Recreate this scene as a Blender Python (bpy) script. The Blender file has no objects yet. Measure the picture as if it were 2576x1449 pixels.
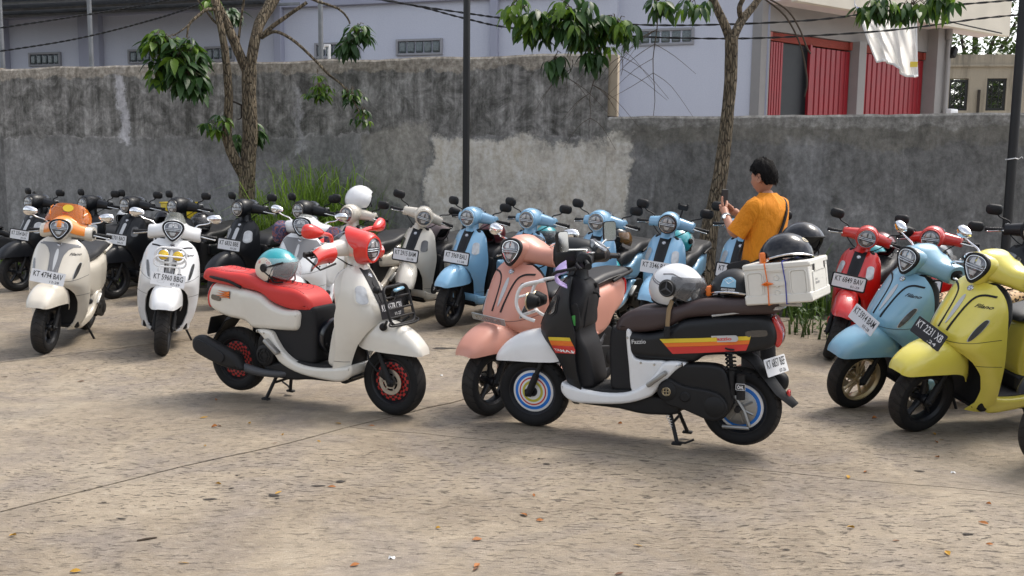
import bpy, bmesh, math, random
import numpy as np
from mathutils import Vector, Matrix, geometry, noise

random.seed(7)
R = math.radians
scene = bpy.context.scene
COL = scene.collection

# ------------------------------------------------------------------ camera
CAM_H, PITCH, ROLL, FOC = 1.5543, 0.1186, 0.0111, 2322.0      # FOC in units of a 2576 px wide picture
cd = bpy.data.cameras.new('camera')
cam = bpy.data.objects.new('camera', cd)
COL.objects.link(cam)
cd.sensor_width = 36.0
cd.lens = 36.0 * FOC / 2576.0
cd.clip_start, cd.clip_end = 0.05, 600.0
_f = Vector((0, math.cos(PITCH), -math.sin(PITCH)))
_u0 = Vector((0, math.sin(PITCH), math.cos(PITCH)))
_r0 = Vector((1, 0, 0))
_r = math.cos(ROLL) * _r0 + math.sin(ROLL) * _u0
_u = -math.sin(ROLL) * _r0 + math.cos(ROLL) * _u0
M = Matrix((_r, _u, -_f)).transposed().to_4x4()
M.translation = (0, 0, CAM_H)
cam.matrix_world = M
scene.camera = cam

# ------------------------------------------------------------------ light
SUN_EL, SUN_AZ = R(58), R(58)          # azimuth measured from +Y towards +X
world = bpy.data.worlds.new('World')
scene.world = world
world.use_nodes = True
nt = world.node_tree
bg = nt.nodes['Background']
sky = nt.nodes.new('ShaderNodeTexSky')
sky.sky_type = 'NISHITA'
sky.sun_disc = False
sky.sun_elevation = SUN_EL
sky.sun_rotation = SUN_AZ
sky.air_density, sky.dust_density, sky.ozone_density = 1.0, 3.0, 1.0
hsv = nt.nodes.new('ShaderNodeHueSaturation')
hsv.inputs['Saturation'].default_value = 0.38
nt.links.new(sky.outputs[0], hsv.inputs['Color'])
# broken cloud cover over the whole dome
tcw = nt.nodes.new('ShaderNodeTexCoord'); cn = nt.nodes.new('ShaderNodeTexNoise'); cn.inputs['Scale'].default_value = 2.6; cn.inputs['Detail'].default_value = 6; cn.inputs['Roughness'].default_value = .6
nt.links.new(tcw.outputs['Generated'], cn.inputs['Vector'])
cr = nt.nodes.new('ShaderNodeValToRGB'); cr.color_ramp.elements[0].position = .42; cr.color_ramp.elements[0].color = (.72, .74, .78, 1); cr.color_ramp.elements[1].position = .62; cr.color_ramp.elements[1].color = (1.5, 1.47, 1.42, 1)
nt.links.new(cn.outputs['Fac'], cr.inputs[0])
cm = nt.nodes.new('ShaderNodeMix'); cm.data_type = 'RGBA'; cm.blend_type = 'MULTIPLY'; cm.inputs[0].default_value = 1.0
nt.links.new(hsv.outputs[0], cm.inputs[6]); nt.links.new(cr.outputs[0], cm.inputs[7]); nt.links.new(cm.outputs[2], bg.inputs['Color'])
bg.inputs['Strength'].default_value = 0.15
sl = bpy.data.lights.new('sun', 'SUN')
sl.energy, sl.angle, sl.color = 1.5, R(18), (1.0, 0.92, 0.80)
sun = bpy.data.objects.new('sun', sl)
COL.objects.link(sun)
_d = Vector((math.sin(SUN_AZ) * math.cos(SUN_EL), math.cos(SUN_AZ) * math.cos(SUN_EL), math.sin(SUN_EL)))
sun.rotation_euler = _d.to_track_quat('Z', 'Y').to_euler()
sun.location = (6, 6, 14)
vs = scene.view_settings
vs.view_transform, vs.look, vs.gamma, vs.use_curve_mapping = 'Standard', 'None', 1.0, False
vs.exposure = 0.88

# ------------------------------------------------------------------ picture <-> world helpers
def ray(px, py):
    return (_r * ((px - 1288) / FOC) + _u * ((724.5 - py) / FOC) + _f)
def on_ground(px, py, z=0.0):
    d = ray(px, py); t = (z - CAM_H) / d.z
    return Vector((d.x * t, d.y * t, z))
def on_plane(px, py, p0, n):
    d = ray(px, py); c = Vector((0, 0, CAM_H)); n = Vector(n)
    t = (Vector(p0) - c).dot(n) / d.dot(n)
    return c + d * t
def at_depth(px, py, Y):
    d = ray(px, py); t = Y / d.y
    return Vector((0, 0, CAM_H)) + d * t

# ------------------------------------------------------------------ materials
MATS = {}
def nodes_of(m):
    m.use_nodes = True
    return m.node_tree, m.node_tree.nodes['Principled BSDF']
def N(t, kind, **kw):
    n = t.nodes.new(kind)
    for k, v in kw.items():
        if k.startswith('in_'):
            n.inputs[int(k[3:]) if k[3:].isdigit() else k[3:].replace('_', ' ')].default_value = v
        else: setattr(n, k, v)
    return n
def mat(name, col, rough=0.5, metal=0.0, coat=0.0, var=0.06, scale=9.0, bump=0.0, bscale=60.0, trans=0.0, alpha=1.0, spec=0.5, crough=0.06, emit=None):
    if name in MATS: return MATS[name]
    m = bpy.data.materials.new(name); MATS[name] = m
    t, b = nodes_of(m)
    b.inputs['Roughness'].default_value = rough
    b.inputs['Metallic'].default_value = metal
    b.inputs['Coat Weight'].default_value = coat
    b.inputs['Coat Roughness'].default_value = crough
    b.inputs['Transmission Weight'].default_value = trans
    b.inputs['Alpha'].default_value = alpha
    b.inputs['Specular IOR Level'].default_value = spec
    tc = N(t, 'ShaderNodeTexCoord')
    nz = N(t, 'ShaderNodeTexNoise'); nz.inputs['Scale'].default_value = scale; nz.inputs['Detail'].default_value = 6
    t.links.new(tc.outputs['Object'], nz.inputs['Vector'])
    mx = N(t, 'ShaderNodeMix', data_type='RGBA')
    c = Vector(col[:3])
    mx.inputs[6].default_value = (*(c * (1 - var * 1.6)), 1)
    mx.inputs[7].default_value = (*[min(1, x * (1 + var)) for x in c], 1)
    t.links.new(nz.outputs['Fac'], mx.inputs[0])
    if coat > .3 and not trans:
        dn = N(t, 'ShaderNodeTexNoise'); dn.inputs['Scale'].default_value = 2.3; dn.inputs['Detail'].default_value = 9; dn.inputs['Roughness'].default_value = .72; t.links.new(tc.outputs['Object'], dn.inputs['Vector'])
        dr = N(t, 'ShaderNodeMapRange'); dr.inputs[1].default_value = .46; dr.inputs[2].default_value = .72; dr.inputs[4].default_value = .16; t.links.new(dn.outputs['Fac'], dr.inputs[0])
        dx = N(t, 'ShaderNodeMix', data_type='RGBA'); dx.inputs[7].default_value = (.30, .25, .19, 1); t.links.new(dr.outputs[0], dx.inputs[0]); t.links.new(mx.outputs[2], dx.inputs[6]); t.links.new(dx.outputs[2], b.inputs['Base Color'])
        cq = N(t, 'ShaderNodeMapRange'); cq.inputs[1].default_value = .4; cq.inputs[2].default_value = .75; cq.inputs[3].default_value = crough * .6; cq.inputs[4].default_value = crough + .18; t.links.new(dn.outputs['Fac'], cq.inputs[0]); t.links.new(cq.outputs[0], b.inputs['Coat Roughness'])
    else: t.links.new(mx.outputs[2], b.inputs['Base Color'])
    rr = N(t, 'ShaderNodeMapRange'); rr.inputs[3].default_value = max(0, rough - .07); rr.inputs[4].default_value = min(1, rough + .1)
    t.links.new(nz.outputs['Fac'], rr.inputs[0]); t.links.new(rr.outputs[0], b.inputs['Roughness'])
    if bump:
        n2 = N(t, 'ShaderNodeTexNoise'); n2.inputs['Scale'].default_value = bscale; n2.inputs['Detail'].default_value = 5
        t.links.new(tc.outputs['Object'], n2.inputs['Vector'])
        bp = N(t, 'ShaderNodeBump'); bp.inputs['Strength'].default_value = bump; bp.inputs['Distance'].default_value = .01
        t.links.new(n2.outputs['Fac'], bp.inputs['Height']); t.links.new(bp.outputs[0], b.inputs['Normal'])
    return m
def paint(name, col, rough=.3, coat=.9, var=.05): return mat(name, col, rough, 0, coat, var, 6)

paint('cream_paint', (.66, .61, .52)); paint('pearl_paint', (.70, .67, .60)); paint('white_paint', (.78, .79, .80))
mat('black_paint', (.008, .009, .012), .42, 0, .12, spec=.35); mat('satin_black', (.010, .011, .013), .45, 0, .06, spec=.35)
paint('pink_paint', (.60, .28, .21), .42, .15); paint('blue_paint', (.24, .47, .68)); paint('sky_paint', (.22, .44, .59))
paint('yellow_paint', (.80, .69, .10)); paint('red_paint', (.62, .010, .006)); paint('hot_red_paint', (.74, .014, .006))
paint('orange_paint', (.82, .24, .008)); paint('maroon_red', (.42, .018, .015), .5, .1); paint('grey_paint', (.16, .16, .165)); paint('silver_paint', (.5, .51, .52))
paint('lilac_paint', (.46, .36, .66), .5, .1); paint('teal_paint', (.01, .33, .38)); paint('maroon_paint', (.11, .008, .012))
paint('mauve_paint', (.24, .19, .19), .55, .05); mat('gloss_black', (.006, .007, .011), .3, 0, .8, spec=.1, crough=.03)
paint('sticker_blue', (.008, .17, .62), .5, 0); paint('sticker_red', (.6, .03, .025), .4, .3); paint('sticker_yellow', (.75, .55, .03), .4, .3)
paint('sticker_orange', (.8, .18, .015), .4, .3); paint('ring_yellow', (.52, .47, .04), .4, .3); paint('pale_blue', (.3, .5, .62), .45, .2)
paint('sticker_green', (.06, .36, .07), .5, .1)
mat('black_plastic', (.012, .012, .013), .55, bump=.05, bscale=400, spec=.3)
mat('dark_plastic', (.015, .015, .017), .6, bump=.06, bscale=300, spec=.3)
mat('grey_plastic', (.06, .062, .068), .5)
mat('engine_black', (.011, .011, .012), .48, spec=.3)
mat('alloy', (.34, .34, .33), .42, .75, var=.15, bump=.1, bscale=120)
mat('steel', (.55, .55, .54), .22, 1.0, var=.12)
mat('chrome', (.86, .86, .87), .06, 1.0, var=.03)
mat('gold_metal', (.56, .47, .31), .3, .85, var=.08)
mat('disc_steel', (.5, .47, .42), .32, .9)
mat('white_tube', (.8, .8, .8), .35, 0, .4)
mat('red_leather', (.60, .035, .03), .5, bump=.06, bscale=350)
mat('black_leather', (.018, .018, .02), .5, bump=.08, bscale=350)
mat('brown_leather', (.052, .034, .034), .5, bump=.08, bscale=350)
mat('floor_mat', (.016, .016, .017), .9, bump=.5, bscale=260)
mat('grey_mat', (.055, .052, .055), .7, bump=.2, bscale=200)
mat('plate_white', (.74, .75, .77), .45); mat('plate_black', (.012, .012, .015), .5); mat('plate_steel', (.35, .40, .42), .3, .6)
mat('ink', (.012, .012, .014), .6); mat('ink_white', (.8, .8, .8), .5); mat('ink_grey', (.2, .2, .22), .5)
mat('tail_red', (.55, .012, .012), .12, 0, 1.0); mat('amber', (.75, .36, .01), .1, 0, 1.0); mat('lamp_yellow', (.78, .5, .01), .12, 0, 1.0)
mat('lens_dark', (.15, .16, .18), .08, .6, 1.0, var=.5, scale=45); mat('lens_bright', (.6, .62, .64), .12, .6, 1.0, var=.35, scale=70)
mat('signal_lens', (.52, .53, .54), .15, .2, 1.0, var=.22, scale=40); mat('smoke_lens', (.045, .043, .042), .1, 0, 1.0)
mat('strap_tan', (.25, .17, .09), .8); mat('strap_black', (.01, .01, .012), .8)
def glassy(name, col, alpha, rough=.04):
    m = mat(name, col, rough, 0, .6, var=.02); m.node_tree.nodes['Principled BSDF'].inputs['Alpha'].default_value = alpha; return m
glassy('clear_visor', (.75, .78, .8), .16); glassy('smoke_visor', (.12, .12, .125), .5); glassy('brown_visor', (.16, .075, .015), .82)
glassy('orange_screen', (.62, .16, .006), .55); glassy('smoke_screen', (.22, .23, .20), .55); glassy('purple_screen', (.05, .035, .06), .72)

def rubber(name, freq, grooves):
    m = bpy.data.materials.new(name); MATS[name] = m
    t, b = nodes_of(m); L = t.links.new
    b.inputs['Base Color'].default_value = (.017, .017, .018, 1); b.inputs['Roughness'].default_value = .72; b.inputs['Specular IOR Level'].default_value = .25
    tc = N(t, 'ShaderNodeTexCoord'); sp = N(t, 'ShaderNodeSeparateXYZ'); L(tc.outputs['Object'], sp.inputs[0])
    at = N(t, 'ShaderNodeMath', operation='ARCTAN2'); L(sp.outputs['Z'], at.inputs[0]); L(sp.outputs['X'], at.inputs[1])
    ay = N(t, 'ShaderNodeMath', operation='ABSOLUTE'); L(sp.outputs['Y'], ay.inputs[0])
    k = N(t, 'ShaderNodeMath', operation='MULTIPLY_ADD'); L(ay.outputs[0], k.inputs[0]); k.inputs[1].default_value = grooves
    m1 = N(t, 'ShaderNodeMath', operation='MULTIPLY'); L(at.outputs[0], m1.inputs[0]); m1.inputs[1].default_value = freq
    L(m1.outputs[0], k.inputs[2])
    s = N(t, 'ShaderNodeMath', operation='SINE'); L(k.outputs[0], s.inputs[0])
    # radius mask: tread only
    r2 = N(t, 'ShaderNodeVectorMath', operation='LENGTH'); cb = N(t, 'ShaderNodeCombineXYZ')
    L(sp.outputs['X'], cb.inputs[0]); L(sp.outputs['Z'], cb.inputs[2]); L(cb.outputs[0], r2.inputs[0])
    mk = N(t, 'ShaderNodeMapRange'); mk.inputs[1].default_value = .206; mk.inputs[2].default_value = .212; L(r2.outputs['Value'], mk.inputs[0])
    gr = N(t, 'ShaderNodeMapRange'); gr.inputs[1].default_value = .72; gr.inputs[2].default_value = .9; L(s.outputs[0], gr.inputs[0])
    g2 = N(t, 'ShaderNodeMath', operation='MULTIPLY'); L(gr.outputs[0], g2.inputs[0]); L(mk.outputs[0], g2.inputs[1])
    inv = N(t, 'ShaderNodeMath', operation='SUBTRACT'); inv.inputs[0].default_value = 1; L(g2.outputs[0], inv.inputs[1])
    bp = N(t, 'ShaderNodeBump'); bp.inputs['Distance'].default_value = .012; bp.inputs['Strength'].default_value = 1; L(inv.outputs[0], bp.inputs['Height'])
    L(bp.outputs[0], b.inputs['Normal'])
    nz = N(t, 'ShaderNodeTexNoise'); nz.inputs['Scale'].default_value = 14; L(tc.outputs['Object'], nz.inputs['Vector'])
    mx = N(t, 'ShaderNodeMix', data_type='RGBA'); mx.inputs[6].default_value = (.011, .011, .012, 1); mx.inputs[7].default_value = (.04, .036, .033, 1)
    dm = N(t, 'ShaderNodeMath', operation='MULTIPLY'); L(nz.outputs['Fac'], dm.inputs[0]); L(mk.outputs[0], dm.inputs[1])
    L(dm.outputs[0], mx.inputs[0]); L(mx.outputs[2], b.inputs['Base Color'])
rubber('tyre_rubber', 26, 70); rubber('knobby_rubber', 22, 150)

# ------------------------------------------------------------------ mesh tools
def crom(pts, n, closed=False):
    P = np.asarray(pts, float); m = len(P)
    if closed: idx = lambda i: P[i % m]; segs = m
    else: idx = lambda i: P[min(max(i, 0), m - 1)]; segs = m - 1
    out = []
    per = max(1, n // segs)
    for s in range(segs):
        p0, p1, p2, p3 = idx(s - 1), idx(s), idx(s + 1), idx(s + 2)
        for k in range(per):
            t = k / per
            out.append(.5 * ((2 * p1) + (-p0 + p2) * t + (2 * p0 - 5 * p1 + 4 * p2 - p3) * t * t + (-p0 + 3 * p1 - 3 * p2 + p3) * t ** 3))
    if not closed: out.append(P[-1])
    return np.array(out)
def area2(o): 
    x, z = o[:, 0], o[:, 1]
    return .5 * np.sum(x * np.roll(z, -1) - np.roll(x, -1) * z)
def inset(o, d):
    """move a CCW closed outline inwards by d"""
    e = np.roll(o, -1, 0) - np.roll(o, 1, 0)
    n = np.stack([-e[:, 1], e[:, 0]], 1); n /= np.maximum(np.linalg.norm(n, axis=1, keepdims=True), 1e-9)
    return o + n * d
def tri_region(o, step):
    o = np.asarray(o, float); n = len(o)
    pts = [Vector(p) for p in o]
    x0, z0 = o.min(0); x1, z1 = o.max(0)
    def inside(px, pz):
        c = False; j = n - 1
        for i in range(n):
            xi, zi = o[i]; xj, zj = o[j]
            if (zi > pz) != (zj > pz) and px < (xj - xi) * (pz - zi) / (zj - zi) + xi: c = not c
            j = i
        return c
    for gx in np.arange(x0 + step * .5, x1, step):
        for gz in np.arange(z0 + step * .5, z1, step):
            if inside(gx, gz) and np.min((o[:, 0] - gx) ** 2 + (o[:, 1] - gz) ** 2) > (step * .35) ** 2: pts.append(Vector((gx, gz)))
    v, e, f, *_ = geometry.delaunay_2d_cdt(pts, [(i, (i + 1) % n) for i in range(n)], [list(range(n))], 1, 1e-6)
    return np.array([[a.x, a.y] for a in v]), [tuple(x) for x in f]

class MB:
    def __init__(s): s.v = []; s.f = []; s.mi = []; s.m = None
    def xf(s, m=None): s.m = m; return s
    def add(s, V, F, mi=0):
        b = len(s.v)
        for p in V:
            p = Vector((float(p[0]), float(p[1]), float(p[2])))
            s.v.append(tuple(s.m @ p) if s.m is not None else tuple(p))
        for k, f in enumerate(F):
            s.f.append(tuple(b + i for i in f)); s.mi.append(mi[k] if isinstance(mi, (list, tuple)) else mi)
        return s
    def loft(s, rings, cap=True, mi=0, closed=True):
        rings = np.asarray(rings, float); n, m = rings.shape[:2]; F = []
        for i in range(n - 1):
            for j in range(m if closed else m - 1):
                k = (j + 1) % m
                F.append((i * m + j, i * m + k, (i + 1) * m + k, (i + 1) * m + j))
        if cap and closed:
            F.append(tuple(range(m))[::-1]); F.append(tuple((n - 1) * m + j for j in range(m)))
        return s.add(rings.reshape(-1, 3), F, mi)
    def tube(s, pts, r, n=8, closed=False, cap=True, mi=0, smooth=0):
        if smooth: 
            pr = np.array([list(p) + [q] for p, q in zip(pts, r if hasattr(r, '__len__') else [r] * len(pts))], float)
            pr = crom(pr, smooth, closed); pts = pr[:, :3]; r = pr[:, 3]
        P = [Vector(p) for p in pts]; k = len(P); rr = r if hasattr(r, '__len__') else [r] * k
        rings = []; prev = None
        for i in range(k):
            if closed: t = P[(i + 1) % k] - P[i - 1]
            else: t = P[min(i + 1, k - 1)] - P[max(i - 1, 0)]
            t.normalize()
            if prev is None:
                a = Vector((0, 0, 1)) if abs(t.z) < .9 else Vector((1, 0, 0)); u = t.cross(a).normalized()
            else:
                u = (prev - t * prev.dot(t)); u.normalize()
            prev = u; w = t.cross(u)
            rings.append([P[i] + (u * math.cos(q) + w * math.sin(q)) * rr[i] for q in [2 * math.pi * j / n for j in range(n)]])
        if closed:
            V = [p for rg in rings for p in rg]; F = []
            for i in range(k):
                for j in range(n):
                    F.append((i * n + j, i * n + (j + 1) % n, ((i + 1) % k) * n + (j + 1) % n, ((i + 1) % k) * n + j))
            return s.add(V, F, mi)
        return s.loft([[tuple(p) for p in rg] for rg in rings], cap, mi)
    def lathe(s, prof, n=32, axis='y', mi=0, c=(0, 0, 0), a0=0, a1=2 * math.pi, mif=None):
        full = abs(a1 - a0 - 2 * math.pi) < 1e-6
        V = []; F = []; ml = []; k = len(prof); cols = n if full else n + 1
        for i in range(cols):
            a = a0 + (a1 - a0) * i / n
            for r, h in prof:
                x, y = r * math.cos(a), r * math.sin(a)
                p = {'y': (x, h, y), 'z': (x, y, h), 'x': (h, x, y)}[axis]
                V.append((p[0] + c[0], p[1] + c[1], p[2] + c[2]))
        for i in range(n):
            for j in range(k - 1):
                a, b = i * k, ((i + 1) % cols) * k
                q = (a + j, a + j + 1, b + j + 1, b + j)
                F.append(q if axis == 'y' else q[::-1]); ml.append(mif(i, j) if mif else mi)
        return s.add(V, F, ml)
    def box(s, c, d, b=.004, rot=None, mi=0):
        hx, hy, hz = d[0] / 2, d[1] / 2, d[2] / 2; b = min(b, hx * .9, hy * .9, hz * .9)
        bm = bmesh.new(); bmesh.ops.create_cube(bm, size=1)
        for v in bm.verts: v.co = Vector((v.co.x * d[0], v.co.y * d[1], v.co.z * d[2]))
        if b > 0: bmesh.ops.bevel(bm, geom=list(bm.edges), offset=b, segments=2 if b > .008 else 1, affect='EDGES', profile=.5)
        mt = Matrix.Translation(c) @ (rot.to_4x4() if rot is not None else Matrix())
        V = [tuple(mt @ v.co) for v in bm.verts]; bm.verts.index_update()
        F = [tuple(v.index for v in f.verts) for f in bm.faces]; bm.free()
        return s.add(V, F, mi)
    def inflate(s, outline, hw, r, n=48, mi=0, smooth=True, step=.06, K=5, y0=0.0, sides=(1, -1)):
        o = crom(outline, n, True) if smooth else np.asarray(outline, float)
        if area2(o) < 0: o = o[::-1]
        hf = hw if callable(hw) else (lambda x, z: hw)
        m = len(o); V = []; F = []; base = {}
        rings = []
        for k in range(K + 1):
            a = k / K * math.pi / 2
            rings.append((inset(o, r * (1 - math.cos(a))), r * math.sin(a) - r))
        for sd in (1, -1):
            real = sd in sides
            st = len(V)
            for ri, (q, dy) in enumerate(rings):
                for p in q: V.append((p[0], y0 + sd * max(.002, hf(p[0], p[1]) + dy), p[1]))
            base[sd] = st
            for ri in range(K):
                for j in range(m):
                    a, b = st + ri * m + j, st + ri * m + (j + 1) % m
                    c, d = b + m, a + m
                    F.append((a, d, c, b) if sd > 0 else (a, b, c, d))
            vv, ff = tri_region(rings[-1][0], step)
            ext = len(V)
            idx = []
            for i, p in enumerate(vv):
                if i < m: idx.append(st + K * m + i)
                else:
                    idx.append(len(V)); V.append((p[0], y0 + sd * hf(p[0], p[1]), p[1]))
            for t in ff:
                q = tuple(idx[i] for i in t)
                F.append(q[::-1] if sd > 0 else q)
        for j in range(m):
            a, b = base[1] + j, base[1] + (j + 1) % m
            c, d = base[-1] + (j + 1) % m, base[-1] + j
            F.append((a, b, c, d))
        return s.add(V, F, mi)
    def grid(s, G, th=0.0, mi=0, flip=False):
        """sheet from a (u,v,3) grid; th>0 gives it a back face that far along -normal"""
        G = np.asarray(G, float); nu, nv = G.shape[:2]
        du = np.gradient(G, axis=0); dv = np.gradient(G, axis=1)
        nn = np.cross(du, dv); nn /= np.maximum(np.linalg.norm(nn, axis=2, keepdims=True), 1e-9)
        if flip: nn = -nn
        F = []
        ix = lambda i, j: i * nv + j
        for i in range(nu - 1):
            for j in range(nv - 1):
                q = (ix(i, j), ix(i + 1, j), ix(i + 1, j + 1), ix(i, j + 1))
                F.append(q if not flip else q[::-1])
        V = G.reshape(-1, 3).tolist()
        if th:
            B = (G - nn * th).reshape(-1, 3).tolist(); o = len(V); V = V + B
            F2 = [tuple(o + i for i in f[::-1]) for f in F]
            rim = [ix(i, 0) for i in range(nu)] + [ix(nu - 1, j) for j in range(1, nv)] + [ix(i, nv - 1) for i in range(nu - 2, -1, -1)] + [ix(0, j) for j in range(nv - 2, 0, -1)]
            for a, b in zip(rim, rim[1:] + rim[:1]):
                q = (a, o + a, o + b, b); F2.append(q[::-1] if not flip else q)
            F = F + F2
        return s.add(V, F, mi)
    def patch(s, outline, fn, off, step=.02, mi=0, th=.004, flip=False):
        """outline (a,b) laid on the surface fn(a,b)->(point, normal), raised by off with a small rim"""
        o = np.asarray(outline, float); q = []
        for a, b in zip(o, np.roll(o, -1, 0)):
            k = max(1, int(np.linalg.norm(b - a) / step)); q += [a + (b - a) * i / k for i in range(k)]
        o = np.array(q)
        if area2(o) < 0: o = o[::-1]
        vv, ff = tri_region(o, step); n = len(o); V = []; W = []
        for a, b in vv:
            p, nn = fn(a, b); V.append(np.asarray(p) + np.asarray(nn) * off)
        for a, b in o:
            p, nn = fn(a, b); W.append(np.asarray(p) + np.asarray(nn) * (off - th))
        F = [f if not flip else f[::-1] for f in ff]; k = len(V)
        for i in range(n):
            q = (i, k + i, k + (i + 1) % n, (i + 1) % n); F.append(q if not flip else q[::-1])
        return s.add(V + W, F, mi)
    def sphere(s, c, r, n=16, m=10, mi=0):
        r = r if hasattr(r, '__len__') else (r, r, r)
        rings = []
        for i in range(m + 1):
            a = math.pi * (i + .001 * (i == 0) - .001 * (i == m)) / m
            rings.append([(c[0] + r[0] * math.sin(a) * math.cos(q), c[1] + r[1] * math.sin(a) * math.sin(q), c[2] - r[2] * math.cos(a)) for q in [2 * math.pi * j / n for j in range(n)]])
        return s.loft(rings, True, mi)
    def mesh(s, name, smooth=38):
        me = bpy.data.meshes.new(name)
        me.from_pydata(s.v, [], s.f)
        me.polygons.foreach_set('material_index', s.mi)
        if smooth:
            me.polygons.foreach_set('use_smooth', [True] * len(me.polygons))
            me.set_sharp_from_angle(angle=R(smooth))
        me.update(); me.validate()
        return me

def fix_normals(me):
    bm = bmesh.new(); bm.from_mesh(me); bmesh.ops.recalc_face_normals(bm, faces=bm.faces); bm.to_mesh(me); bm.free(); return me

def setmats(o, mats):
    mats = mats if isinstance(mats, (list, tuple)) else [mats]
    while len(o.data.materials) < len(mats): o.data.materials.append(None)
    for i, m in enumerate(mats):
        o.material_slots[i].link = 'OBJECT'; o.material_slots[i].material = MATS[m] if isinstance(m, str) else m
def link(name, me, mats, parent=None, loc=None, mtx=None):
    o = bpy.data.objects.new(name, me); COL.objects.link(o)
    setmats(o, mats)
    if parent is not None: o.parent = parent
    if mtx is not None: o.matrix_basis = mtx
    elif loc is not None: o.location = loc
    return o
def obj(name, mb, mats, parent=None, loc=None, smooth=38, fix=True, mtx=None):
    me = mb.mesh(name, smooth)
    if fix: fix_normals(me)
    return link(name, me, mats, parent, loc, mtx)
def tag(o, label=None, cat=None, group=None, kind=None):
    if label: o['label'] = label
    if cat: o['category'] = cat
    if group: o['group'] = group
    if kind: o['kind'] = kind
    return o
def empty(name, loc=(0, 0, 0), rot=(0, 0, 0)):
    o = bpy.data.objects.new(name, None); o.empty_display_size = .2; COL.objects.link(o)
    o.location = loc; o.rotation_euler = rot
    return o

# ------------------------------------------------------------------ lettering
TXT = {}
def text_mesh(s, h, w=None, cond=.72, bold=.0, shear=0.0):
    """flat letters in the XY plane, centred; h = cap height, w = wished width"""
    key = (s, round(h, 4), w, cond, bold, shear)
    if key in TXT: return TXT[key]
    cu = bpy.data.curves.new('letters', 'FONT'); cu.body = s; cu.size = 1.0
    cu.resolution_u = 2; cu.offset = bold; cu.shear = shear
    o = bpy.data.objects.new('letters', cu); COL.objects.link(o)
    bpy.context.view_layer.update()
    me = bpy.data.meshes.new_from_object(o.evaluated_get(bpy.context.evaluated_depsgraph_get()))
    bpy.data.objects.remove(o); bpy.data.curves.remove(cu)
    n = len(me.vertices); co = np.empty(n * 3); me.vertices.foreach_get('co', co); co = co.reshape(-1, 3)
    F = [tuple(p.vertices) for p in me.polygons]
    bpy.data.meshes.remove(me)
    k = h / .70
    co[:, :2] -= (co[:, :2].min(0) + co[:, :2].max(0)) / 2
    sx = k * cond
    if w: sx = w / max(1e-6, co[:, 0].max() - co[:, 0].min())
    co[:, 0] *= sx; co[:, 1] *= k
    TXT[key] = (co, F); return TXT[key]
def add_text(mb, s, h, m, w=None, cond=.72, bold=.0, mi=0, shear=0.0):
    co, F = text_mesh(s, h, w, cond, bold, shear)
    old = mb.m; mb.m = m if old is None else old @ m; mb.add(co, F, mi); mb.m = old
def frame_m(c, n, up=(0, 0, 1)):
    """matrix whose local Z is n, local Y is up-ish, origin c"""
    n = Vector(n).normalized(); x = Vector(up).cross(n).normalized(); y = n.cross(x)
    m = Matrix((x, y, n)).transposed().to_4x4(); m.translation = c; return m
def rrect(w, h, r, k=4):
    o = []
    for cx, cy, a in ((w / 2 - r, h / 2 - r, 0), (-w / 2 + r, h / 2 - r, 90), (-w / 2 + r, -h / 2 + r, 180), (w / 2 - r, -h / 2 + r, 270)):
        for i in range(k + 1): o.append((cx + r * math.cos(R(a + 90 * i / k)), cy + r * math.sin(R(a + 90 * i / k))))
    return np.array(o)
def slab2d(mb, o, z0, z1, mi=0):
    """closed outline in local XY extruded z0..z1"""
    n = len(o); V = [(p[0], p[1], z0) for p in o] + [(p[0], p[1], z1) for p in o]
    F = [tuple(range(n))[::-1], tuple(range(n, 2 * n))] + [(i, (i + 1) % n, n + (i + 1) % n, n + i) for i in range(n)]
    return mb.add(V, F, mi)
# ================================================================== scooters
WR = .2295
def sellipse(c, ax, ay, e, n, u, v):
    out = []
    for k in range(n):
        q = 2 * math.pi * k / n; cs, sn = math.cos(q), math.sin(q)
        a = math.copysign(abs(cs) ** e, cs) * ax; b = math.copysign(abs(sn) ** e, sn) * ay
        out.append((c[0] + u[0] * a + v[0] * b, c[1] + u[1] * a + v[1] * b, c[2] + u[2] * a + v[2] * b))
    return out

class Shield:
    """front apron: rows (z, x_front, x_edge, half width), wheel arch half width per z"""
    def __init__(s, rows, arch, nexp=2.3, mexp=1.35):
        a = np.array(sorted(rows)); s.z = a[:, 0]; s.a = a
        d = np.array(sorted(arch)); s.az = d[:, 0]; s.ay = d[:, 1]; s.n = nexp; s.m = mexp
        zz = np.linspace(s.z[0], s.z[-1], 60)
        raw = np.stack([np.interp(zz, s.z, a[:, k]) for k in (1, 2, 3)], 1)
        for _ in range(5): raw[1:-1] = .25 * raw[:-2] + .5 * raw[1:-1] + .25 * raw[2:]
        s.zz, s.rr = zz, raw
    def prm(s, z): return [np.interp(z, s.zz, s.rr[:, k]) for k in range(3)]
    def x(s, y, z):
        xf, xe, w = s.prm(z); t = min(1., abs(y) / w)
        return xe + (xf - xe) * (1 - t ** s.n) ** (1 / s.m)
    def pt(s, y, z): return np.array([s.x(y, z), y, z])
    def fn(s, y, z):
        e = .006
        dy = s.pt(y + e, z) - s.pt(y - e, z); dz = s.pt(y, z + e) - s.pt(y, z - e)
        n = np.cross(dy, dz); return s.pt(y, z), n / np.linalg.norm(n)
    def mesh(s, mb, nz=34, ny=13, th=.012):
        zt = s.zz[-1]; z0 = s.zz[0]
        for sd in (1, -1):
            G = []
            for i in range(nz + 1):
                z = z0 + (zt - z0) * i / nz; row = []
                w = s.prm(z)[2]
                ya = min(np.interp(z, s.az, s.ay), w - .02)
                for j in range(ny + 1):
                    q = j / ny; t = ya / w + (1 - ya / w) * (1 - (1 - q) ** 1.6)
                    row.append(s.pt(sd * min(t, .9995) * w, z))
                G.append(row)
            mb.grid(G, th, flip=(sd > 0))

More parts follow.
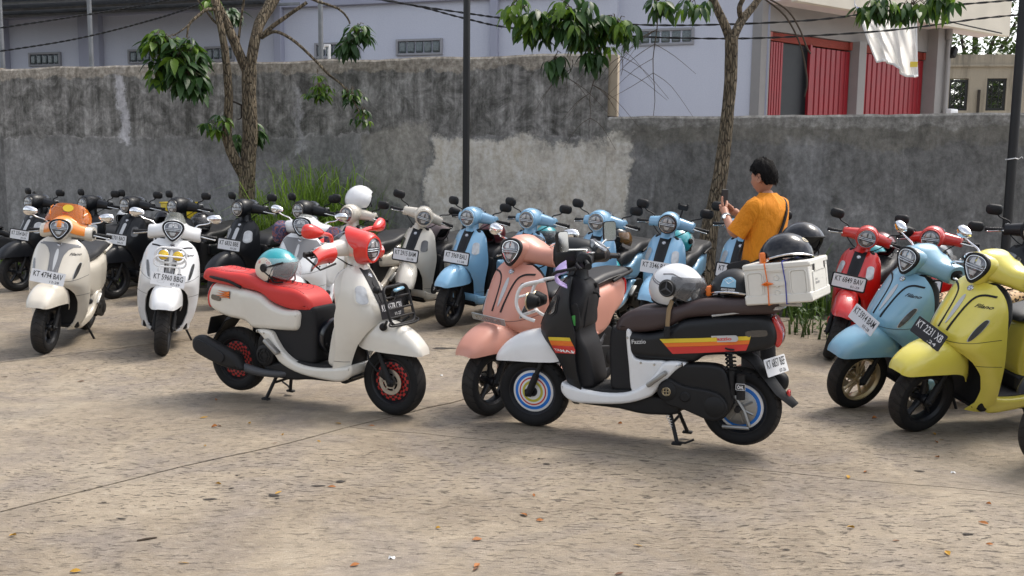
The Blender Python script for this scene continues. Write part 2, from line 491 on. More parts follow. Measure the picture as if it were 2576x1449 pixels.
def fender_mesh(mb, st, n=14, e=.62, th=.006):
    """stations (x, z_top, z_low, half width)"""
    q = crom(st, 4 * (len(st) - 1)); G = []
    for x, zt, zl, w in q:
        row = []
        for k in range(n + 1):
            a = math.pi * k / n; c, s_ = math.cos(a), math.sin(a)
            row.append((x, math.copysign(abs(c) ** e, c) * w, zl + (zt - zl) * s_ ** .75))
        G.append(row)
    mb.grid(G, th, flip=True)

def wheel_meshes(style):
    out = {}
    t = MB()
    prof = [(.152, .040), (.160, .050), (.178, .0555), (.196, .0545), (.212, .047), (.2225, .033), (.2285, .014), (.2295, 0)]
    prof = [(r, h) for r, h in prof] + [(r, -h) for r, h in prof[-2::-1]]
    t.lathe(prof, 56)
    out['tyre'] = t.mesh('tyre', 60)
    w = MB()
    w.lathe([(.136, .030), (.150, .045), (.158, .045), (.158, .040), (.146, .036), (.138, .022), (.134, .0), (.138, -.022), (.146, -.036), (.158, -.040), (.158, -.045), (.150, -.045), (.136, -.030), (.128, 0), (.136, .030)], 48)
    w.lathe([(.002, .05), (.026, .05), (.032, .042), (.032, -.042), (.026, -.05), (.002, -.05)], 20)
    def spoke(a, r0, r1, w0, w1, d):
        c, s_ = math.cos(a), math.sin(a); rings = []
        for r, ww, dd in ((r0, w0, d), ((r0 + r1) / 2, (w0 + w1) / 2 * .8, d * .8), (r1, w1, d * .8)):
            rings.append([(c * r - s_ * q * ww, h * dd, s_ * r + c * q * ww) for q, h in ((1, .6), (.5, 1), (-.5, 1), (-1, .6), (-1, -.6), (-.5, -1), (.5, -1), (1, -.6))])
        w.loft(rings)
    if style == 'five':
        for k in range(5): spoke(R(90 + 72 * k), .024, .14, .017, .013, .022)
    elif style == 'gold':
        for k in range(5):
            for d in (-13, 13): spoke(R(90 + 72 * k) + R(d * .9), .03, .138, .008, .0065, .016)
    out['wheel'] = w.mesh('wheel', 40)
    b = MB()
    if style in ('five', 'gold', 'checker'):
        rd_ = .085 if style == 'checker' else .105; b.lathe([(.058, .002), (rd_, .002), (rd_, -.002), (.058, -.002), (.058, .002)], 40)
        b.lathe([(.02, .003), (.045, .003), (.045, -.003), (.02, -.003)], 24)
        for k in range(6):
            a = R(60 * k); b.box((math.cos(a) * .054, 0, math.sin(a) * .054), (.03, .004, .012), .001, Matrix.Rotation(-a, 3, 'Y'))
        out['brake_disc'] = b.mesh('brake_disc')
    c = MB()
    if style == 'rings':
        bands = [(.02, 0), (.052, 0), (.052, 3), (.068, 3), (.068, 0), (.080, 0), (.080, 2), (.089, 2), (.089, 0), (.098, 0), (.098, 1), (.118, 1), (.118, 0), (.132, 0)]
        for s_ in (1, -1):
            c = MB(); pr = [(r, s_ * (.040 - .06 * (r - .02) ** 2 * 20)) for r, _ in bands]
            ml = [bands[j][1] if bands[j][1] == bands[j + 1][1] else bands[j + 1][1] for j in range(len(bands) - 1)]
            c.lathe(pr, 48, mif=lambda i, j: ml[j])
            out['wheel_cover%d' % s_] = c.mesh('wheel_cover', 30)
    if style == 'checker':
        for s_ in (1, -1):
            c = MB(); pr = [(.03, s_ * .026), (.066, s_ * .028), (.082, s_ * .030), (.098, s_ * .031), (.113, s_ * .031), (.128, s_ * .028), (.134, s_ * .026)]
            c.lathe(pr, 32, mif=lambda i, j: (i + j) % 2 if 1 <= j <= 4 else 1)
            out['wheel_cover%d' % s_] = c.mesh('wheel_cover', 30)
    return out
WHEELS = {}

PLATES = {}
def plate_meshes(number, date, w=.275, h=.11):
    p = MB(); slab2d(p, rrect(w, h, .008), -.0015, .0015)
    f = MB(); 
    G = [(q[0], q[1], 0) for q in rrect(w + .014, h + .014, .012)]
    f.tube(G, .006, 6, closed=True); slab2d(f, rrect(w + .016, h + .016, .012), -.006, -.002)
    t = MB()
    add_text(t, number, .046, Matrix.Translation((0, .017, .0026)), w=w * .86, bold=.008)
    if date: add_text(t, date, .020, Matrix.Translation((w * .22, -.033, .0026)), w=.075, bold=.006)
    if (w, h) not in PLATES: PLATES[(w, h)] = (p.mesh('license_plate', 30), f.mesh('plate_frame', 40))
    return (*PLATES[(w, h)], t.mesh('lettering', 0))

# ------------------------------------------------ prototypes: lists of part dicts
class Proto:
    def __init__(s): s.parts = []
    def add(s, name, mb, mat_, parent=None, steer=False, loc=(0, 0, 0), smooth=38, fix=True, pid=None):
        me = mb
        if isinstance(mb, MB):
            me = mb.mesh(name, smooth)
            if fix: fix_normals(me)
        s.parts.append(dict(name=name, me=me, mat=mat_, parent=parent, steer=steer, loc=Vector(loc), pid=pid or name))
        return pid or name

def wheel_parts(pr, side, style_key, x, steer):
    pid = side + '_wheel'
    pr.add(pid, None, ('wheel', 'black_paint'), steer=steer, loc=(x, 0, WR), pid=pid)
    pr.parts[-1]['wheel'] = style_key

def dome_lens(mb, outline, depth, mi=0, K=5):
    o = np.asarray(outline, float); rings = []
    for k in range(K):
        a = k / (K - 1) * math.pi / 2 * .96; sc = math.cos(a)
        rings.append([(p[0] * sc, p[1] * sc, depth * math.sin(a)) for p in o])
    return mb.loft(rings, True, mi)

def common_low(pr, arch_w=.13):
    """fork, engine, muffler, shock, stands, rear fender shared by both kinds"""
    for sy in (1, -1):
        f = MB(); f.tube([(.655, sy * .075, .225), (.60, sy * .075, .345)], .022, 10); f.tube([(.60, sy * .075, .345), (.525, sy * .072, .52)], .0155, 10)
        f.box((.655, sy * .075, .228), (.05, .02, .05), .008)
        f.sphere((.658, sy * .092, .2295), .013, 8, 6, 0)
        pr.add('fork_leg', f, ('plain', 'black_plastic'), steer=True, pid='fork_leg%d' % sy)
    c = MB(); c.box((.60, -.062, .275), (.075, .03, .055), .012, Matrix.Rotation(.5, 3, 'Y')); c.tube([(.56, -.075, .29), (.50, -.09, .36), (.44, -.06, .5)], .006, 6)
    pr.add('brake_caliper', c, ('plain', 'black_plastic'), steer=True)
    lin = MB(); lin.inflate([(.47, .60), (.42, .61), (.33, .50), (.28, .30), (.29, .20), (.352, .20), (.352, .30), (.352, .42), (.37, .50), (.42, .57)], arch_w, .02, 36)
    pr.add('wheel_arch_liner', lin, ('plain', 'black_plastic'))
    inn = MB(); inn.inflate([(.40, .60), (.52, .64), (.50, .68), (.40, .68)], .06, .02, 24); pr.add('fork_bracket', inn, ('plain', 'black_plastic'))
    e = MB()
    e.inflate([(-.22, .36), (-.25, .46), (-.37, .485), (-.55, .48), (-.60, .40), (-.62, .27), (-.56, .175), (-.46, .19), (-.28, .25)], .05, .02, 40, y0=.115)
    pr.add('transmission_case', e, ('plain', 'engine_black'))
    e2 = MB(); e2.inflate([(-.20, .34), (-.26, .395), (-.35, .36), (-.48, .345), (-.56, .32), (-.60, .25), (-.56, .185), (-.49, .175), (-.36, .22), (-.25, .25)], .018, .012, 44, y0=.17)
    pr.add('belt_cover', e2, ('plain', 'black_plastic'), parent='transmission_case')
    for i, (x, z, r) in enumerate(((-.255, .325, .055), (-.525, .255, .058), (-.36, .30, .03))):
        e3 = MB(); e3.lathe([(.002, .198), (r * .75, .198), (r, .190), (r, .18)], 24, c=(x, 0, z)); pr.add('round_cap', e3, ('plain', 'black_plastic'), parent='transmission_case', pid='round_cap%d' % i)
    b = MB(); b.inflate([(.10, .20), (-.10, .17), (-.32, .19), (-.42, .26), (-.40, .44), (-.18, .44), (-.12, .30)], .075, .02, 32); b.box((-.10, -.02, .25), (.3, .16, .1), .02)
    ax_ = MB(); ax_.tube([(-.64, .12, .2295), (-.64, -.12, .2295)], .018, 8); pr.add('axle', ax_, ('plain', 'engine_black'))
    pr.add('engine', b, ('plain', 'engine_black'))
    fan = MB(); fan.lathe([(.002, -.155), (.06, -.155), (.072, -.148), (.076, -.13), (.076, -.07)], 24, c=(-.30, 0, .315))
    for k in range(5):
        a = R(72 * k); fan.tube([(-.30 + .02 * math.cos(a), -.158, .315 + .02 * math.sin(a)), (-.30 + .055 * math.cos(a), -.158, .315 + .055 * math.sin(a))], .004, 5)
    for rr in (.03, .05): fan.tube([(-.30 + rr * math.cos(R(18 * i)), -.158, .315 + rr * math.sin(R(18 * i))) for i in range(20)], .0035, 5, closed=True)
    pr.add('fan_cover', fan, ('plain', 'black_plastic'), parent='engine')
    mf = MB(); mf.inflate([(-.88, .335), (-.87, .385), (-.81, .41), (-.70, .38), (-.52, .315), (-.45, .25), (-.44, .205), (-.50, .20), (-.63, .215), (-.80, .265), (-.86, .295)], .045, .035, 44, y0=-.185)
    pr.add('muffler', mf, ('plain', 'black_plastic'))
    hs = MB(); hs.inflate([(-.84, .335), (-.82, .375), (-.78, .38), (-.60, .315), (-.58, .27), (-.61, .245), (-.66, .25), (-.82, .305)], .006, .004, 32, y0=-.232, sides=(1, -1))
    pr.add('heat_shield', hs, ('plain', 'dark_plastic'), parent='muffler')
    pp = MB(); pp.tube([(-.46, -.17, .22), (-.38, -.165, .205), (-.28, -.15, .195), (-.15, -.12, .20), (-.06, -.05, .24)], [.03, .03, .026, .024, .02], 10, smooth=16)
    pr.add('exhaust_pipe', pp, ('plain', 'grey_plastic'), parent='muffler')
    s = MB(); h = []
    a0, a1 = Vector((-.60, .135, .60)), Vector((-.62, .135, .34)); ax = (a1 - a0)
    for i in range(64):
        q = i / 63; p = a0 + ax * (.05 + .5 * q); an = q * 2 * math.pi * 6
        h.append((p.x + .027 * math.cos(an), p.y + .027 * math.sin(an), p.z))
    s.tube(h, .0055, 5); s.tube([a0, a0 + ax * .6], .012, 8); s.tube([a0 + ax * .55, a1], .020, 10); s.tube([a0 + ax * .93, a1 + Vector((0, 0, -.02))], .024, 10)
    pr.add('shock_absorber', s, ('plain', 'black_plastic'))
    cs = MB()
    for sy in (1, -1):
        cs.tube([(-.24, sy * .07, .20), (-.30, sy * .13, .015)], .012, 8); cs.box((-.30, sy * .135, .010), (.06, .035, .016), .005)
    cs.tube([(-.24, .09, .20), (-.24, -.09, .20)], .013, 8); cs.tube([(-.265, .09, .12), (-.262, -.09, .12)], .009, 6)
    cs.tube([(-.30, .14, .02), (-.36, .18, .03), (-.41, .18, .055)], .007, 6)
    cu = MB(); cu.xf(Matrix.Translation((-.24, 0, .20)) @ Matrix.Rotation(R(75), 4, 'Y') @ Matrix.Translation((.24, 0, -.20)))
    cu.v = [tuple(cu.m @ Vector(p)) for p in cs.v]; cu.f = list(cs.f); cu.mi = list(cs.mi)
    pr.add('center_stand', cs, ('plain', 'black_plastic'), pid='center_stand_down'); pr.add('center_stand', cu, ('plain', 'black_plastic'), pid='center_stand_up')
    ss = MB(); ss.tube([(-.02, .13, .22), (-.05, .235, .03)], .010, 8); ss.tube([(-.05, .235, .03), (-.10, .28, .008), (-.14, .27, .008), (-.13, .22, .008), (-.06, .225, .012)], .006, 6)
    pr.add('side_stand', ss, ('plain', 'black_plastic'))
    rf = MB()
    G = []
    for x, z, w in ((-.58, .56, .075), (-.70, .50, .078), (-.78, .40, .075), (-.84, .32, .066), (-.90, .27, .05), (-.925, .245, .025)):
        G.append([(x - .03 * (1 - (k / 4 - 1) ** 2), w * (k / 4 - 1), z + .02 * (1 - (k / 4 - 1) ** 2)) for k in range(9)])
    rf.grid(G, .006); pr.add('rear_fender', rf, ('plain', 'black_plastic'))
    rr = MB(); rr.box((-.905, 0, .315), (.02, .045, .05), .006); pr.add('rear_reflector', rr, ('plain', 'tail_red'), parent='rear_fender')
    for sy in (1, -1):
        fp = MB(); fp.box((-.20, sy * .20, .395), (.14, .05, .028), .01, Matrix.Rotation(R(38), 3, 'Y')); pr.add('footpeg', fp, ('peg', 'alloy'), pid='footpeg%d' % sy)

def bars(pr, gx, gz, y0, y1, lever='lever', drop=.015):
    for sy in (1, -1):
        cb_ = MB(); cb_.tube([(gx + .03, sy * (y0 - .03), gz - .02), (gx + .075, sy * (y0 - .07), gz - .055), (gx + .10, sy * .09, gz - .085), (gx + .12, sy * .05, gz - .10)], .0045, 6, smooth=10); pr.add('brake_cable', cb_, ('plain', 'black_plastic'), steer=True, pid='brake_cable%d' % sy)
        g = MB(); g.tube([(gx, sy * y0, gz), (gx - .055, sy * (y1 - .012), gz - drop)], .0165, 12); g.tube([(gx - .055, sy * (y1 - .012), gz - drop), (gx - .06, sy * y1, gz - drop)], .019, 12)
        for k in range(5):
            q = .25 + .13 * k; g.lathe([(.0168, -.006), (.0185, 0), (.0168, .006)], 12, c=(gx - .055 * q, sy * (y0 + (y1 - y0) * q), gz - drop * q))
        pr.add('handle_grip', g, ('grip', 'black_plastic'), steer=True, pid='handle_grip%d' % sy)
        l = MB(); l.tube([(gx + .035, sy * (y0 - .02), gz - .005), (gx + .045, sy * (y0 + .02), gz - .01), (gx + .02, sy * (y0 + .07), gz - .02), (gx - .012, sy * (y1 - .012), gz - .03)], [.009, .008, .006, .006], 7, smooth=12)
        l.sphere((gx - .012, sy * (y1 - .012), gz - .03), .008, 8, 6)
        pr.add('brake_lever', l, (lever, 'steel'), steer=True, pid='brake_lever%d' % sy)

def mirror_part(pr, kind, base, tip, size, mat_pod, mat_stalk, tilt=0):
    for sy in (1, -1):
        b = Vector((base[0], sy * base[1], base[2])); t = Vector((tip[0], sy * tip[1], tip[2]))
        m = MB(); w, h = size
        if kind == 'rrect': o = rrect(w, h, h * .42, 6)
        elif kind == 'rect': o = rrect(w, h, .015, 4)
        else: o = np.array([(w / 2 * math.cos(a) * (1 + .12 * math.cos(a) * sy), h / 2 * math.sin(a) * (1 - .15 * math.cos(a) * sy)) for a in [2 * math.pi * i / 24 for i in range(24)]])
        rot = frame_m(t, (-1, -sy * .18, .12)); m.xf(rot)
        K = 5; rings = []
        for k in range(K + 1):
            a = k / K * math.pi / 2 * .97; sc = math.cos(a) ** .8; rings.append([(p[0] * sc, p[1] * sc, -.032 * math.sin(a)) for p in o])
        m.loft(rings[::-1] + [[(p[0], p[1], .006) for p in o]], True); m.xf(None)
        pr.add('mirror', m, (mat_pod, 'black_plastic'), steer=True, pid='mirror%d' % sy)
        g = MB(); g.xf(rot); slab2d(g, o * .93, .006, .0075); g.xf(None)
        pr.add('mirror_glass', g, ('plain', 'chrome'), parent='mirror%d' % sy, steer=True, pid='mirror_glass%d' % sy)
        s = MB(); mid = (b + t) / 2 + Vector((0, sy * .02, .0))
        s.tube([b, b + (mid - b) * .35 + Vector((0, -sy * .012, .01)), mid, t + Vector((.02, -sy * size[0] * .2, -size[1] * .25))], .0062, 7, smooth=10)
        pr.add('mirror_stalk', s, (mat_stalk, 'black_plastic'), parent='mirror%d' % sy, steer=True, pid='mirror_stalk%d' % sy)

FZ = Shield([(.965, .385, .34, .115), (.93, .42, .335, .15), (.88, .455, .335, .175), (.80, .505, .335, .19), (.72, .55, .315, .198), (.64, .585, .295, .198), (.57, .575, .295, .192), (.48, .505, .30, .184), (.40, .455, .295, .176), (.32, .42, .275, .172), (.26, .40, .26, .168), (.22, .385, .26, .155)],
            [(.97, 0), (.63, 0), (.615, .06), (.59, .095), (.55, .112), (.46, .122), (.34, .115), (.22, .10)])
FL = Shield([(.99, .405, .385, .12), (.955, .44, .37, .178), (.90, .475, .36, .212), (.84, .51, .355, .232), (.76, .555, .35, .245), (.68, .60, .34, .252), (.61, .615, .33, .256), (.53, .535, .32, .258), (.45, .46, .315, .255), (.37, .43, .305, .246), (.29, .415, .285, .228), (.22, .42, .295, .198), (.175, .42, .31, .15)],
            [(.99, 0), (.605, 0), (.59, .09), (.565, .135), (.52, .165), (.44, .182), (.34, .178), (.24, .15), (.175, .10)], 2.4, 1.5)

def emblem(pr, S, z, r=.017):
    m = MB(); p, n = S.fn(0, z); m.xf(frame_m(Vector(p) + Vector(n) * .004, n))
    m.lathe([(.0001, .004), (r, .004), (r * 1.1, 0)], 20, 'z'); m.xf(None)
    pr.add('emblem', m, ('plain', 'chrome'), parent='front_shield')
    k = MB(); k.xf(frame_m(Vector(p) + Vector(n) * .0085, n))
    for i in range(3):
        a = R(90 + 120 * i); k.tube([(math.cos(a) * r * .15, math.sin(a) * r * .15, 0), (math.cos(a) * r * .8, math.sin(a) * r * .8, 0)], .0022, 4)
    k.tube([(math.cos(R(30 * i)) * r * .86, math.sin(R(30 * i)) * r * .86, 0) for i in range(12)], .0016, 4, closed=True)
    pr.add('emblem_mark', k, ('plain', 'ink_grey'), parent='front_shield')

def seam(pr, S, pts):
    for sy in (1, -1):
        m = MB(); m.tube([tuple(np.add(*[k * f for k, f in zip(S.fn(sy * y, z), (1, .0004))])) for y, z in crom(pts, 16)], .0016, 5)
        pr.add('panel_gap', m, ('plain', 'ink'), parent='front_shield', pid='panel_gap%s%d' % (pts[0][1], sy))
def logo(pr, S, text, y, z, w, h, ang, mat_='ink', shear=.35, off=.0016, bold=.015):
    t = MB(); co, F = text_mesh(text, h, w, .8, bold, shear); V = []
    for a, b, _ in co:
        yy = y - (-a * math.cos(ang) + b * math.sin(ang)) * 1; zz = z + (a * math.sin(ang) + b * math.cos(ang))
        p, n = S.fn(yy, zz); V.append(p + n * off)
    t.add(V, F); pr.add('logo', t, ('logo', mat_), parent='front_shield', smooth=0, fix=False)

def headlight_parts(pr, outline, m, depth, bez, tilt_name=''):
    o = np.asarray(outline, float)
    b = MB(); b.xf(m); kb = 1.24 if bez == 'black_plastic' else 1.14; b.loft([[(p[0] * 1.0, p[1] * 1.0, 0) for p in o], [(p[0] * 1.05, p[1] * 1.05, .010) for p in o], [(p[0] * (kb - .03), p[1] * (kb - .03), .008) for p in o], [(p[0] * kb, p[1] * kb, -.006) for p in o], [(p[0] * kb, p[1] * kb, -.05) for p in o]], False)
    pr.add('headlight', b, ('bezel', bez), steer=True)
    g = MB(); g.xf(m); g.tube([(p[0] * .97, p[1] * .97, .005) for p in o], .0030, 6, closed=True)
    pr.add('light_ring', g, ('plain', 'chrome'), parent='headlight', steer=True)
    l = MB(); l.xf(m); dome_lens(l, o * .97, depth); pr.add('lens', l, ('plain', 'lens_dark'), parent='headlight', steer=True)
    hw = np.abs(o[:, 0]).max() * .9
    for dy in (.006, -.007):
        c = MB(); c.xf(m); rg = []
        for i in range(11):
            u = (i / 5 - 1) * hw; w_ = depth * math.sqrt(max(0, 1 - (u / (hw * 1.12)) ** 2)) + .003
            rg.append((u, dy, w_))
        c.tube(rg, .0035, 5); pr.add('light_bar', c, ('plain', 'lens_bright'), parent='headlight', steer=True, pid='light_bar%d' % (dy > 0))
    q = MB(); q.xf(m); r0 = np.abs(o[:, 1]).max()
    for sx in (1, -1):
        pts = [(sx * hw * .10, r0 * .22), (sx * hw * .62, r0 * .22), (sx * hw * .48, r0 * .58), (sx * hw * .10, r0 * .72)]
        if sx < 0: pts = pts[::-1]
        q = MB(); q.xf(m); q.patch(pts, lambda a, b_: (np.array([a, b_, depth * math.sqrt(max(0, 1 - (a / hw / 1.1) ** 2 - (b_ / r0 / 1.1) ** 2))]), np.array([0, 0, 1.])), .002, .02)
        pr.add('reflector', q, ('plain', 'signal_lens'), parent='headlight', steer=True, pid='reflector%d' % sx)
    q = MB(); q.xf(m); q.patch([(-hw * .42, -r0 * .28), (-hw * .22, -r0 * .62), (hw * .22, -r0 * .62), (hw * .42, -r0 * .28)], lambda a, b_: (np.array([a, b_, depth * math.sqrt(max(0, 1 - (a / hw / 1.1) ** 2 - (b_ / r0 / 1.1) ** 2))]), np.array([0, 0, 1.])), .002, .02)
    pr.add('reflector', q, ('plain', 'signal_lens'), parent='headlight', steer=True)

def capsule(cy, cz, w, h, ang, sy=1, n=7):
    o = []
    for s0 in (1, -1):
        for i in range(n + 1):
            a = R(180 * i / n) if s0 > 0 else R(180 + 180 * i / n)
            o.append((w / 2 * math.cos(a), s0 * (h - w) / 2 + w / 2 * math.sin(a)))
    c, s_ = math.cos(ang), math.sin(ang)
    return [(sy * (cy + p[0] * c - p[1] * s_), cz + p[0] * s_ + p[1] * c) for p in o]

def build_fazzio():
    pr = Proto()
    wheel_parts(pr, 'front', 'f', .64, True); wheel_parts(pr, 'rear', 'r', -.64, False)
    common_low(pr, .125)
    s = MB(); FZ.mesh(s); pr.add('front_shield', s, ('body', 'cream_paint'))
    cs = MB(); cs.patch([(-.052, .955), (-.05, .80), (-.042, .655), (.042, .655), (.05, .80), (.052, .955)], FZ.fn, .005, .03, th=.008); pr.add('center_strip', cs, ('strip', 'dark_plastic'), parent='front_shield')
    sl_ = MB(); sl_.patch(capsule(0, .775, .042, .20, 0), FZ.fn, .008, .03); pr.add('strip_inlay', sl_, ('inlay', 'dark_plastic'), parent='front_shield')
    emblem(pr, FZ, .905)
    seam(pr, FZ, [(.125, .345), (.15, .345), (.1735, .348)])
    for sy in (1, -1):
        r_ = MB(); r_.patch(capsule(.122, .79, .066, .135, R(8), sy), FZ.fn, .004, .03, th=.007); pr.add('turn_signal', r_, ('tsrim', 'silver_paint'), parent='front_shield', pid='turn_signal%d' % sy)
        t_ = MB(); t_.patch(capsule(.122, .79, .05, .117, R(8), sy), FZ.fn, .008, .03); pr.add('turn_signal_lens', t_, ('tslens', 'signal_lens'), parent='front_shield', pid='turn_signal_lens%d' % sy)
    inn = MB(); inn.inflate([(.375, .965), (.30, .95), (.245, .89), (.255, .80), (.275, .70), (.28, .62), (.245, .54), (.215, .42), (.205, .31), (.30, .29), (.33, .40), (.345, .55), (.36, .70), (.375, .85)], lambda x, z: np.interp(z, [.3, .5, .65, .8, .93], [.135, .15, .168, .165, .115]), .03, 56)
    pr.add('leg_shield', inn, ('inner', 'dark_plastic'))
    gb = MB(); gb.inflate([(.262, .85), (.245, .84), (.262, .72), (.275, .66), (.29, .67), (.28, .84)], .09, .01, 24); pr.add('glovebox', gb, ('inner', 'black_plastic'), parent='leg_shield')
    kn = MB(); kn.tube([(.245, 0, .86), (.215, 0, .855), (.205, 0, .83)], .008, 6); pr.add('bag_hook', kn, ('plain', 'black_plastic'), parent='leg_shield'); kn = MB(); kn.lathe([(.001, .232), (.016, .232), (.018, .25)], 14, 'x', c=(0, -.05, .90)); pr.add('ignition_lock', kn, ('plain', 'black_plastic'), parent='leg_shield')
    fl = MB(); fl.inflate([(.40, .325), (.345, .31), (.14, .285), (-.02, .30), (-.13, .36), (-.19, .43), (-.24, .49), (-.36, .49), (-.30, .44), (-.20, .33), (-.14, .275), (.02, .225), (.28, .21), (.36, .225), (.405, .27)], lambda x, z: .178 - .02 * max(0, x - .28) / .14 - .02 * max(0, -.2 - x), .022, 64)
    pr.add('footboard', fl, ('skirt', 'cream_paint'))
    fm = MB(); fm.inflate([(.30, .298), (.14, .296), (-.05, .305), (-.05, .285), (.14, .275), (.30, .28)], .155, .006, 24); pr.add('floor_mat', fm, ('mat', 'floor_mat'), parent='footboard')
    bl = MB(); bl.inflate([(.40, .25), (.30, .20), (.05, .185), (-.10, .165), (-.30, .18), (-.30, .25), (-.12, .28), (.10, .25)], .135, .02, 36); pr.add('belly_pan', bl, ('plain', 'black_plastic'))
    ub = MB(); ub.inflate([(-.06, .66), (.05, .675), (.095, .665), (.11, .55), (.105, .40), (.09, .295), (-.06, .29), (-.16, .34), (-.26, .44), (-.32, .50), (-.20, .56)], .132, .03, 48); pr.add('underseat_panel', ub, ('under', 'dark_plastic'))
    st_ = MB(); st_.inflate([(.085, .61), (.10, .60), (.105, .52), (.09, .51)], .02, .005, 16, y0=-.0); st_.box((.108, 0, .56), (.012, .022, .05), .004); pr.add('seat_lock', st_, ('plain', 'black_plastic'), parent='underseat_panel')
    def chw(x, z): return float(np.interp(x, [-.86, -.7, -.45, -.2, 0], [.085, .135, .165, .168, .158])) - .9 * max(0, z - .66) ** 2
    cw = MB(); cw.inflate([(-.02, .645), (-.14, .645), (-.25, .675), (-.33, .725), (-.42, .745), (-.60, .765), (-.76, .77), (-.82, .74), (-.85, .66), (-.83, .595), (-.74, .565), (-.62, .545), (-.47, .535), (-.40, .495), (-.28, .50), (-.10, .505), (-.03, .52), (-.01, .58)], chw, .035, 72, step=.03)
    pr.add('rear_cowl', cw, ('body', 'cream_paint'))
    pr.cowl_hw = chw
    for sy in (1, -1):
        lv = MB(); o = [(-.79, .655), (-.80, .675), (-.785, .69), (-.70, .685), (-.685, .67), (-.70, .652)]
        lv.patch([(a, b) for a, b in crom(o, 18, True)], lambda a, b: (np.array([a, sy * chw(a, b), b]), np.array([0, sy, 0.])), .004, .03, flip=sy > 0)
        pr.add('rear_turn_signal', lv, ('plain', 'smoke_lens'), parent='rear_cowl', pid='rear_turn_signal%d' % sy)
    tl = MB(); tl.inflate([(-.815, .75), (-.845, .74), (-.875, .67), (-.865, .60), (-.835, .60)], .07, .015, 24); pr.add('tail_light', tl, ('plain', 'tail_red'), parent='rear_cowl')
    def shw(x, z): return float(np.interp(x, [-.88, -.7, -.4, -.1, .06], [.12, .142, .15, .146, .13]))
    se = MB(); se.inflate([(.065, .65), (.06, .70), (.02, .75), (-.06, .785), (-.18, .795), (-.30, .81), (-.42, .85), (-.52, .862), (-.66, .862), (-.78, .875), (-.84, .865), (-.865, .83), (-.85, .785), (-.70, .772), (-.45, .755), (-.34, .735), (-.25, .685), (-.14, .655), (-.03, .645)], lambda x, z: shw(x, z) + .008, .04, 76, step=.05, K=6)
    pr.add('seat', se, ('seat', 'black_leather'))
    gr = MB()
    for sy in (1, -1): gr.tube([(-.50, sy * .150, .765), (-.60, sy * .158, .80), (-.74, sy * .15, .815), (-.86, sy * .08, .82)], .011, 8, smooth=10)
    gr.tube([(-.86, .08, .82), (-.875, 0, .82), (-.86, -.08, .82)], .011, 8, smooth=8); pr.add('grab_rail', gr, ('grab', 'black_plastic'))
    fd = MB(); fender_mesh(fd, [(.878, .43, .427, .034), (.866, .462, .425, .055), (.848, .49, .425, .070), (.80, .54, .428, .082), (.72, .59, .43, .092), (.63, .617, .43, .097), (.54, .628, .432, .098), (.47, .622, .436, .094), (.42, .60, .45, .086)])
    pr.add('front_fender', fd, ('fender', 'cream_paint'), steer=True)
    h = MB(); X, Y, Z = (1, 0, 0), (0, 1, 0), (0, 0, 1)
    h.loft([sellipse(c, a, b, 1, 24, Y, Z) for c, a, b in (((.455, 0, 1.083), .088, .090), ((.44, 0, 1.087), .096, .098), ((.39, 0, 1.095), .098, .100), ((.33, 0, 1.10), .092, .092), ((.27, 0, 1.105), .078, .074), ((.21, 0, 1.10), .06, .055), ((.165, 0, 1.095), .03, .03))])
    h.loft([sellipse(c, a, b, .8, 18, X, Z) for c, a, b in (((.235, -.212, 1.068), .040, .038), ((.24, -.205, 1.069), .048, .046), ((.25, -.15, 1.076), .05, .048), ((.275, -.09, 1.085), .06, .055), ((.30, 0, 1.09), .07, .065), ((.275, .09, 1.085), .06, .055), ((.25, .15, 1.076), .05, .048), ((.24, .205, 1.069), .048, .046), ((.235, .212, 1.068), .040, .038))])
    h.loft([sellipse(c, a, b, .9, 20, X, Y) for c, a, b in (((.335, 0, 1.07), .06, .06), ((.335, 0, 1.01), .055, .058), ((.34, 0, .965), .062, .068), ((.345, 0, .945), .07, .08))])
    pr.add('handlebar_cover', h, ('bar', 'cream_paint'), steer=True)
    dp = MB(); dp.xf(frame_m((.205, 0, 1.145), (-.62, 0, .8))); dp.lathe([(.0001, .012), (.045, .012), (.056, .008), (.062, 0), (.06, -.03)], 24, 'z'); pr.add('dashboard', dp, ('plain', 'lens_dark'), parent='handlebar_cover', steer=True)
    o = [(.074 * math.cos(2 * math.pi * k / 32), .076 * math.sin(2 * math.pi * k / 32)) for k in range(32)]
    headlight_parts(pr, o, frame_m((.462, 0, 1.080), (1, 0, -.06)), .018, 'body')
    bars(pr, .235, 1.066, .20, .335)
    mirror_part(pr, 'rrect', (.25, .165, 1.11), (.245, .30, 1.215), (.125, .085), 'mirror', 'stalk')
    for sy in (1, -1):
        sw = MB(); sw.box((.205, sy * .17, 1.115), (.03, .05, .008), .003); pr.add('bar_badge', sw, ('plain', 'silver_paint'), parent='handlebar_cover', steer=True, pid='bar_badge%d' % sy)
    return pr

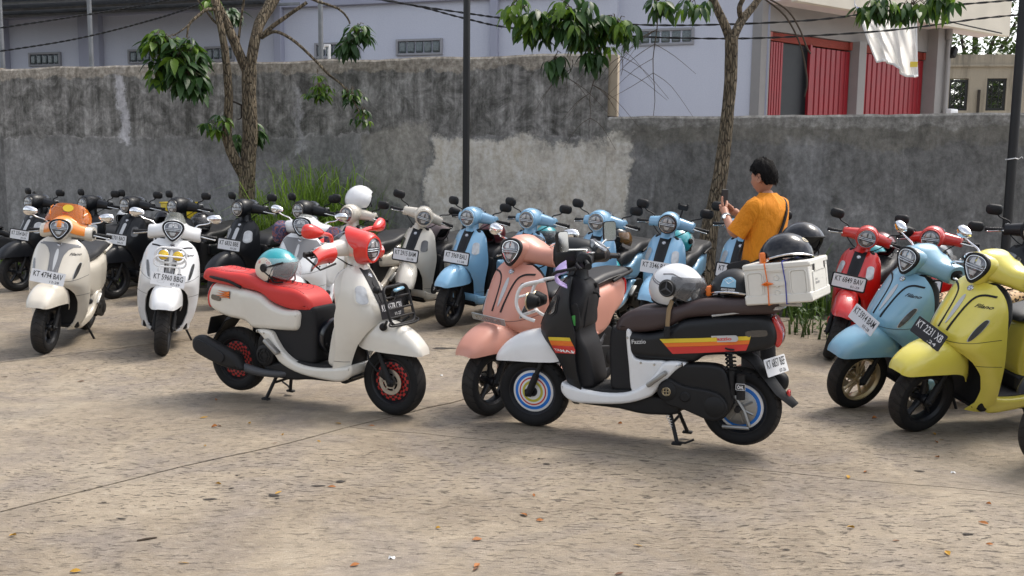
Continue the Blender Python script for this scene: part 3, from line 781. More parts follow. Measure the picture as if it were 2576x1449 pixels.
def build_filano():
    pr = Proto()
    wheel_parts(pr, 'front', 'f', .64, True); wheel_parts(pr, 'rear', 'r', -.64, False)
    common_low(pr, .186)
    S = FL
    s = MB(); S.mesh(s, 38, 14); pr.add('front_shield', s, ('body', 'cream_paint'))
    vy = [(.0, .012), (.12, .016), (.30, .034), (.42, .07), (.46, .12)]
    def vcurve(sy, off, w):
        a = [(.018, .685), (.022, .765), (.034, .855), (.058, .915), (.105, .945), (.165, .950)]
        a = crom(a, 20); L_ = []; Rr = []
        for i, p in enumerate(a):
            t = a[min(i + 1, len(a) - 1)] - a[max(i - 1, 0)]; t /= np.linalg.norm(t); n = np.array([t[1], -t[0]])
            L_.append(p + n * (off + w / 2)); Rr.append(p + n * (off - w / 2))
        return [(sy * q[0], q[1]) for q in L_ + Rr[::-1]]
    for sy in (1, -1):
        v = MB(); v.patch(vcurve(sy, .018, .011), S.fn, .004, .03, th=.006); pr.add('shield_groove', v, ('groove', 'black_plastic'), parent='front_shield', pid='shield_groove%d' % sy)
    p1 = MB(); p1.patch([(-.02, .66), (-.03, .74), (-.045, .83), (-.07, .895), (-.10, .93), (.10, .93), (.07, .895), (.045, .83), (.03, .74), (.02, .66)], S.fn, .0025, .03, th=.005); pr.add('center_strip', p1, ('strip', 'cream_paint'), parent='front_shield')
    sp = MB(); sp.patch(crom([(0, .715), (-.011, .77), (-.015, .83), (-.010, .885), (0, .90), (.010, .885), (.015, .83), (.011, .77)], 24, True), S.fn, .006, .03, th=.005); pr.add('strip_inlay', sp, ('plain', 'silver_paint'), parent='front_shield')
    emblem(pr, S, .938, .019)
    seam(pr, S, [(.172, .50), (.20, .505), (.2545, .52)]); seam(pr, S, [(.02, .628), (.10, .632), (.18, .65), (.245, .69)])
    for sy in (1, -1):
        o = crom([(.155, .66), (.17, .665), (.188, .72), (.197, .785), (.19, .80), (.178, .79), (.162, .73)], 28, True)
        r_ = MB(); r_.patch([(sy * a, b) for a, b in o], S.fn, .004, .025, th=.006); pr.add('turn_signal', r_, ('tsrim', 'silver_paint'), parent='front_shield', pid='turn_signal%d' % sy)
        c_ = o.mean(0); o2 = c_ + (o - c_) * np.array([.86, .95]); t_ = MB(); t_.patch([(sy * a, b) for a, b in o2], S.fn, .0065, .025, th=.004); pr.add('turn_signal_lens', t_, ('tslens', 'smoke_lens'), parent='front_shield', pid='turn_signal_lens%d' % sy)
    logo(pr, S, 'Filano', .14, .868, .085, .022, R(6), 'ink', .45, .002, .02)
    inn = MB(); inn.inflate([(.385, .985), (.30, .97), (.255, .90), (.27, .80), (.285, .70), (.28, .60), (.25, .50), (.23, .40), (.22, .31), (.30, .29), (.32, .40), (.335, .55), (.35, .70), (.37, .85)], lambda x, z: np.interp(z, [.3, .5, .65, .8, .95], [.16, .19, .205, .20, .13]), .03, 56)
    pr.add('leg_shield', inn, ('inner', 'dark_plastic'))
    kn = MB(); kn.tube([(.255, 0, .86), (.225, 0, .855), (.215, 0, .83)], .008, 6); pr.add('bag_hook', kn, ('plain', 'black_plastic'), parent='leg_shield'); kn = MB(); kn.lathe([(.001, .242), (.016, .242), (.018, .26)], 14, 'x', c=(0, -.05, .90)); pr.add('ignition_lock', kn, ('plain', 'black_plastic'), parent='leg_shield')
    fl = MB(); fl.inflate([(.312, .32), (.30, .295), (.14, .275), (-.02, .29), (-.10, .34), (-.14, .42), (-.20, .47), (-.34, .47), (-.30, .40), (-.20, .31), (-.12, .25), (.02, .205), (.25, .18), (.30, .195), (.318, .25)], lambda x, z: .205 - .02 * max(0, x - .26) / .14 - .03 * max(0, -.2 - x), .025, 64)
    pr.add('footboard', fl, ('skirt', 'cream_paint'))
    fm = MB(); fm.inflate([(.29, .290), (.14, .286), (-.06, .296), (-.06, .28), (.14, .268), (.29, .275)], .165, .006, 24); pr.add('floor_mat', fm, ('mat', 'grey_mat'), parent='footboard')
    bl = MB(); bl.inflate([(.38, .22), (.28, .175), (.05, .17), (-.10, .16), (-.30, .18), (-.30, .25), (-.12, .26), (.10, .24)], .14, .02, 36); pr.add('belly_pan', bl, ('plain', 'black_plastic'))
    ub = MB(); ub.inflate([(.02, .70), (.075, .70), (.085, .60), (.08, .48), (.06, .40), (.03, .29), (-.08, .285), (-.16, .34), (-.26, .44), (-.30, .60)], .14, .03, 40); pr.add('underseat_panel', ub, ('body', 'cream_paint'))
    lb = MB(); lb.inflate([(.075, .40), (.085, .36), (.06, .30), (-.06, .29), (-.12, .33), (-.05, .39)], .15, .02, 26); pr.add('lower_trim', lb, ('plain', 'dark_plastic'))
    def chw(x, z): return float(np.interp(x, [-.9, -.75, -.5, -.25, -.02, .08], [.07, .13, .188, .196, .165, .14])) - .16 * max(0, z - .66)
    cw = MB(); cw.inflate([(.07, .71), (-.02, .735), (-.2, .75), (-.42, .775), (-.66, .81), (-.82, .82), (-.885, .78), (-.88, .70), (-.80, .63), (-.68, .575), (-.58, .54), (-.50, .475), (-.40, .43), (-.25, .42), (-.12, .43), (-.02, .47), (.05, .56)], chw, .055, 70, step=.05)
    pr.add('rear_cowl', cw, ('body', 'cream_paint')); pr.cowl_hw = chw
    lc = MB(); lc.inflate([(-.10, .40), (-.22, .37), (-.38, .385), (-.46, .44), (-.42, .34), (-.30, .28), (-.18, .29), (-.11, .34)], .178, .02, 36); pr.add('lower_trim', lc, ('plain', 'grey_plastic'), pid='lower_trim2')
    tl = MB(); tl.inflate([(-.865, .80), (-.895, .78), (-.905, .71), (-.885, .67), (-.86, .69)], .062, .012, 24); pr.add('tail_light', tl, ('plain', 'tail_red'), parent='rear_cowl')
    def shw(x, z): return float(np.interp(x, [-.88, -.7, -.4, -.1, .1], [.10, .13, .145, .135, .10]))
    se = MB(); se.inflate([(.105, .735), (.095, .775), (.02, .80), (-.12, .815), (-.28, .825), (-.40, .85), (-.52, .872), (-.70, .885), (-.83, .89), (-.885, .865), (-.88, .825), (-.66, .805), (-.42, .77), (-.2, .745), (0, .73)], shw, .045, 68, step=.05, K=6)
    pr.add('seat', se, ('seat', 'black_leather'))
    gr = MB()
    for sy in (1, -1): gr.tube([(-.58, sy * .14, .81), (-.70, sy * .15, .845), (-.84, sy * .13, .865), (-.93, sy * .06, .87)], .012, 8, smooth=10)
    gr.tube([(-.93, .06, .87), (-.94, 0, .87), (-.93, -.06, .87)], .012, 8, smooth=8); pr.add('grab_rail', gr, ('grab', 'body'))
    fd = MB(); fender_mesh(fd, [(.893, .43, .427, .045), (.882, .465, .425, .066), (.862, .497, .425, .084), (.81, .545, .432, .104), (.73, .59, .438, .118), (.64, .612, .438, .126), (.55, .61, .435, .128), (.49, .59, .42, .124), (.455, .565, .395, .116), (.43, .53, .365, .105)], 16, .6)
    pr.add('front_fender', fd, ('fender', 'cream_paint'), steer=True)
    h = MB(); X, Y, Z = (1, 0, 0), (0, 1, 0), (0, 0, 1)
    sec = [(.232, .222, 1.036, .070, .060), (.238, .205, 1.037, .082, .066), (.255, .16, 1.042, .088, .064), (.28, .115, 1.053, .105, .068), (.305, .07, 1.075, .125, .084), (.32, .035, 1.085, .140, .093), (.325, 0, 1.088, .145, .096)]
    rings = [sellipse((a, -y, c), d, e, .85, 24, X, Z) for a, y, c, d, e in sec] + [sellipse((a, y, c), d, e, .85, 24, X, Z) for a, y, c, d, e in sec[-2::-1]]
    h.loft(rings); h.loft([sellipse(c, a, b, .9, 20, X, Y) for c, a, b in (((.33, 0, 1.05), .075, .085), ((.335, 0, .99), .07, .08), ((.34, 0, .96), .075, .085))])
    nz_ = frame_m((.458, 0, 1.076), (1, 0, .16))
    o = 1.13 * crom([(0, -.073), (.030, -.052), (.058, -.012), (.066, .022), (.052, .048), (.022, .060), (0, .062), (-.022, .060), (-.052, .048), (-.066, .022), (-.058, -.012), (-.030, -.052)], 36, True)
    h.xf(nz_); h.loft([[(p[0] * k, p[1] * k, d) for p in o] for k, d in ((1.2, -.004), (1.27, -.012), (1.32, -.05), (1.28, -.14))]); h.xf(None)
    pr.add('handlebar_cover', h, ('bar', 'cream_paint'), steer=True)
    for sy in (1, -1):
        rc = MB(); rc.loft([sellipse((.238, sy * .2225, 1.036), .05, .036, .8, 18, X, Z), sellipse((.238, sy * .2245, 1.036), .046, .032, .8, 18, X, Z)]); pr.add('bar_end_socket', rc, ('plain', 'black_plastic'), parent='handlebar_cover', steer=True, pid='bar_end_socket%d' % sy)
        bd = MB(); bd.box((.24, sy * .165, 1.106), (.022, .045, .006), .002, Matrix.Rotation(sy * R(14), 3, 'X')); pr.add('bar_badge', bd, ('plain', 'silver_paint'), parent='handlebar_cover', steer=True, pid='bar_badge%d' % sy)
    dp = MB(); dp.xf(frame_m((.225, 0, 1.145), (-.55, 0, .85))); slab2d(dp, rrect(.17, .09, .04, 6), -.02, .008); pr.add('dashboard', dp, ('plain', 'lens_dark'), parent='handlebar_cover', steer=True)
    headlight_parts(pr, o, nz_, .016, 'black_plastic')
    bars(pr, .225, 1.034, .222, .355)
    mirror_part(pr, 'oval', (.26, .17, 1.10), (.25, .335, 1.195), (.135, .082), 'mirror', 'stalk')
    return pr

FAZZIO, FILANO = build_fazzio(), build_filano()
AX_P = Vector((.37, 0, .93)); AX_D = Vector((-.38, 0, .925)).normalized()

def make_scooter(kind, label, group, contact=None, yaw=0, lean=0, steer=0, lift=0.0, mats=None, stand='side', scale=1.0, rim='five', rimmat='black_paint', tyre='tyre_rubber', plate=None, skip=(), loc=None, cover_mats=None, detail=2):
    """contact = ground point under the front wheel"""
    pr = FAZZIO if kind == 'f' else FILANO
    mats = mats or {}
    yw = R(yaw); pitch = math.asin(lift / 1.28) if lift else 0
    cx, cy = contact[0], contact[1]
    e = empty('motor_scooter', (cx - .64 * math.cos(yw), cy - .64 * math.sin(yw), .64 * math.sin(pitch)), (-R(lean), pitch, yw))
    tag(e, label, 'scooter', group)
    if scale != 1: e.scale = (scale,) * 3; e.location = (cx - .64 * scale * math.cos(yw), cy - .64 * scale * math.sin(yw), 0)
    SM = Matrix.Translation(AX_P) @ Matrix.Rotation(R(steer), 4, AX_D) @ Matrix.Translation(-AX_P)
    objs = {}
    def m_of(key, default):
        if key in mats: return mats[key]
        if key in ('bar', 'fender', 'skirt', 'under') and key not in mats and key != 'under': return mats.get('body', default)
        if default == 'body': return mats.get('body', 'cream_paint')
        if key == 'strip' and kind == 'l': return mats.get('body', default)
        return default
    for p in pr.parts:
        nm, pid = p['name'], p['pid']
        if nm in skip or pid in skip: continue
        if pid == 'center_stand_down' and stand != 'center' or pid == 'center_stand_up' and stand == 'center': continue
        if nm == 'side_stand' and stand == 'center': continue
        if p['parent'] and p['parent'] not in objs: continue
        B = (SM if p['steer'] else Matrix()) @ Matrix.Translation(p['loc'])
        if 'wheel' in p:
            if rim not in WHEELS: WHEELS[rim] = wheel_meshes(rim)
            W = WHEELS[rim]
            o = link(nm, W['wheel'], rimmat, e, mtx=B); objs[pid] = o
            link('tyre', W['tyre'], tyre, o)
            if 'brake_disc' in W:
                link('brake_disc', W['brake_disc'], 'disc_steel', o, loc=(0, (-.05 if p['wheel'] == 'f' else .0), 0))
            for wk in W:
                if wk.startswith('wheel_cover'): link('wheel_cover', W[wk], cover_mats, o)
            continue
        mt = m_of(p['mat'][0], p['mat'][1])
        if p['parent']:
            o = link(nm, p['me'], mt, objs[p['parent']])
        else: o = link(nm, p['me'], mt, e, mtx=B)
        objs[pid] = o
    if plate:
        num, date, style, pos, tilt = plate[:5]
        a, f, t = plate_meshes(num, date)
        S = FZ if kind == 'f' else FL
        pm = frame_m((pos[0], pos[1], pos[2]), (math.cos(tilt), 0, math.sin(tilt)))
        if len(plate) > 5: pm = pm @ Matrix.Rotation(R(plate[5]), 4, 'Z')
        o = link('license_plate', a, 'plate_black' if style == 'black' else 'plate_white', e, mtx=pm)
        if style == 'framed': link('plate_frame', f, 'black_plastic', o)
        link('lettering', t, 'ink_white' if style == 'black' else 'ink', o)
        objs['license_plate'] = o
    objs['root'] = e; objs['SM'] = SM
    return objs
# ================================================================== ground and walls
def tex_mat(name, build):
    m = bpy.data.materials.new(name); MATS[name] = m
    t, b = nodes_of(m); build(t, b, t.links.new); return m
def ramp(t, src, stops, interp='LINEAR'):
    r = t.nodes.new('ShaderNodeValToRGB'); r.color_ramp.interpolation = interp
    els = r.color_ramp.elements
    while len(els) < len(stops): els.new(.5)
    for e, (p, c) in zip(els, stops):
        e.position = p; e.color = (*c, 1) if hasattr(c, '__len__') else (c, c, c, 1)
    t.links.new(src, r.inputs[0]); return r.outputs[0]
def mapped(t, scale=(1, 1, 1), rot=(0, 0, 0), loc=(0, 0, 0), coord='Object'):
    tc = t.nodes.new('ShaderNodeTexCoord'); mp = t.nodes.new('ShaderNodeMapping')
    mp.inputs['Scale'].default_value = scale; mp.inputs['Rotation'].default_value = rot; mp.inputs['Location'].default_value = loc
    t.links.new(tc.outputs[coord], mp.inputs[0]); return mp.outputs[0]
def nz(t, vec, scale, detail=6, rough=.55, dist=0.0):
    n = t.nodes.new('ShaderNodeTexNoise'); n.inputs['Scale'].default_value = scale; n.inputs['Detail'].default_value = detail
    n.inputs['Roughness'].default_value = rough; n.inputs['Distortion'].default_value = dist
    if vec is not None: t.links.new(vec, n.inputs['Vector'])
    return n.outputs['Fac']
def mixc(t, fac, a, b, mode='MIX'):
    m = t.nodes.new('ShaderNodeMix'); m.data_type = 'RGBA'; m.blend_type = mode
    for i, v in ((0, fac), (6, a), (7, b)):
        if hasattr(v, 'is_linked') or hasattr(v, 'links'): t.links.new(v, m.inputs[i])
        elif i == 0: m.inputs[0].default_value = v
        else: m.inputs[i].default_value = (*v, 1) if hasattr(v, '__len__') else (v, v, v, 1)
    return m.outputs[2]
def mth(t, op, a, b=None, clamp=False):
    m = t.nodes.new('ShaderNodeMath'); m.operation = op; m.use_clamp = clamp
    for i, v in ((0, a), (1, b)):
        if v is None: continue
        if hasattr(v, 'links'): t.links.new(v, m.inputs[i])
        else: m.inputs[i].default_value = v
    return m.outputs[0]
def bump(t, b, h, strength=.5, dist=.01):
    n = t.nodes.new('ShaderNodeBump'); n.inputs['Strength'].default_value = strength; n.inputs['Distance'].default_value = dist
    t.links.new(h, n.inputs['Height']); t.links.new(n.outputs[0], b.inputs['Normal'])

def concrete_floor(t, b, L):
    v = mapped(t)
    base = ramp(t, nz(t, v, .55, 7, .6, .4), [(.30, (.150, .114, .078)), (.44, (.222, .178, .126)), (.58, (.292, .240, .174)), (.75, (.258, .226, .178))])
    blot = nz(t, mapped(t, loc=(7, 3, 0)), 1.7, 6, .65, .8)
    base = mixc(t, ramp(t, blot, [(.45, 0.0), (.66, .8)]), base, (.19, .16, .135))
    # strokes left by the screed: long thin dark pits, wavy
    wob = nz(t, mapped(t, loc=(3, 1, 0)), .9, 3)
    sc = t.nodes.new('ShaderNodeTexCoord'); add = t.nodes.new('ShaderNodeVectorMath'); add.operation = 'MULTIPLY_ADD'
    cb = t.nodes.new('ShaderNodeCombineXYZ'); L(wob, cb.inputs[1]); L(cb.outputs[0], add.inputs[0]); add.inputs[1].default_value = (0, .4, 0); L(sc.outputs['Object'], add.inputs[2])
    mp = t.nodes.new('ShaderNodeMapping'); mp.inputs['Rotation'].default_value = (0, 0, R(5)); mp.inputs['Scale'].default_value = (10, 40, 1); L(add.outputs[0], mp.inputs[0])
    st = nz(t, mp.outputs[0], 1.0, 5, .6)
    mp2 = t.nodes.new('ShaderNodeMapping'); mp2.inputs['Rotation'].default_value = (0, 0, R(-4)); mp2.inputs['Scale'].default_value = (19, 66, 1); L(add.outputs[0], mp2.inputs[0])
    st2 = nz(t, mp2.outputs[0], 1.0, 4, .6)
    zone = ramp(t, nz(t, mapped(t, (1, 1.6, 1), loc=(11, 5, 0)), .45, 3), [(.36, .12), (.58, 1.0)])
    pit = mth(t, 'MULTIPLY', ramp(t, st, [(.60, 0.0), (.64, 1.0)]), zone)
    pit2 = mth(t, 'MULTIPLY', ramp(t, st2, [(.60, 0.0), (.66, .9)]), zone)
    pits = mth(t, 'MAXIMUM', pit, pit2)
    light = ramp(t, st2, [(.32, .5), (.46, 0.0)])
    col = mixc(t, mth(t, 'MULTIPLY', light, .6), base, (.40, .36, .295))
    col = mixc(t, mth(t, 'MULTIPLY', pits, .8), col, (.055, .042, .033))
    spk = nz(t, mapped(t, (1, 1.8, 1)), 34, 6, .75); col = mixc(t, mth(t, 'MULTIPLY', ramp(t, spk, [(.57, 0.0), (.68, 1.0)]), .36), col, (.08, .064, .05)); col = mixc(t, mth(t, 'MULTIPLY', ramp(t, spk, [(.30, .6), (.42, 0.0)]), .8), col, (.42, .37, .30))
    med = nz(t, mapped(t, (1, 1.5, 1), loc=(5, 9, 0)), 7, 7, .72, .5); col = mixc(t, .55, col, ramp(t, med, [(.3, .30), (.7, .72)]), 'OVERLAY')
    gr = nz(t, v, 150, 3, .7); col = mixc(t, .5, col, ramp(t, gr, [(.3, .35), (.7, .75)]), 'OVERLAY')
    L(col, b.inputs['Base Color'])
    L(ramp(t, blot, [(.3, .62), (.7, .85)]), b.inputs['Roughness'])
    h = mth(t, 'ADD', mth(t, 'MULTIPLY', pits, -1.0), mth(t, 'ADD', mth(t, 'MULTIPLY', gr, .35), mth(t, 'MULTIPLY', st2, .5)))
    bump(t, b, h, .8, .013)
tex_mat('concrete', concrete_floor)
mat('soil', (.055, .045, .035), .95, var=.35, scale=3, bump=.8, bscale=30)
mat('joint_fill', (.05, .042, .036), .95, bump=.6, bscale=80)

gp = MB(); gp.add([(-120, -40, -.025), (120, -40, -.025), (120, 160, -.025), (-120, 160, -.025)], [(0, 1, 2, 3)])
ground = tag(obj('ground', gp, 'soil'), kind='structure')

def wiggle(a, b, step=.25, amp=.03, seed=0, amp2=.008):
    a, b = Vector(a), Vector(b); L_ = (b - a).length; n = max(2, int(L_ / step)); d = (b - a) / L_; q = Vector((-d.y, d.x))
    out = []
    for i in range(n + 1):
        p = a + (b - a) * (i / n); e = min(1, min(i, n - i) / 2)
        o = (noise.noise(Vector((p.x * .5 + seed * 9.1, p.y * .5, seed))) * amp * 2 + noise.noise(Vector((p.x * 4 + seed, p.y * 4, seed * 3.3))) * amp2 * 2) * e
        out.append(p + q * o)
    return out
def gpt(x, y): p = on_ground(x, y); return Vector((p.x, p.y))
# joints traced on the floor: two long joints and two cracks, each a line carried across the whole yard
def carry(p, q, x0, x1): 
    d = (q - p) / (q.x - p.x); return p + d * (x0 - p.x), p + d * (x1 - p.x)
J1 = carry(gpt(0, 914), gpt(350, 868), -14, 16)
J2 = carry(gpt(0, 1287), gpt(1175, 1002), -14, 16)
J3 = carry(gpt(1288, 1118), gpt(2313, 1226), -14, 16)
def isect(A, B):
    a, b = A; c, d = B; r = b - a; s = d - c
    t = ((c.x - a.x) * s.y - (c.y - a.y) * s.x) / (r.x * s.y - r.y * s.x); return a + r * t
X23 = isect(J2, J3)
def slab(poly, name='concrete_slab', z=0.0):
    n = len(poly); mb = MB()
    V = [(p.x, p.y, z) for p in poly] + [(p.x, p.y, -.02) for p in poly]
    vv, ff = tri_region([(p.x, p.y) for p in poly], 2.5)
    V2 = [(a, b_, z) for a, b_ in vv]; k = len(V2)
    V2 += [(p.x, p.y, -.022) for p in poly]
    F = list(ff) + [(i, (i + 1) % n, k + (i + 1) % n, k + i) for i in range(n)]
    mb.add(V2, F); return obj(name, mb, 'concrete', ground, smooth=0)
# the yard's far edge follows the boundary wall
g_ = Vector((0, .013)); h_ = Vector((0, .004))
F0, F1 = Vector((-14, 15.6)), Vector((16, 6.6))
def ordered(a, b): return (a, b) if a.x < b.x else (b, a)
X1F = isect(J1, (F0, F1)); X2F = isect(J2, (F0, F1))
far_l = wiggle(F0, X1F, .3, .05, 5, .03); far_m = wiggle(X1F, X2F, .3, .05, 6, .03); far_r = wiggle(X2F, F1, .3, .05, 8, .03)
l1 = wiggle(J1[0], X1F, .22, .05, 1, .014)
l2a = wiggle(J2[0], X23, .22, .035, 2, .012); l2b = wiggle(X23, X2F, .22, .035, 4, .012)
l3 = wiggle(X23, J3[1], .16, .05, 3, .02)
up = lambda L_, v: [p + v for p in L_]
slab(up(l1[:-1], g_) + [X1F + g_] + far_l[::-1][1:])
slab(up(l2a, g_) + up(l2b[1:-1], g_) + [X2F + g_] + far_m[::-1][1:-1] + [X1F - g_] + up(l1[::-1][1:], -g_))
slab(up(l3, h_) + far_r[::-1] + up(l2b[::-1][1:], -g_))
slab([Vector((-14, -8)), Vector((16, -8))] + up(l3[::-1], -h_) + up(l2a[::-1][1:], -g_))
# shallow chipped patches and a raised ragged repair seam
def ragged(cx, cy, rx, ry, seed, n=26):
    return [Vector((cx + rx * math.cos(a) * (1 + .45 * noise.noise(Vector((math.cos(a) * 1.7 + seed, math.sin(a) * 1.7, seed)))), cy + ry * math.sin(a) * (1 + .5 * noise.noise(Vector((math.cos(a) * 2 + seed, math.sin(a) * 2, seed + 5)))))) for a in [2 * math.pi * i / n for i in range(n)]]
pits = MB(); rnd = random.Random(4)
for (x, y, w) in ((860, 1213, 60), (800, 1224, 50), (690, 1247, 60), (700, 1255, 36), (585, 1229, 34), (530, 1257, 45), (265, 1264, 30), (600, 1197, 26), (1050, 873, 60), (1120, 877, 80), (2310, 1186, 40), (1360, 1155, 26), (1370, 1168, 40), (1490, 1168, 26), (1980, 1384, 34), (2440, 1345, 60), (1320, 1150, 20), (300, 1306, 50), (1405, 1165, 24)):
    p = gpt(x, y); sc_ = w * p.y / FOC * .36
    for k in range(3):
        o = ragged(p.x + rnd.uniform(-.5, .5) * sc_, p.y + rnd.uniform(-.3, .3) * sc_, sc_ * rnd.uniform(.35, .7), sc_ * rnd.uniform(.12, .25), rnd.random() * 50, 14)
        pits.add([(q.x, q.y, .003 + .0006 * k) for q in o], [tuple(range(14))])
tag(obj('chipped_patches', pits, 'joint_fill', ground, smooth=0), kind='stuff')

# ------------------------------------------------------------------ boundary walls
WA, WB = Vector((-8.2, 15.01)), Vector((1.23, 12.36))
wd = (WB - WA).normalized(); wn = Vector((wd.y, -wd.x))           # wn faces the camera
WC = WB + Vector((1, -.33)).normalized() * 6.5
wd2 = (WC - WB).normalized(); wn2 = Vector((wd2.y, -wd2.x))
def wall_mat(patches):
    def f(t, b, L):
        v = mapped(t)
        big = nz(t, v, .55, 5, .6, .3); mid = nz(t, mapped(t, (1, 1, .6)), 2.6, 9, .74, .8); fine = nz(t, v, 14, 6, .7)
        col = ramp(t, mid, [(.28, tuple(k * patches['lum'] for k in (.085, .084, .079))), (.45, tuple(k * patches['lum'] for k in (.155, .153, .147))), (.58, tuple(k * patches['lum'] for k in (.20, .197, .192))), (.72, tuple(k * patches['lum'] for k in (.30, .29, .28)))])
        col = mixc(t, ramp(t, big, [(.35, .6), (.65, 0.0)]), col, tuple(k * patches['lum'] for k in (.105, .103, .096)))
        sx = t.nodes.new('ShaderNodeSeparateXYZ'); L(v, sx.inputs[0]); X, Zc = sx.outputs[0], sx.outputs[2]
        # upper course darker, stained by rain from the coping
        streak = nz(t, mapped(t, (3.2, 3.2, .22)), 1.6, 6, .7)
        up = mth(t, 'ADD', Zc, mth(t, 'MULTIPLY', mth(t, 'SUBTRACT', nz(t, v, 1.6, 5, .7), .5), .5))
        if patches.get('course'):
            zc = patches['course']
            ml = ramp(t, mth(t, 'ADD', mth(t, 'MULTIPLY', mth(t, 'SUBTRACT', up, zc), 2.2), .5), [(.44, 0.0), (.53, 1.0)])
            dark = mixc(t, ramp(t, mth(t, 'ADD', mth(t, 'MULTIPLY', streak, .45), mth(t, 'MULTIPLY', nz(t, v, 3.5, 8, .75, .8), .55)), [(.42, 0.0), (.50, .4), (.59, 1.0)]), (.055, .053, .045), (.40, .385, .365))
            col = mixc(t, mth(t, 'MULTIPLY', ml, .78), col, dark)
            seam = ramp(t, mth(t, 'ADD', mth(t, 'MULTIPLY', mth(t, 'SUBTRACT', up, zc), 2.2), .5), [(.40, 0.0), (.465, .8), (.50, 0.0)])
            col = mixc(t, mth(t, 'MULTIPLY', seam, ramp(t, mid, [(.42, 0.0), (.6, 1.0)])), col, (.42, .40, .39))
        drip = mth(t, 'MULTIPLY', ramp(t, streak, [(.58, 0.0), (.72, 1.0)]), ramp(t, nz(t, v, .9, 3), [(.42, 0.0), (.62, 1.0)]))
        col = mixc(t, mth(t, 'MULTIPLY', drip, .5), col, (.42, .41, .41))
        # pale plaster patches: rectangles with ragged borders
        wob = mth(t, 'ADD', mth(t, 'MULTIPLY', mth(t, 'SUBTRACT', nz(t, v, 3.4, 9, .75), .5), .6), mth(t, 'MULTIPLY', mth(t, 'SUBTRACT', nz(t, v, .9, 2), .5), .5))
        for (x0, x1, z0, z1, c, amt) in patches['pale']:
            dx0 = mth(t, 'SUBTRACT', mth(t, 'ADD', X, wob), x0); dx1 = mth(t, 'SUBTRACT', x1, mth(t, 'ADD', X, wob))
            dz1 = mth(t, 'SUBTRACT', z1, mth(t, 'ADD', Zc, wob)); dz0 = mth(t, 'SUBTRACT', mth(t, 'ADD', Zc, wob), z0)
            d = mth(t, 'MINIMUM', mth(t, 'MINIMUM', dx0, dx1), mth(t, 'MINIMUM', dz0, dz1))
            mk = mth(t, 'MULTIPLY', ramp(t, mth(t, 'ADD', mth(t, 'MULTIPLY', d, 3.0), .5), [(.42, 0.0), (.62, 1.0)]), amt)
            tone = ramp(t, nz(t, mapped(t, loc=(4, 2, 1)), 1.8, 6, .65, .5), [(.3, tuple(k * .72 for k in c)), (.5, c), (.7, tuple(min(1, k * 1.2) for k in c))])
            col = mixc(t, mk, col, tone)
        # bare mortar of the coping course
        top = patches['top']
        cp = ramp(t, mth(t, 'ADD', mth(t, 'MULTIPLY', mth(t, 'SUBTRACT', up, top), 3.0), .5), [(.44, 0.0), (.54, 1.0)])
        col = mixc(t, mth(t, 'MULTIPLY', cp, .85), col, ramp(t, fine, [(.3, patches['cap0']), (.7, patches['cap1'])]))
        col = mixc(t, .55, col, ramp(t, fine, [(.3, .25), (.7, .76)]), 'OVERLAY'); col = mixc(t, .5, col, ramp(t, nz(t, mapped(t, (1, 1, .5), loc=(2, 5, 3)), 6.5, 8, .75, .6), [(.34, .2), (.66, .78)]), 'OVERLAY')
        L(col, b.inputs['Base Color']); b.inputs['Roughness'].default_value = .9; b.inputs['Specular IOR Level'].default_value = .25
        bump(t, b, mth(t, 'ADD', mth(t, 'MULTIPLY', mid, .8), mth(t, 'MULTIPLY', fine, .35)), .55, .03)
    return f
LW = (WB - WA).length
tex_mat('wall_plaster', wall_mat(dict(course=2.13, top=3.02, lum=1.45, cap0=(.22, .185, .145), cap1=(.46, .42, .36), pale=[(6.28, 7.25, 1.2, 2.2, (.32, .30, .265), .8), (7.30, 12.0, -.5, 2.10, (.60, .56, .49), .95), (-.5, 3.6, -1, 1.95, (.30, .295, .29), .4), (2.22, 2.40, 2.0, 3.4, (.55, .54, .56), .8), (5.25, 5.36, 1.9, 2.9, (.5, .49, .5), .6), (3.6, 5.2, -1, 1.85, (.35, .34, .35), .5)])))
tex_mat('wall_plaster_low', wall_mat(dict(top=2.24, lum=1.15, cap0=(.20, .19, .17), cap1=(.34, .33, .31), pale=[(-2, .30, -.5, 2.12, (.60, .56, .49), .95), (.0, 7, 2.0, 2.3, (.2, .185, .15), .5), (2.25, 2.75, .4, 2.1, (.34, .34, .34), .3)])))
def wall_piece(a, b, n, h, th, name, m, label, jag=.012, cat='wall', z0=-.03):
    L_ = (b - a).length; k = int(L_ / .18); mb = MB(); top = []
    G = []
    for i in range(k + 1):
        x = L_ * i / k
        top.append(h + jag * 2 * noise.noise(Vector((x * 1.3, h, 3))) + jag * noise.noise(Vector((x * 6, h, 9))))
    rings = []
    for i in range(k + 1):
        x = L_ * i / k; tz = top[i]
        rel = [.006 * noise.noise(Vector((x * 1.1, zz * 1.1, 7))) for zz in (0, 1, 2)]
        rings.append([(x, 0 + rel[0], z0), (x, rel[1], h * .35), (x, rel[2], h * .7), (x, 0, tz - .03), (x, .02, tz), (x, th - .02, tz), (x, th, tz - .03), (x, th, z0)])
    mb.loft(rings, True)
    ang = math.atan2((b - a).y, (b - a).x)
    o = obj(name, mb, m, None, (a.x, a.y, 0), smooth=30); o.rotation_euler = (0, 0, ang)
    return tag(o, label, cat)
tex_mat('wall_plaster_plain', wall_mat(dict(lum=1.0, course=2.13, top=3.02, cap0=(.22, .17, .12), cap1=(.48, .41, .32), pale=[(0, 30, -1, 1.95, (.21, .207, .205), .4)])))
wall_piece(WA - wd * 9, WA, wn, 3.2, .16, 'boundary_wall', 'wall_plaster_plain', 'grey boundary wall stretch running out of the photo on the left')
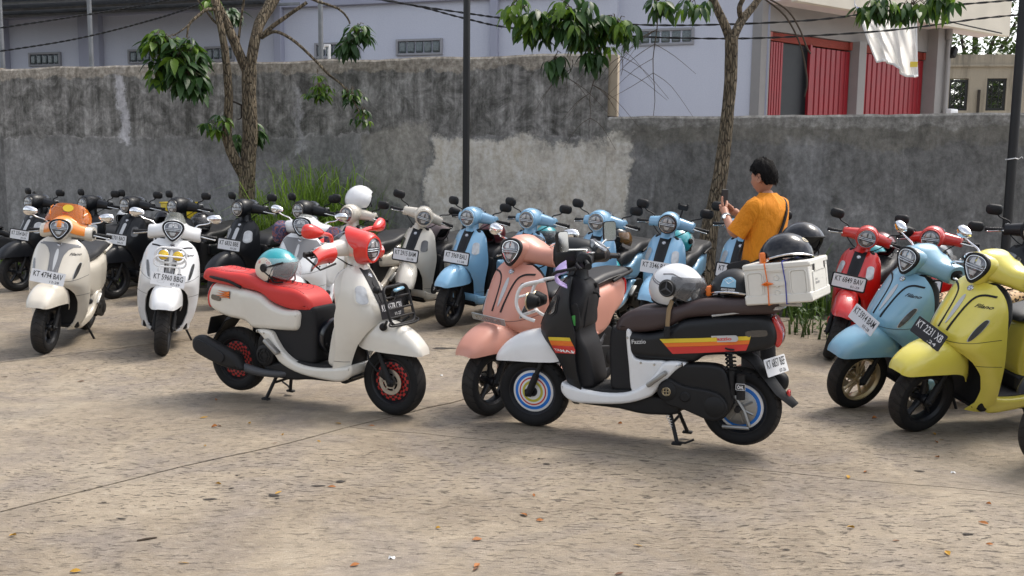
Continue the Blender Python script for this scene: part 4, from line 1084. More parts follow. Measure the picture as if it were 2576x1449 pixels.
wall_left = wall_piece(WA, WB, wn, 3.2, .16, 'boundary_wall', 'wall_plaster', 'tall grey stained plaster wall with pale patch behind the parked scooters')
wall_right = wall_piece(WB + wd2 * .002, WC, wn2, 2.365, .16, 'boundary_wall', 'wall_plaster_low', 'lower dark grey plaster wall behind the man and the red scooters')
mat('beige_plaster', (.42, .35, .26), .85, var=.15, scale=6, bump=.3, bscale=40)
ep = MB(); ep.box((0, 0, 2.78), (.13, .17, .80), .01); o = obj('wall_end_pier', ep, 'beige_plaster', None, (WB.x + .085, WB.y + .10, 0)); o.rotation_euler = (0, 0, math.atan2(wd.y, wd.x)); tag(o, 'narrow beige plastered pier at the end of the tall wall', 'pier')

mat('yard_concrete', (.42, .39, .35), .85, var=.2, scale=2, bump=.2, bscale=30)
yb = MB(); q_ = [WA - wd * 20 - wn * .2, WB - wn * .2, WC + wd2 * 30 - wn2 * .2, Vector((60, 22)), Vector((-30, 40))]
yb.add([(p.x, p.y, -.012) for p in q_], [tuple(range(5))]); tag(obj('unseen_yard', yb, 'yard_concrete'), kind='structure')  # unseen paving behind the wall, added to bounce light onto the canopy soffit

# ------------------------------------------------------------------ poles
mat('pole_black', (.010, .010, .011), .55, bump=.2, bscale=60)
def pole(px, Y, w, label):
    p = at_depth(px, 900, Y); mb = MB()
    mb.tube([(0, 0, -.02), (0, 0, 1.6), (0, 0, 6.5)], [w / 2, w / 2, w / 2 * .96], 16)
    mb.box((0, 0, .01), (.24, .24, .02), .004)
    o = obj('lamp_pole', mb, 'pole_black', None, (p.x, p.y, 0)); tag(o, label, 'pole', 'black poles in front of the wall'); return o
pole(1170, 12.0, .090, 'black steel pole in front of the pale wall patch')
pr_ = pole(2509, 9.9, .095, 'black steel pole at the right behind the red and yellow scooters')
tr = MB(); tr.tube([(-.055, -.02, 0), (0, -.058, .012), (.055, -.02, .004), (.05, .04, 0), (0, .058, 0), (-.05, .04, 0)], .006, 5, closed=True); tr.tube([(.05, -.03, .003), (.075, -.05, .03), (.085, -.05, .012)], .004, 4)
q_ = on_plane(2520, 401, (0, 9.9, 0), (0, 1, 0)); link('wire_tie', tr.mesh('wire_tie'), 'white_tube', pr_, loc=(0, 0, q_.z))

# ------------------------------------------------------------------ building on the left (lavender workshop)
tex_mat('lavender_wall', lambda t, b, L: (L(mixc(t, .35, mixc(t, mth(t, 'ADD', mth(t, 'MULTIPLY', nz(t, mapped(t), .8, 5), .5), mth(t, 'MULTIPLY', nz(t, mapped(t, (4, 4, .3)), 1.5, 7, .7), .5)), (.50, .515, .60), (.58, .60, .68)), ramp(t, nz(t, mapped(t), 55, 4, .7), [(.3, .35), (.7, .65)]), 'OVERLAY'), b.inputs['Base Color']), bump(t, b, nz(t, mapped(t), 70, 4), .25, .01), setattr(b.inputs['Roughness'], 'default_value', .85)))
tex_mat('lavender_trim', lambda t, b, L: (L(mixc(t, nz(t, mapped(t, (1, 1, .3)), 1.5, 5), (.30, .31, .39), (.36, .37, .45)), b.inputs['Base Color']), bump(t, b, nz(t, mapped(t), 50, 4), .2, .01), setattr(b.inputs['Roughness'], 'default_value', .8)))
mat('glass_block', (.10, .13, .14), .14, .1, .8, var=.6, scale=30, bump=.7, bscale=55)
mat('galvanised', (.24, .25, .26), .55, .5, var=.3, scale=8, bump=.2, bscale=30)
mat('roof_sheet', (.17, .19, .205), .5, .4, var=.3, scale=3)
mat('grout', (.30, .30, .32), .8)
GAP = 4.0
BP = WA - wn * GAP; B_ang = math.atan2(wd.y, wd.x)
def bl(px, py, off=0.0):
    """pixel -> (along, height) on the workshop facade"""
    P0 = Vector((BP.x, BP.y, 0)) + Vector((wn.x, wn.y, 0)) * off
    q = on_plane(px, py, P0, (wn.x, wn.y, 0)); d = Vector((q.x - BP.x, q.y - BP.y)); return d.dot(wd), q.z
B1 = empty('workshop_building', (BP.x, BP.y, 0), (0, 0, B_ang)); tag(B1, 'long lavender workshop building with glass block windows behind the tall wall', 'building')
def bpart(name, mb, m, parent=B1, **k): return obj(name, mb, m, parent, **k)
xa, _ = bl(-60, 150); xb, _ = bl(1535, 150); zt = bl(600, -90)[1] + 1.2
mb = MB(); mb.box(((xa - 8 + xb + .1) / 2, .17, zt / 2), (xb + .1 - xa + 8, .3, zt), 0); bpart('wall', mb, 'lavender_wall')
# beam band with stepped bays, pilasters
def band(px0, px1, lo0, lo1, hi=None):
    a, za = bl(px0, lo0, .1); b, zb = bl(px1, lo1, .1); z = (za + zb) / 2
    m_ = MB(); m_.box(((a + b) / 2, -.03, (z + zt) / 2 + .01), (b - a, .10, zt - z), .006); bpart('beam', m_, 'lavender_trim')
band(-60, 1535, 74, -42)
def pilaster(px0, px1):
    a, b = bl(px0, 120, .16)[0], bl(px1, 120, .16)[0]
    m_ = MB(); m_.box(((a + b) / 2, -.055, zt / 2), (b - a, .15, zt), .006); bpart('pilaster', m_, 'lavender_trim')
for a, b in ((-40, 8), (194, 246), (686, 704), (1230, 1248)): pilaster(a, b)
def gb_window(parent, fn, x0, x1, y0, y1, n, yoff=0.0):
    a, z1 = fn(x0, y0); b, z0 = fn(x1, y1); cxw = (a + b) / 2; cz = (z0 + z1) / 2; w, h = b - a, z1 - z0
    w_ = MB()
    for sx in (1, -1): w_.box((cxw + sx * (w / 2 + .02), .0 + yoff, cz), (.04, .06, h + .08), .004)
    for sz in (1, -1): w_.box((cxw, .0 + yoff, cz + sz * (h / 2 + .02)), (w, .058, .04), .004)
    wo = obj('window', w_, 'grout', parent)
    for k in range(n):
        g = MB(); bw = w / n; c = (a + bw * (k + .5), .012 + yoff, cz)
        g.box(c, (bw - .025, .05, h - .015), .02); g.box((c[0], c[1] - .028, cz), (bw * .62, .01, h * .68), .004)
        obj('glass_block', g, 'glass_block', wo)
for x0, x1, y0, y1, n in ((77, 150, 138, 161, 5), (327, 395, 130, 154, 4), (520, 585, 123, 148, 4), (797, 900, 114, 140, 5), (1002, 1108, 105, 132, 5)):
    gb_window(B1, bl, x0, x1, y0, y1, n, -.005)
# lean-to roof seen from below at the upper left
mb = MB(); G = []
p0, p1 = bl(-40, 44, .2)[0], bl(640, 0, .2)[0]; zr = bl(100, 38, .08)[1]
nx = 120
for i in range(nx + 1):
    x = p0 - 1 + (p1 - p0 + 1.5) * i / nx; zz = zr + .02 * math.cos(i * math.pi)
    G.append([(x, .02, zz), (x, -.9, zz + .01), (x, -1.8, zz + .02)])
mb.grid(G, .004)
RO = empty('lean_to_roof', (BP.x, BP.y, 0), (0, 0, B_ang)); tag(RO, 'grey corrugated metal lean-to roof at the upper left corner', 'roof')
# purlins and beam
obj('roof_sheet', mb, 'roof_sheet', RO, smooth=0)
for k in range(3):
    m_ = MB(); m_.box(((p0 + p1) / 2, -.3 - .6 * k, zr - .045), (p1 - p0 + 2, .04, .05), .004); obj('purlin', m_, 'galvanised', RO)
for px in (4, 228, 807):
    a, _ = bl(px, 100, GAP - .5); m_ = MB(); m_.tube([(a, -(GAP - .5), 2.9), (a, -(GAP - .5), 7)], .036, 12)
    q = obj('steel_post', m_, 'galvanised'); q.location = (BP.x, BP.y, 0); q.rotation_euler = (0, 0, B_ang)
    # base at its own foot
    tag(q, {4: 'thin galvanised steel post at the left edge behind the wall', 228: 'thin galvanised steel post beside the lavender pilaster on the left', 807: 'thin galvanised steel post right of the forked tree'}[px], 'post', 'steel posts behind the tall wall')
pv = MB(); a, z = bl(828, 145, GAP - .3); y = -(GAP - .3)
pv.tube([(a, y, 3.0), (a, y, z + .1), (a + .01, y, z + .17), (a - .07, y, z + .17), (a - .075, y, z + .12)], .022, 10); q = obj('vent_pipe', pv, 'white_tube', None, (BP.x, BP.y, 0)); q.rotation_euler = (0, 0, B_ang); tag(q, 'small white vent pipe standing above the wall beside the steel post', 'pipe')

# ------------------------------------------------------------------ shop building on the right
GAP2 = 4.2
SP = WB - wn2 * GAP2; S_ang = math.atan2(wd2.y, wd2.x)
def sl2(px, py, off=0.0):
    P0 = Vector((SP.x, SP.y, 0)) + Vector((wn2.x, wn2.y, 0)) * off
    q = on_plane(px, py, P0, (wn2.x, wn2.y, 0)); d = Vector((q.x - SP.x, q.y - SP.y)); return d.dot(wd2), q.z
B2 = empty('shop_building', (SP.x, SP.y, 0), (0, 0, S_ang)); tag(B2, 'lavender shophouse with red folding doors and a deep canopy behind the low wall', 'building')
sa, sb = sl2(1480, 200)[0], sl2(1932, 200)[0]
mb = MB(); mb.box(((sa + sb) / 2, .15, 4.5), (sb - sa, .3, 9), 0); obj('wall', mb, 'lavender_wall', B2)
mb = MB(); mb.box((sb - .09, -.02, 4.5), (.17, .05, 9), .004); obj('corner_trim', mb, 'lavender_trim', B2)
gb_window(B2, sl2, 1610, 1740, 80, 106, 5, -.005)
# recessed facade turned away from the camera
cor = Vector((SP.x, SP.y)) + wd2 * (sb + .002)
fd_ = Vector((math.cos(R(33)), math.sin(R(33)))); fn_ = Vector((fd_.y, -fd_.x))
F2 = Vector((cor.x, cor.y, 0))
def fl2(px, py, off=0.0):
    q = on_plane(px, py, F2 + Vector((fn_.x, fn_.y, 0)) * off, (fn_.x, fn_.y, 0)); d = Vector((q.x - F2.x, q.y - F2.y)); return d.dot(fd_), q.z
fm_ = Matrix.Rotation(R(33), 4, 'Z'); fm_.translation = F2
B2m = Matrix.Translation((SP.x, SP.y, 0)) @ Matrix.Rotation(S_ang, 4, 'Z')
FM = B2m.inverted() @ fm_
def f2(name, mb, m, parent=None, **k):
    o = obj(name, mb, m, B2 if parent is None else parent, **k)
    if parent is None: o.matrix_basis = FM
    return o
mat('dim_plaster', (.30, .285, .275), .85, var=.1, scale=3, bump=.2, bscale=40)
mat('canopy_plaster', (.68, .58, .55), .85, var=.1, scale=2, bump=.15, bscale=40)
mat('cream_plaster', (.72, .66, .55), .85, var=.12, scale=2, bump=.2, bscale=40)
mat('door_red', (.30, .010, .018), .42, 0, .2, var=.15, scale=4); mat('vent_red', (.36, .07, .05), .45, 0, .1, var=.2, scale=4)
mat('door_dark', (.018, .022, .026), .5)
xs = [fl2(p, 200)[0] for p in (1934, 1973, 2042, 2142, 2160, 2327, 2345)]
zt1 = fl2(1934, 76)[1]; zl = fl2(2142, 134)[1]
zlint = fl2(1990, 106)[1]
ztop2 = fl2(2160, 112)[1]
w_ = MB(); w_.box((-.2 + (xs[0] + .2) / 2, .1, 4.5), (xs[0] + .2, .2, 9), 0); w_.box(((xs[0] + xs[6]) / 2, .1, (zt1 + 9) / 2), (xs[6] - xs[0], .2, 9 - zt1), 0)
w_.box(((xs[3] + xs[4]) / 2, .03, zt1 / 2 - .002), (xs[4] - xs[3], .34, zt1), .004); w_.box(((xs[5] + xs[6]) / 2 + .12, -.02, 4.2), (xs[6] - xs[5] + .22, .4, 8.4), .004)
f2('wall', w_, 'dim_plaster')
iw = MB(); iw.box(((xs[0] + xs[5]) / 2, .30, zt1 / 2), (xs[5] - xs[0], .16, zt1 + .1), 0); f2('interior_wall', iw, 'door_dark')
def louvre(x0, x1, z0, z1, n):
    fr = MB(); fr.box(((x0 + x1) / 2, .10, (z0 + z1) / 2), (x1 - x0 - .002, .03, z1 - z0), 0)
    for s_ in (x0 + .03, x1 - .03): fr.box((s_, .05, (z0 + z1) / 2), (.06, .08, z1 - z0), .003)
    fo = f2('vent_panel', fr, 'vent_red')
    for k in range(n):
        s_ = MB(); z = z0 + (z1 - z0) * (k + .5) / n; s_.box(((x0 + x1) / 2, .055, z), (x1 - x0 - .125, .02, (z1 - z0) / n * .82), .003, Matrix.Rotation(R(-24), 3, 'X'))
        obj('slat', s_, 'vent_red', fo)
louvre(xs[0], xs[3], zlint, zt1 - .01, 7); louvre(xs[4], xs[5], zlint, zt1 - .012, 7)
def folding(x0, x1, n, z1, amp=.03, name='folding_door', m='door_red'):
    d = MB(); d.box(((x0 + x1) / 2, .13, z1 / 2), (x1 - x0, .02, z1 - .02), 0); do = f2(name, d, m)
    bw = (x1 - x0) / n
    for k in range(n):
        a = x0 + bw * k; p = MB()
        o = [(a + bw * .04, .075), (a + bw * .16, .045), (a + bw * .84, .045), (a + bw * .96, .075), (a + bw * .96, .10), (a + bw * .04, .10)]
        V = [(q[0], q[1], .0) for q in o] + [(q[0], q[1], z1 - .02) for q in o]
        p.add(V, [tuple(range(6)), tuple(range(6, 12))] + [(i, (i + 1) % 6, 6 + (i + 1) % 6, 6 + i) for i in range(6)]); obj('door_leaf', p, m, do, smooth=20)
folding(xs[0], xs[1], 6, zlint); folding(xs[2], xs[3], 8, zlint - .01); folding(xs[4], xs[5], 14, zlint)
d = MB(); d.box(((xs[1] + xs[2]) / 2, .125, zlint / 2), (xs[2] - xs[1], .02, zlint - .02), 0); f2('dark_doorway', d, 'door_dark')
d = MB(); d.box((xs[2] - .03, .04, zlint / 2), (.05, .06, zlint), .003); f2('door_post', d, 'door_red')
# canopy: soffit, fascia
cz = 4.47
def canopy(): 
    P = [fl2(1955, 18)[0] * 0 - .1, xs[6] + 1.5]
    m_ = MB(); m_.box(((P[0] + P[1]) / 2 + .0, -.25, cz + .06), (P[1] - P[0], .5, .12), .005); f2('canopy', m_, 'canopy_plaster')
    m_ = MB(); m_.box(((P[0] + P[1]) / 2 + .0, -.56, cz + 1.2), (P[1] - P[0] + .0, .12, 2.5), .005); f2('parapet', m_, 'cream_plaster')
canopy()
dp_ = MB(); dx = xs[6] + .02; dp_.tube([(dx + .02, -.27, 2.0), (dx + .02, -.27, cz - .25), (dx + .02, -.27, cz)], .035, 8); dp_.tube([(dx + .02, -.27, cz - .2), (dx + .02, -.27, cz)], .06, 10); f2('downpipe', dp_, 'dim_plaster')
fl_ = MB(); fl_.box((dx + .2, -.25, cz - .42), (.12, .14, .2), .02, Matrix.Rotation(.5, 3, 'Y')); fl_.tube([(dx + .03, -.28, cz - .25), (dx + .1, -.26, cz - .33)], .02, 6); f2('floodlight', fl_, 'black_plastic')
ac = MB(); ac.box((0, 0, .12), (.24, .2, .24), .02); 
for k in range(6): ac.box((0, -.102, .05 + .028 * k), (.18, .008, .010), .002)
qa = fl2(2342, 268); o = obj('outdoor_unit', ac, 'white_tube', None, tuple(F2 + Vector((fd_.x, fd_.y, 0)) * (qa[0] + .16) + Vector((fn_.x, fn_.y, 0)) * .3 + Vector((0, 0, qa[1] - .3)))); o.rotation_euler = (0, 0, R(33)); tag(o, 'small white outdoor unit beside the red folding doors', 'outdoor unit')
mb = MB(); mb.box((0, 0, -.15), (.34, .3, .3), .01); o2 = obj('plinth', mb, 'dim_plaster', None, tuple(o.location)); o2.rotation_euler = (0, 0, R(33)); tag(o2, 'small plastered plinth under the white outdoor unit', 'plinth')

# ------------------------------------------------------------------ far beige wall with iron grilles, far trees
FW = Vector((8.4, 24.0)); f_ang = R(-7); fdr = Vector((math.cos(f_ang), math.sin(f_ang))); fnr = Vector((fdr.y, -fdr.x))
def fw(px, py):
    q = on_plane(px, py, (FW.x, FW.y, 0), (fnr.x, fnr.y, 0)); d = Vector((q.x - FW.x, q.y - FW.y)); return d.dot(fdr), q.z
def far_wall_mat(t, b, L):
    v = mapped(t); st = nz(t, mapped(t, (3, 3, .35)), 1.6, 6, .7)
    c = mixc(t, nz(t, v, .9, 5), (.30, .255, .185), (.40, .35, .27)); c = mixc(t, ramp(t, st, [(.5, 0.0), (.72, .75)]), c, (.13, .115, .085))
    sx = t.nodes.new('ShaderNodeSeparateXYZ'); L(v, sx.inputs[0])
    c = mixc(t, mth(t, 'MULTIPLY', ramp(t, mth(t, 'MULTIPLY', sx.outputs[2], .2), [(.88, 0.0), (.95, .6)]), ramp(t, st, [(.4, 0.0), (.6, 1.0)])), c, (.10, .095, .075))
    L(c, b.inputs['Base Color']); b.inputs['Roughness'].default_value = .9; bump(t, b, nz(t, v, 18, 5), .3, .02)
tex_mat('far_beige', far_wall_mat); mat('iron_black', (.012, .013, .012), .6)
B3 = empty('garden_wall', (FW.x, FW.y, 0), (0, 0, f_ang)); tag(B3, 'stained beige wall with two ornate iron grilles at the far right', 'wall')
x0 = fw(2300, 200)[0]; x1 = fw(2700, 200)[0] + 3; ztw = (fw(2345, 141)[1] + fw(2560, 133)[1]) / 2
wins = [(fw(2390, 200), fw(2432, 278)), (fw(2484, 197), fw(2528, 277))]
wins = [(a[0], b[0], b[1], a[1]) for a, b in wins]
zs0, zs1 = min(w[2] for w in wins), max(w[3] for w in wins)
mb = MB(); 
mb.box(((x0 + x1) / 2, .12, zs0 / 2), (x1 - x0, .24, zs0), 0); mb.box(((x0 + x1) / 2, .12, (zs1 + ztw) / 2), (x1 - x0, .24, ztw - zs1), 0)
cuts = [x0, wins[0][0], wins[0][1], wins[1][0], wins[1][1], x1]
for k in (0, 2, 4): mb.box(((cuts[k] + cuts[k + 1]) / 2, .12, (zs0 + zs1) / 2), (cuts[k + 1] - cuts[k], .24, zs1 - zs0), 0)
mb.box(((x0 + x1) / 2, .10, ztw - .28), (x1 - x0, .34, .05), .01)
obj('wall', mb, 'far_beige', B3)
for a, b, z0, z1 in wins:
    g = MB(); w_, h_g = b - a, z1 - z0; cxg = (a + b) / 2; y = .06
    for s_ in (a + .03, b - .03): g.box((s_, y, (z0 + z1) / 2), (.05, .05, h_g), 0)
    for s_ in (z0 + .03, z1 - .03): g.box((cxg, y, s_), (w_ - .1, .05, .05), 0)
    for k in range(1, 3): g.box((a + w_ * k / 3, y, (z0 + z1) / 2), (.02, .02, h_g), 0)
    for iz in range(5):
        for ix in range(3):
            cx_, cz_ = a + w_ * (ix + .5) / 3, z0 + h_g * (iz + .5) / 5; rr = min(w_ / 6, h_g / 10) * .85
            sg = 1 if (ix + iz) % 2 else -1
            g.tube([(cx_ + sg * rr * (1 - k / 22) * math.cos(k * .55), y - .01, cz_ + rr * (1 - k / 22) * math.sin(k * .55)) for k in range(18)], .010, 4)
    for k in range(-3, 6):
        g.tube([(a + .03, y + .012, z0 + h_g * k / 5 * .6 + .2), (b - .03, y + .012, z0 + h_g * k / 5 * .6 + .2 + w_)] if 0 < z0 + h_g * k / 5 * .6 + .2 - z0 < h_g - w_ else [(a + .03, y + .012, z0 + .05), (a + .05, y + .012, z0 + .06)], .008, 4)
    obj('iron_grille', g, 'iron_black', B3)
sp_ = MB(); a, z = fw(2459, 262); sp_.tube([(a, -.05, z - .8), (a, -.05, z + .35)], .035, 6); obj('wall_pipe', sp_, 'soil', B3)
# ================================================================== trees and plants
def leaf_mat(name, a, b_, tr=.25):
    def f(t, b, L):
        oi = t.nodes.new('ShaderNodeObjectInfo'); g = t.nodes.new('ShaderNodeNewGeometry')
        rr = mth(t, 'FRACT', mth(t, 'ADD', oi.outputs['Random'], g.outputs['Random Per Island']))
        c = ramp(t, rr, [(0, a), (.6, b_), (1, tuple(k * 1.5 for k in b_))])
        c2 = mixc(t, nz(t, mapped(t), 25, 3), c, tuple(k * .7 for k in a))
        L(c2, b.inputs['Base Color']); b.inputs['Roughness'].default_value = .42; b.inputs['Specular IOR Level'].default_value = .4
        tb = t.nodes.new('ShaderNodeBsdfTranslucent'); L(c2, tb.inputs[0]); ms = t.nodes.new('ShaderNodeMixShader'); ms.inputs[0].default_value = tr
        out = [n for n in t.nodes if n.type == 'OUTPUT_MATERIAL'][0]
        L(b.outputs[0], ms.inputs[1]); L(tb.outputs[0], ms.inputs[2]); L(ms.outputs[0], out.inputs[0])
    return tex_mat(name, f)
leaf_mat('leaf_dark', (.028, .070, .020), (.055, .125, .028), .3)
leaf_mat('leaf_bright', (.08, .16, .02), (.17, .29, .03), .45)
leaf_mat('grass_blade', (.12, .21, .025), (.28, .43, .07), .45)
leaf_mat('weed_leaf', (.035, .08, .015), (.09, .15, .03), .3)
leaf_mat('far_leaf', (.035, .07, .014), (.085, .13, .03), .3)
mat('dry_twig', (.12, .095, .06), .85, var=.2); mat('dead_twig', (.07, .05, .035), .9, var=.2)
def bark_mat(name, c0, c1, c2):
    def f(t, b, L):
        v = mapped(t, (1, 1, .30)); n1 = nz(t, v, 26, 6, .65, 1.2); n2 = nz(t, mapped(t), 5, 4)
        wv = t.nodes.new('ShaderNodeTexVoronoi'); wv.feature = 'DISTANCE_TO_EDGE'; wv.inputs['Scale'].default_value = 30
        L(mapped(t, (1, 1, .22)), wv.inputs['Vector'])
        crack = ramp(t, wv.outputs['Distance'], [(.0, 1.0), (.13, 0.0)])
        c = ramp(t, n1, [(.3, c0), (.5, c1), (.68, c2)]); c = mixc(t, mth(t, 'MULTIPLY', crack, .8), c, tuple(k * .28 for k in c0)); c = mixc(t, .4, c, ramp(t, n2, [(.3, .3), (.7, .7)]), 'OVERLAY')
        L(c, b.inputs['Base Color']); b.inputs['Roughness'].default_value = .95
        bump(t, b, mth(t, 'SUBTRACT', n1, mth(t, 'MULTIPLY', crack, .8)), 1.0, .03)
    return tex_mat(name, f)
bark_mat('bark', (.10, .075, .05), (.20, .155, .10), (.34, .28, .19)); bark_mat('bark_dark', (.05, .04, .035), (.09, .07, .055), (.14, .11, .08))

def leaf_mesh(l=.22, w=.085, fold=.25, droop=.25, name='leaf'):
    V = []; F = []; n = 6
    for i in range(n + 1):
        t = i / n; ww = w / 2 * (math.sin(math.pi * min(1, t ** .75 * 1.0)) ** .85 if 0 < t < 1 else .02) * (1 - .15 * t)
        x = l * t; z = -droop * l * t * t
        V += [(x, ww, z + fold * ww), (x, 0, z), (x, -ww, z + fold * ww)]
    for i in range(n):
        a = 3 * i; F += [(a, a + 3, a + 4, a + 1), (a + 1, a + 4, a + 5, a + 2)]
    me = bpy.data.meshes.new(name); me.from_pydata(V, [], F); me.polygons.foreach_set('use_smooth', [True] * len(F)); me.update(); return me
LEAVES = [leaf_mesh(.23, .095, .25, .25), leaf_mesh(.20, .075, .35, .5), leaf_mesh(.17, .08, .2, .12)]

class Tree:
    def __init__(s, base, label, bark='bark'):
        s.root = empty('tree', base); tag(s.root, label, 'tree'); s.base = Vector(base); s.n = 0; s.extra = []; s.bark = bark
    def limb(s, pts, rad, name='branch', m=None, n=10, sm=14, knob=.12):
        q = crom(np.array([[*(Vector(p) - s.base), r] for p, r in zip(pts, rad)]), sm)
        mb = MB(); rings = []; P = [Vector(a[:3]) for a in q]; prev = None
        for i, p in enumerate(P):
            t = (P[min(i + 1, len(P) - 1)] - P[max(i - 1, 0)]).normalized()
            u = t.cross(Vector((0, 1, 0))).normalized() if prev is None else (prev - t * prev.dot(t)).normalized(); prev = u; w = t.cross(u)
            rings.append([tuple(p + (u * math.cos(a) + w * math.sin(a)) * q[i][3] * (1 + knob * noise.noise(Vector((p.x * 9 + math.cos(a) * 1.5, p.y * 9 + math.sin(a) * 1.5, p.z * 6)))) ) for a in [2 * math.pi * k / n for k in range(n)]])
        mb.loft(rings); return obj(name, mb, m or s.bark, s.root, smooth=60)
    def leaf(s, p, d, size, m, roll=0):
        d = Vector(d).normalized(); up = Vector((0, 0, 1)); y = up.cross(d)
        if y.length < .01: y = Vector((0, 1, 0))
        y.normalize(); z = d.cross(y)
        mt = Matrix((d, y, z)).transposed().to_4x4() @ Matrix.Rotation(roll, 4, 'X') @ Matrix.Scale(size, 4); mt.translation = Vector(p) - s.base
        me = random.choice(LEAVES)
        s.extra.append((mt, me, m))
    def whorl(s, p, n, size, m, spread=1.0, droop=.55, axis=(0, 0, 1)):
        a0 = random.random() * 6.28
        for k in range(n):
            a = a0 + 2 * math.pi * k / n + random.uniform(-.3, .3)
            dr = droop + random.uniform(-.35, .45)
            d = Vector((math.cos(a) * spread, math.sin(a) * spread, -dr)).normalized()
            s.leaf(Vector(p) + d * .045, d, size * random.uniform(.75, 1.2), m, random.uniform(-.5, .5))
    def finish(s, cap=300):
        cy = sorted(s.extra, key=lambda e: (e[0].translation + s.base).y)
        for mt, me, m in cy[:cap]: link('leaf', me, m, s.root, mtx=mt)
        if len(cy) > cap:
            by = {}
            for mt, me, m in cy[cap:]: by.setdefault(m, []).append((mt, me))
            mb = MB(); mats = list(by)
            for i, m in enumerate(mats):
                for mt, me in by[m]:
                    mb.m = mt; mb.add([v.co for v in me.vertices], [tuple(p.vertices) for p in me.polygons], i)
            mb.m = None
            o = link('foliage', mb.mesh('foliage', 60), mats, s.root); o['kind'] = 'stuff'
def clump(tr, c, rad, n, size, m, leaves=6, thick=None, mix=None, mixp=.2, seed=1, droop=.55, twig=None):
    rd = random.Random(seed); c = Vector(c); size *= .86
    for _ in range(int(n * 1.45)):
        while True:
            v = Vector((rd.uniform(-1, 1), rd.uniform(-1, 1), rd.uniform(-1, 1)))
            if v.length <= 1: break
        v = v * (.55 + .45 * rd.random())
        p = c + Vector((v.x * rad[0], v.y * rad[1], v.z * rad[2]))
        top = v.z > .25 and rd.random() < .5
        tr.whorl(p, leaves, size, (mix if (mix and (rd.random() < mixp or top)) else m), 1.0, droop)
        if twig and rd.random() < .6: twig.tube([c - tr.base + (p - c) * .15, c - tr.base + (p - c) * .6 + Vector((0, 0, .05)), p - tr.base], [.008, .006, .004], 4)

YT = 12.9
def T1(px, py, dy=0.0): return at_depth(px, py, YT + dy)
b0 = T1(619, 640); b0.z = 0
t1 = Tree(b0, 'forked rough-barked tree with two trunks rising in front of the left wall')
k_ = YT / FOC
g0 = T1(621, 600); g0 = Vector((g0.x, g0.y, -.05))
t1.limb([g0, T1(621, 500), T1(624, 420), T1(629, 340), T1(627, 260), T1(626, 200), T1(628, 172)], [23 * k_, 20 * k_, 19 * k_, 19 * k_, 18 * k_, 18 * k_, 17 * k_], 'trunk', n=14)
t1.limb([T1(627, 190), T1(640, 110), T1(652, 62, .1), T1(672, 26, .2), T1(694, -14, .3), T1(712, -60, .4)], [14 * k_, 13 * k_, 13 * k_, 14 * k_, 15 * k_, 13 * k_], 'branch', n=12)
t1.limb([T1(626, 190), T1(600, 130, -.05), T1(573, 67, -.1), T1(555, 30, -.15), T1(538, -8, -.2), T1(520, -60, -.2)], [13 * k_, 12 * k_, 12 * k_, 11 * k_, 10 * k_, 9 * k_], 'branch', n=12)
t1.limb([T1(612, 440), T1(592, 405, -.1), T1(572, 352, -.15), T1(573, 300, -.2), T1(576, 242, -.2), T1(565, 121, -.25), T1(551, 50, -.3), T1(533, -20, -.3)], [13 * k_, 13 * k_, 12 * k_, 11 * k_, 10.5 * k_, 9 * k_, 8 * k_, 7 * k_], 'trunk', 'bark', n=12)
t1.limb([T1(548, 25, -.3), T1(520, 24, -.4), T1(498, 40, -.5), T1(476, 62, -.6), T1(470, 95, -.6)], [4.5 * k_, 4 * k_, 3.5 * k_, 3 * k_, 2 * k_], sm=16, n=7)
t1.limb([T1(476, 62, -.6), T1(455, 78, -.7), T1(435, 90, -.7)], [2.6 * k_, 2 * k_, 1.5 * k_], sm=8, n=6)
t1.limb([T1(570, 55, -.1), T1(545, 58, -.2), T1(520, 30, -.2), T1(498, 0, -.2), T1(480, -30)], [5 * k_, 4 * k_, 2.2 * k_, 2 * k_, 2 * k_], sm=12, n=6)
t1.limb([T1(660, 90), T1(686, 66), T1(720, 42), T1(772, 6)], [7 * k_, 5.5 * k_, 5 * k_, 4 * k_], sm=10, n=8)
t1.limb([T1(656, 96), T1(680, 82), T1(704, 82, -.1), T1(744, 106, -.2), T1(794, 153, -.3), T1(830, 190, -.3), T1(860, 213, -.3), T1(892, 258, -.3), T1(910, 300, -.3)], [5 * k_, 4.5 * k_, 4 * k_, 3.8 * k_, 3.4 * k_, 3 * k_, 2.6 * k_, 2.0 * k_, 1.2 * k_], sm=24, n=7)
t1.limb([T1(700, -40), T1(760, -14), T1(800, 4), T1(850, 21), T1(874, 45), T1(880, 60)], [5 * k_, 4 * k_, 3.5 * k_, 3 * k_, 2.5 * k_, 2 * k_], sm=14, n=7)
t1.limb([T1(596, 130), T1(605, 60), T1(612, 10), T1(622, -40)], [4 * k_, 3 * k_, 3 * k_, 2 * k_], sm=8, n=6)
t1.limb([T1(588, 256, -.2), T1(602, 262), T1(608, 268), T1(607, 296), T1(598, 300)], [2.5 * k_, 2.5 * k_, 2.5 * k_, 2 * k_, 1.5 * k_], sm=10, n=6, m='bark_dark')
tw = MB()
S_ = 1.0
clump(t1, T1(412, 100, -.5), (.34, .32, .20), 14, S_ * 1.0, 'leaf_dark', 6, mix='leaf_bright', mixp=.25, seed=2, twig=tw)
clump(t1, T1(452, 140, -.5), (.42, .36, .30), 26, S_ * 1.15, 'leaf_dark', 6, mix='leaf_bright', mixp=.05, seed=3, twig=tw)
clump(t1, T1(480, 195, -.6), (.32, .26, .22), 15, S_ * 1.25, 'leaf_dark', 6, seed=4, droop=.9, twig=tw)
clump(t1, T1(400, 185, -.5), (.16, .16, .12), 4, S_ * 1.15, 'leaf_dark', 6, mix='leaf_bright', mixp=.2, seed=5, droop=.8, twig=tw)
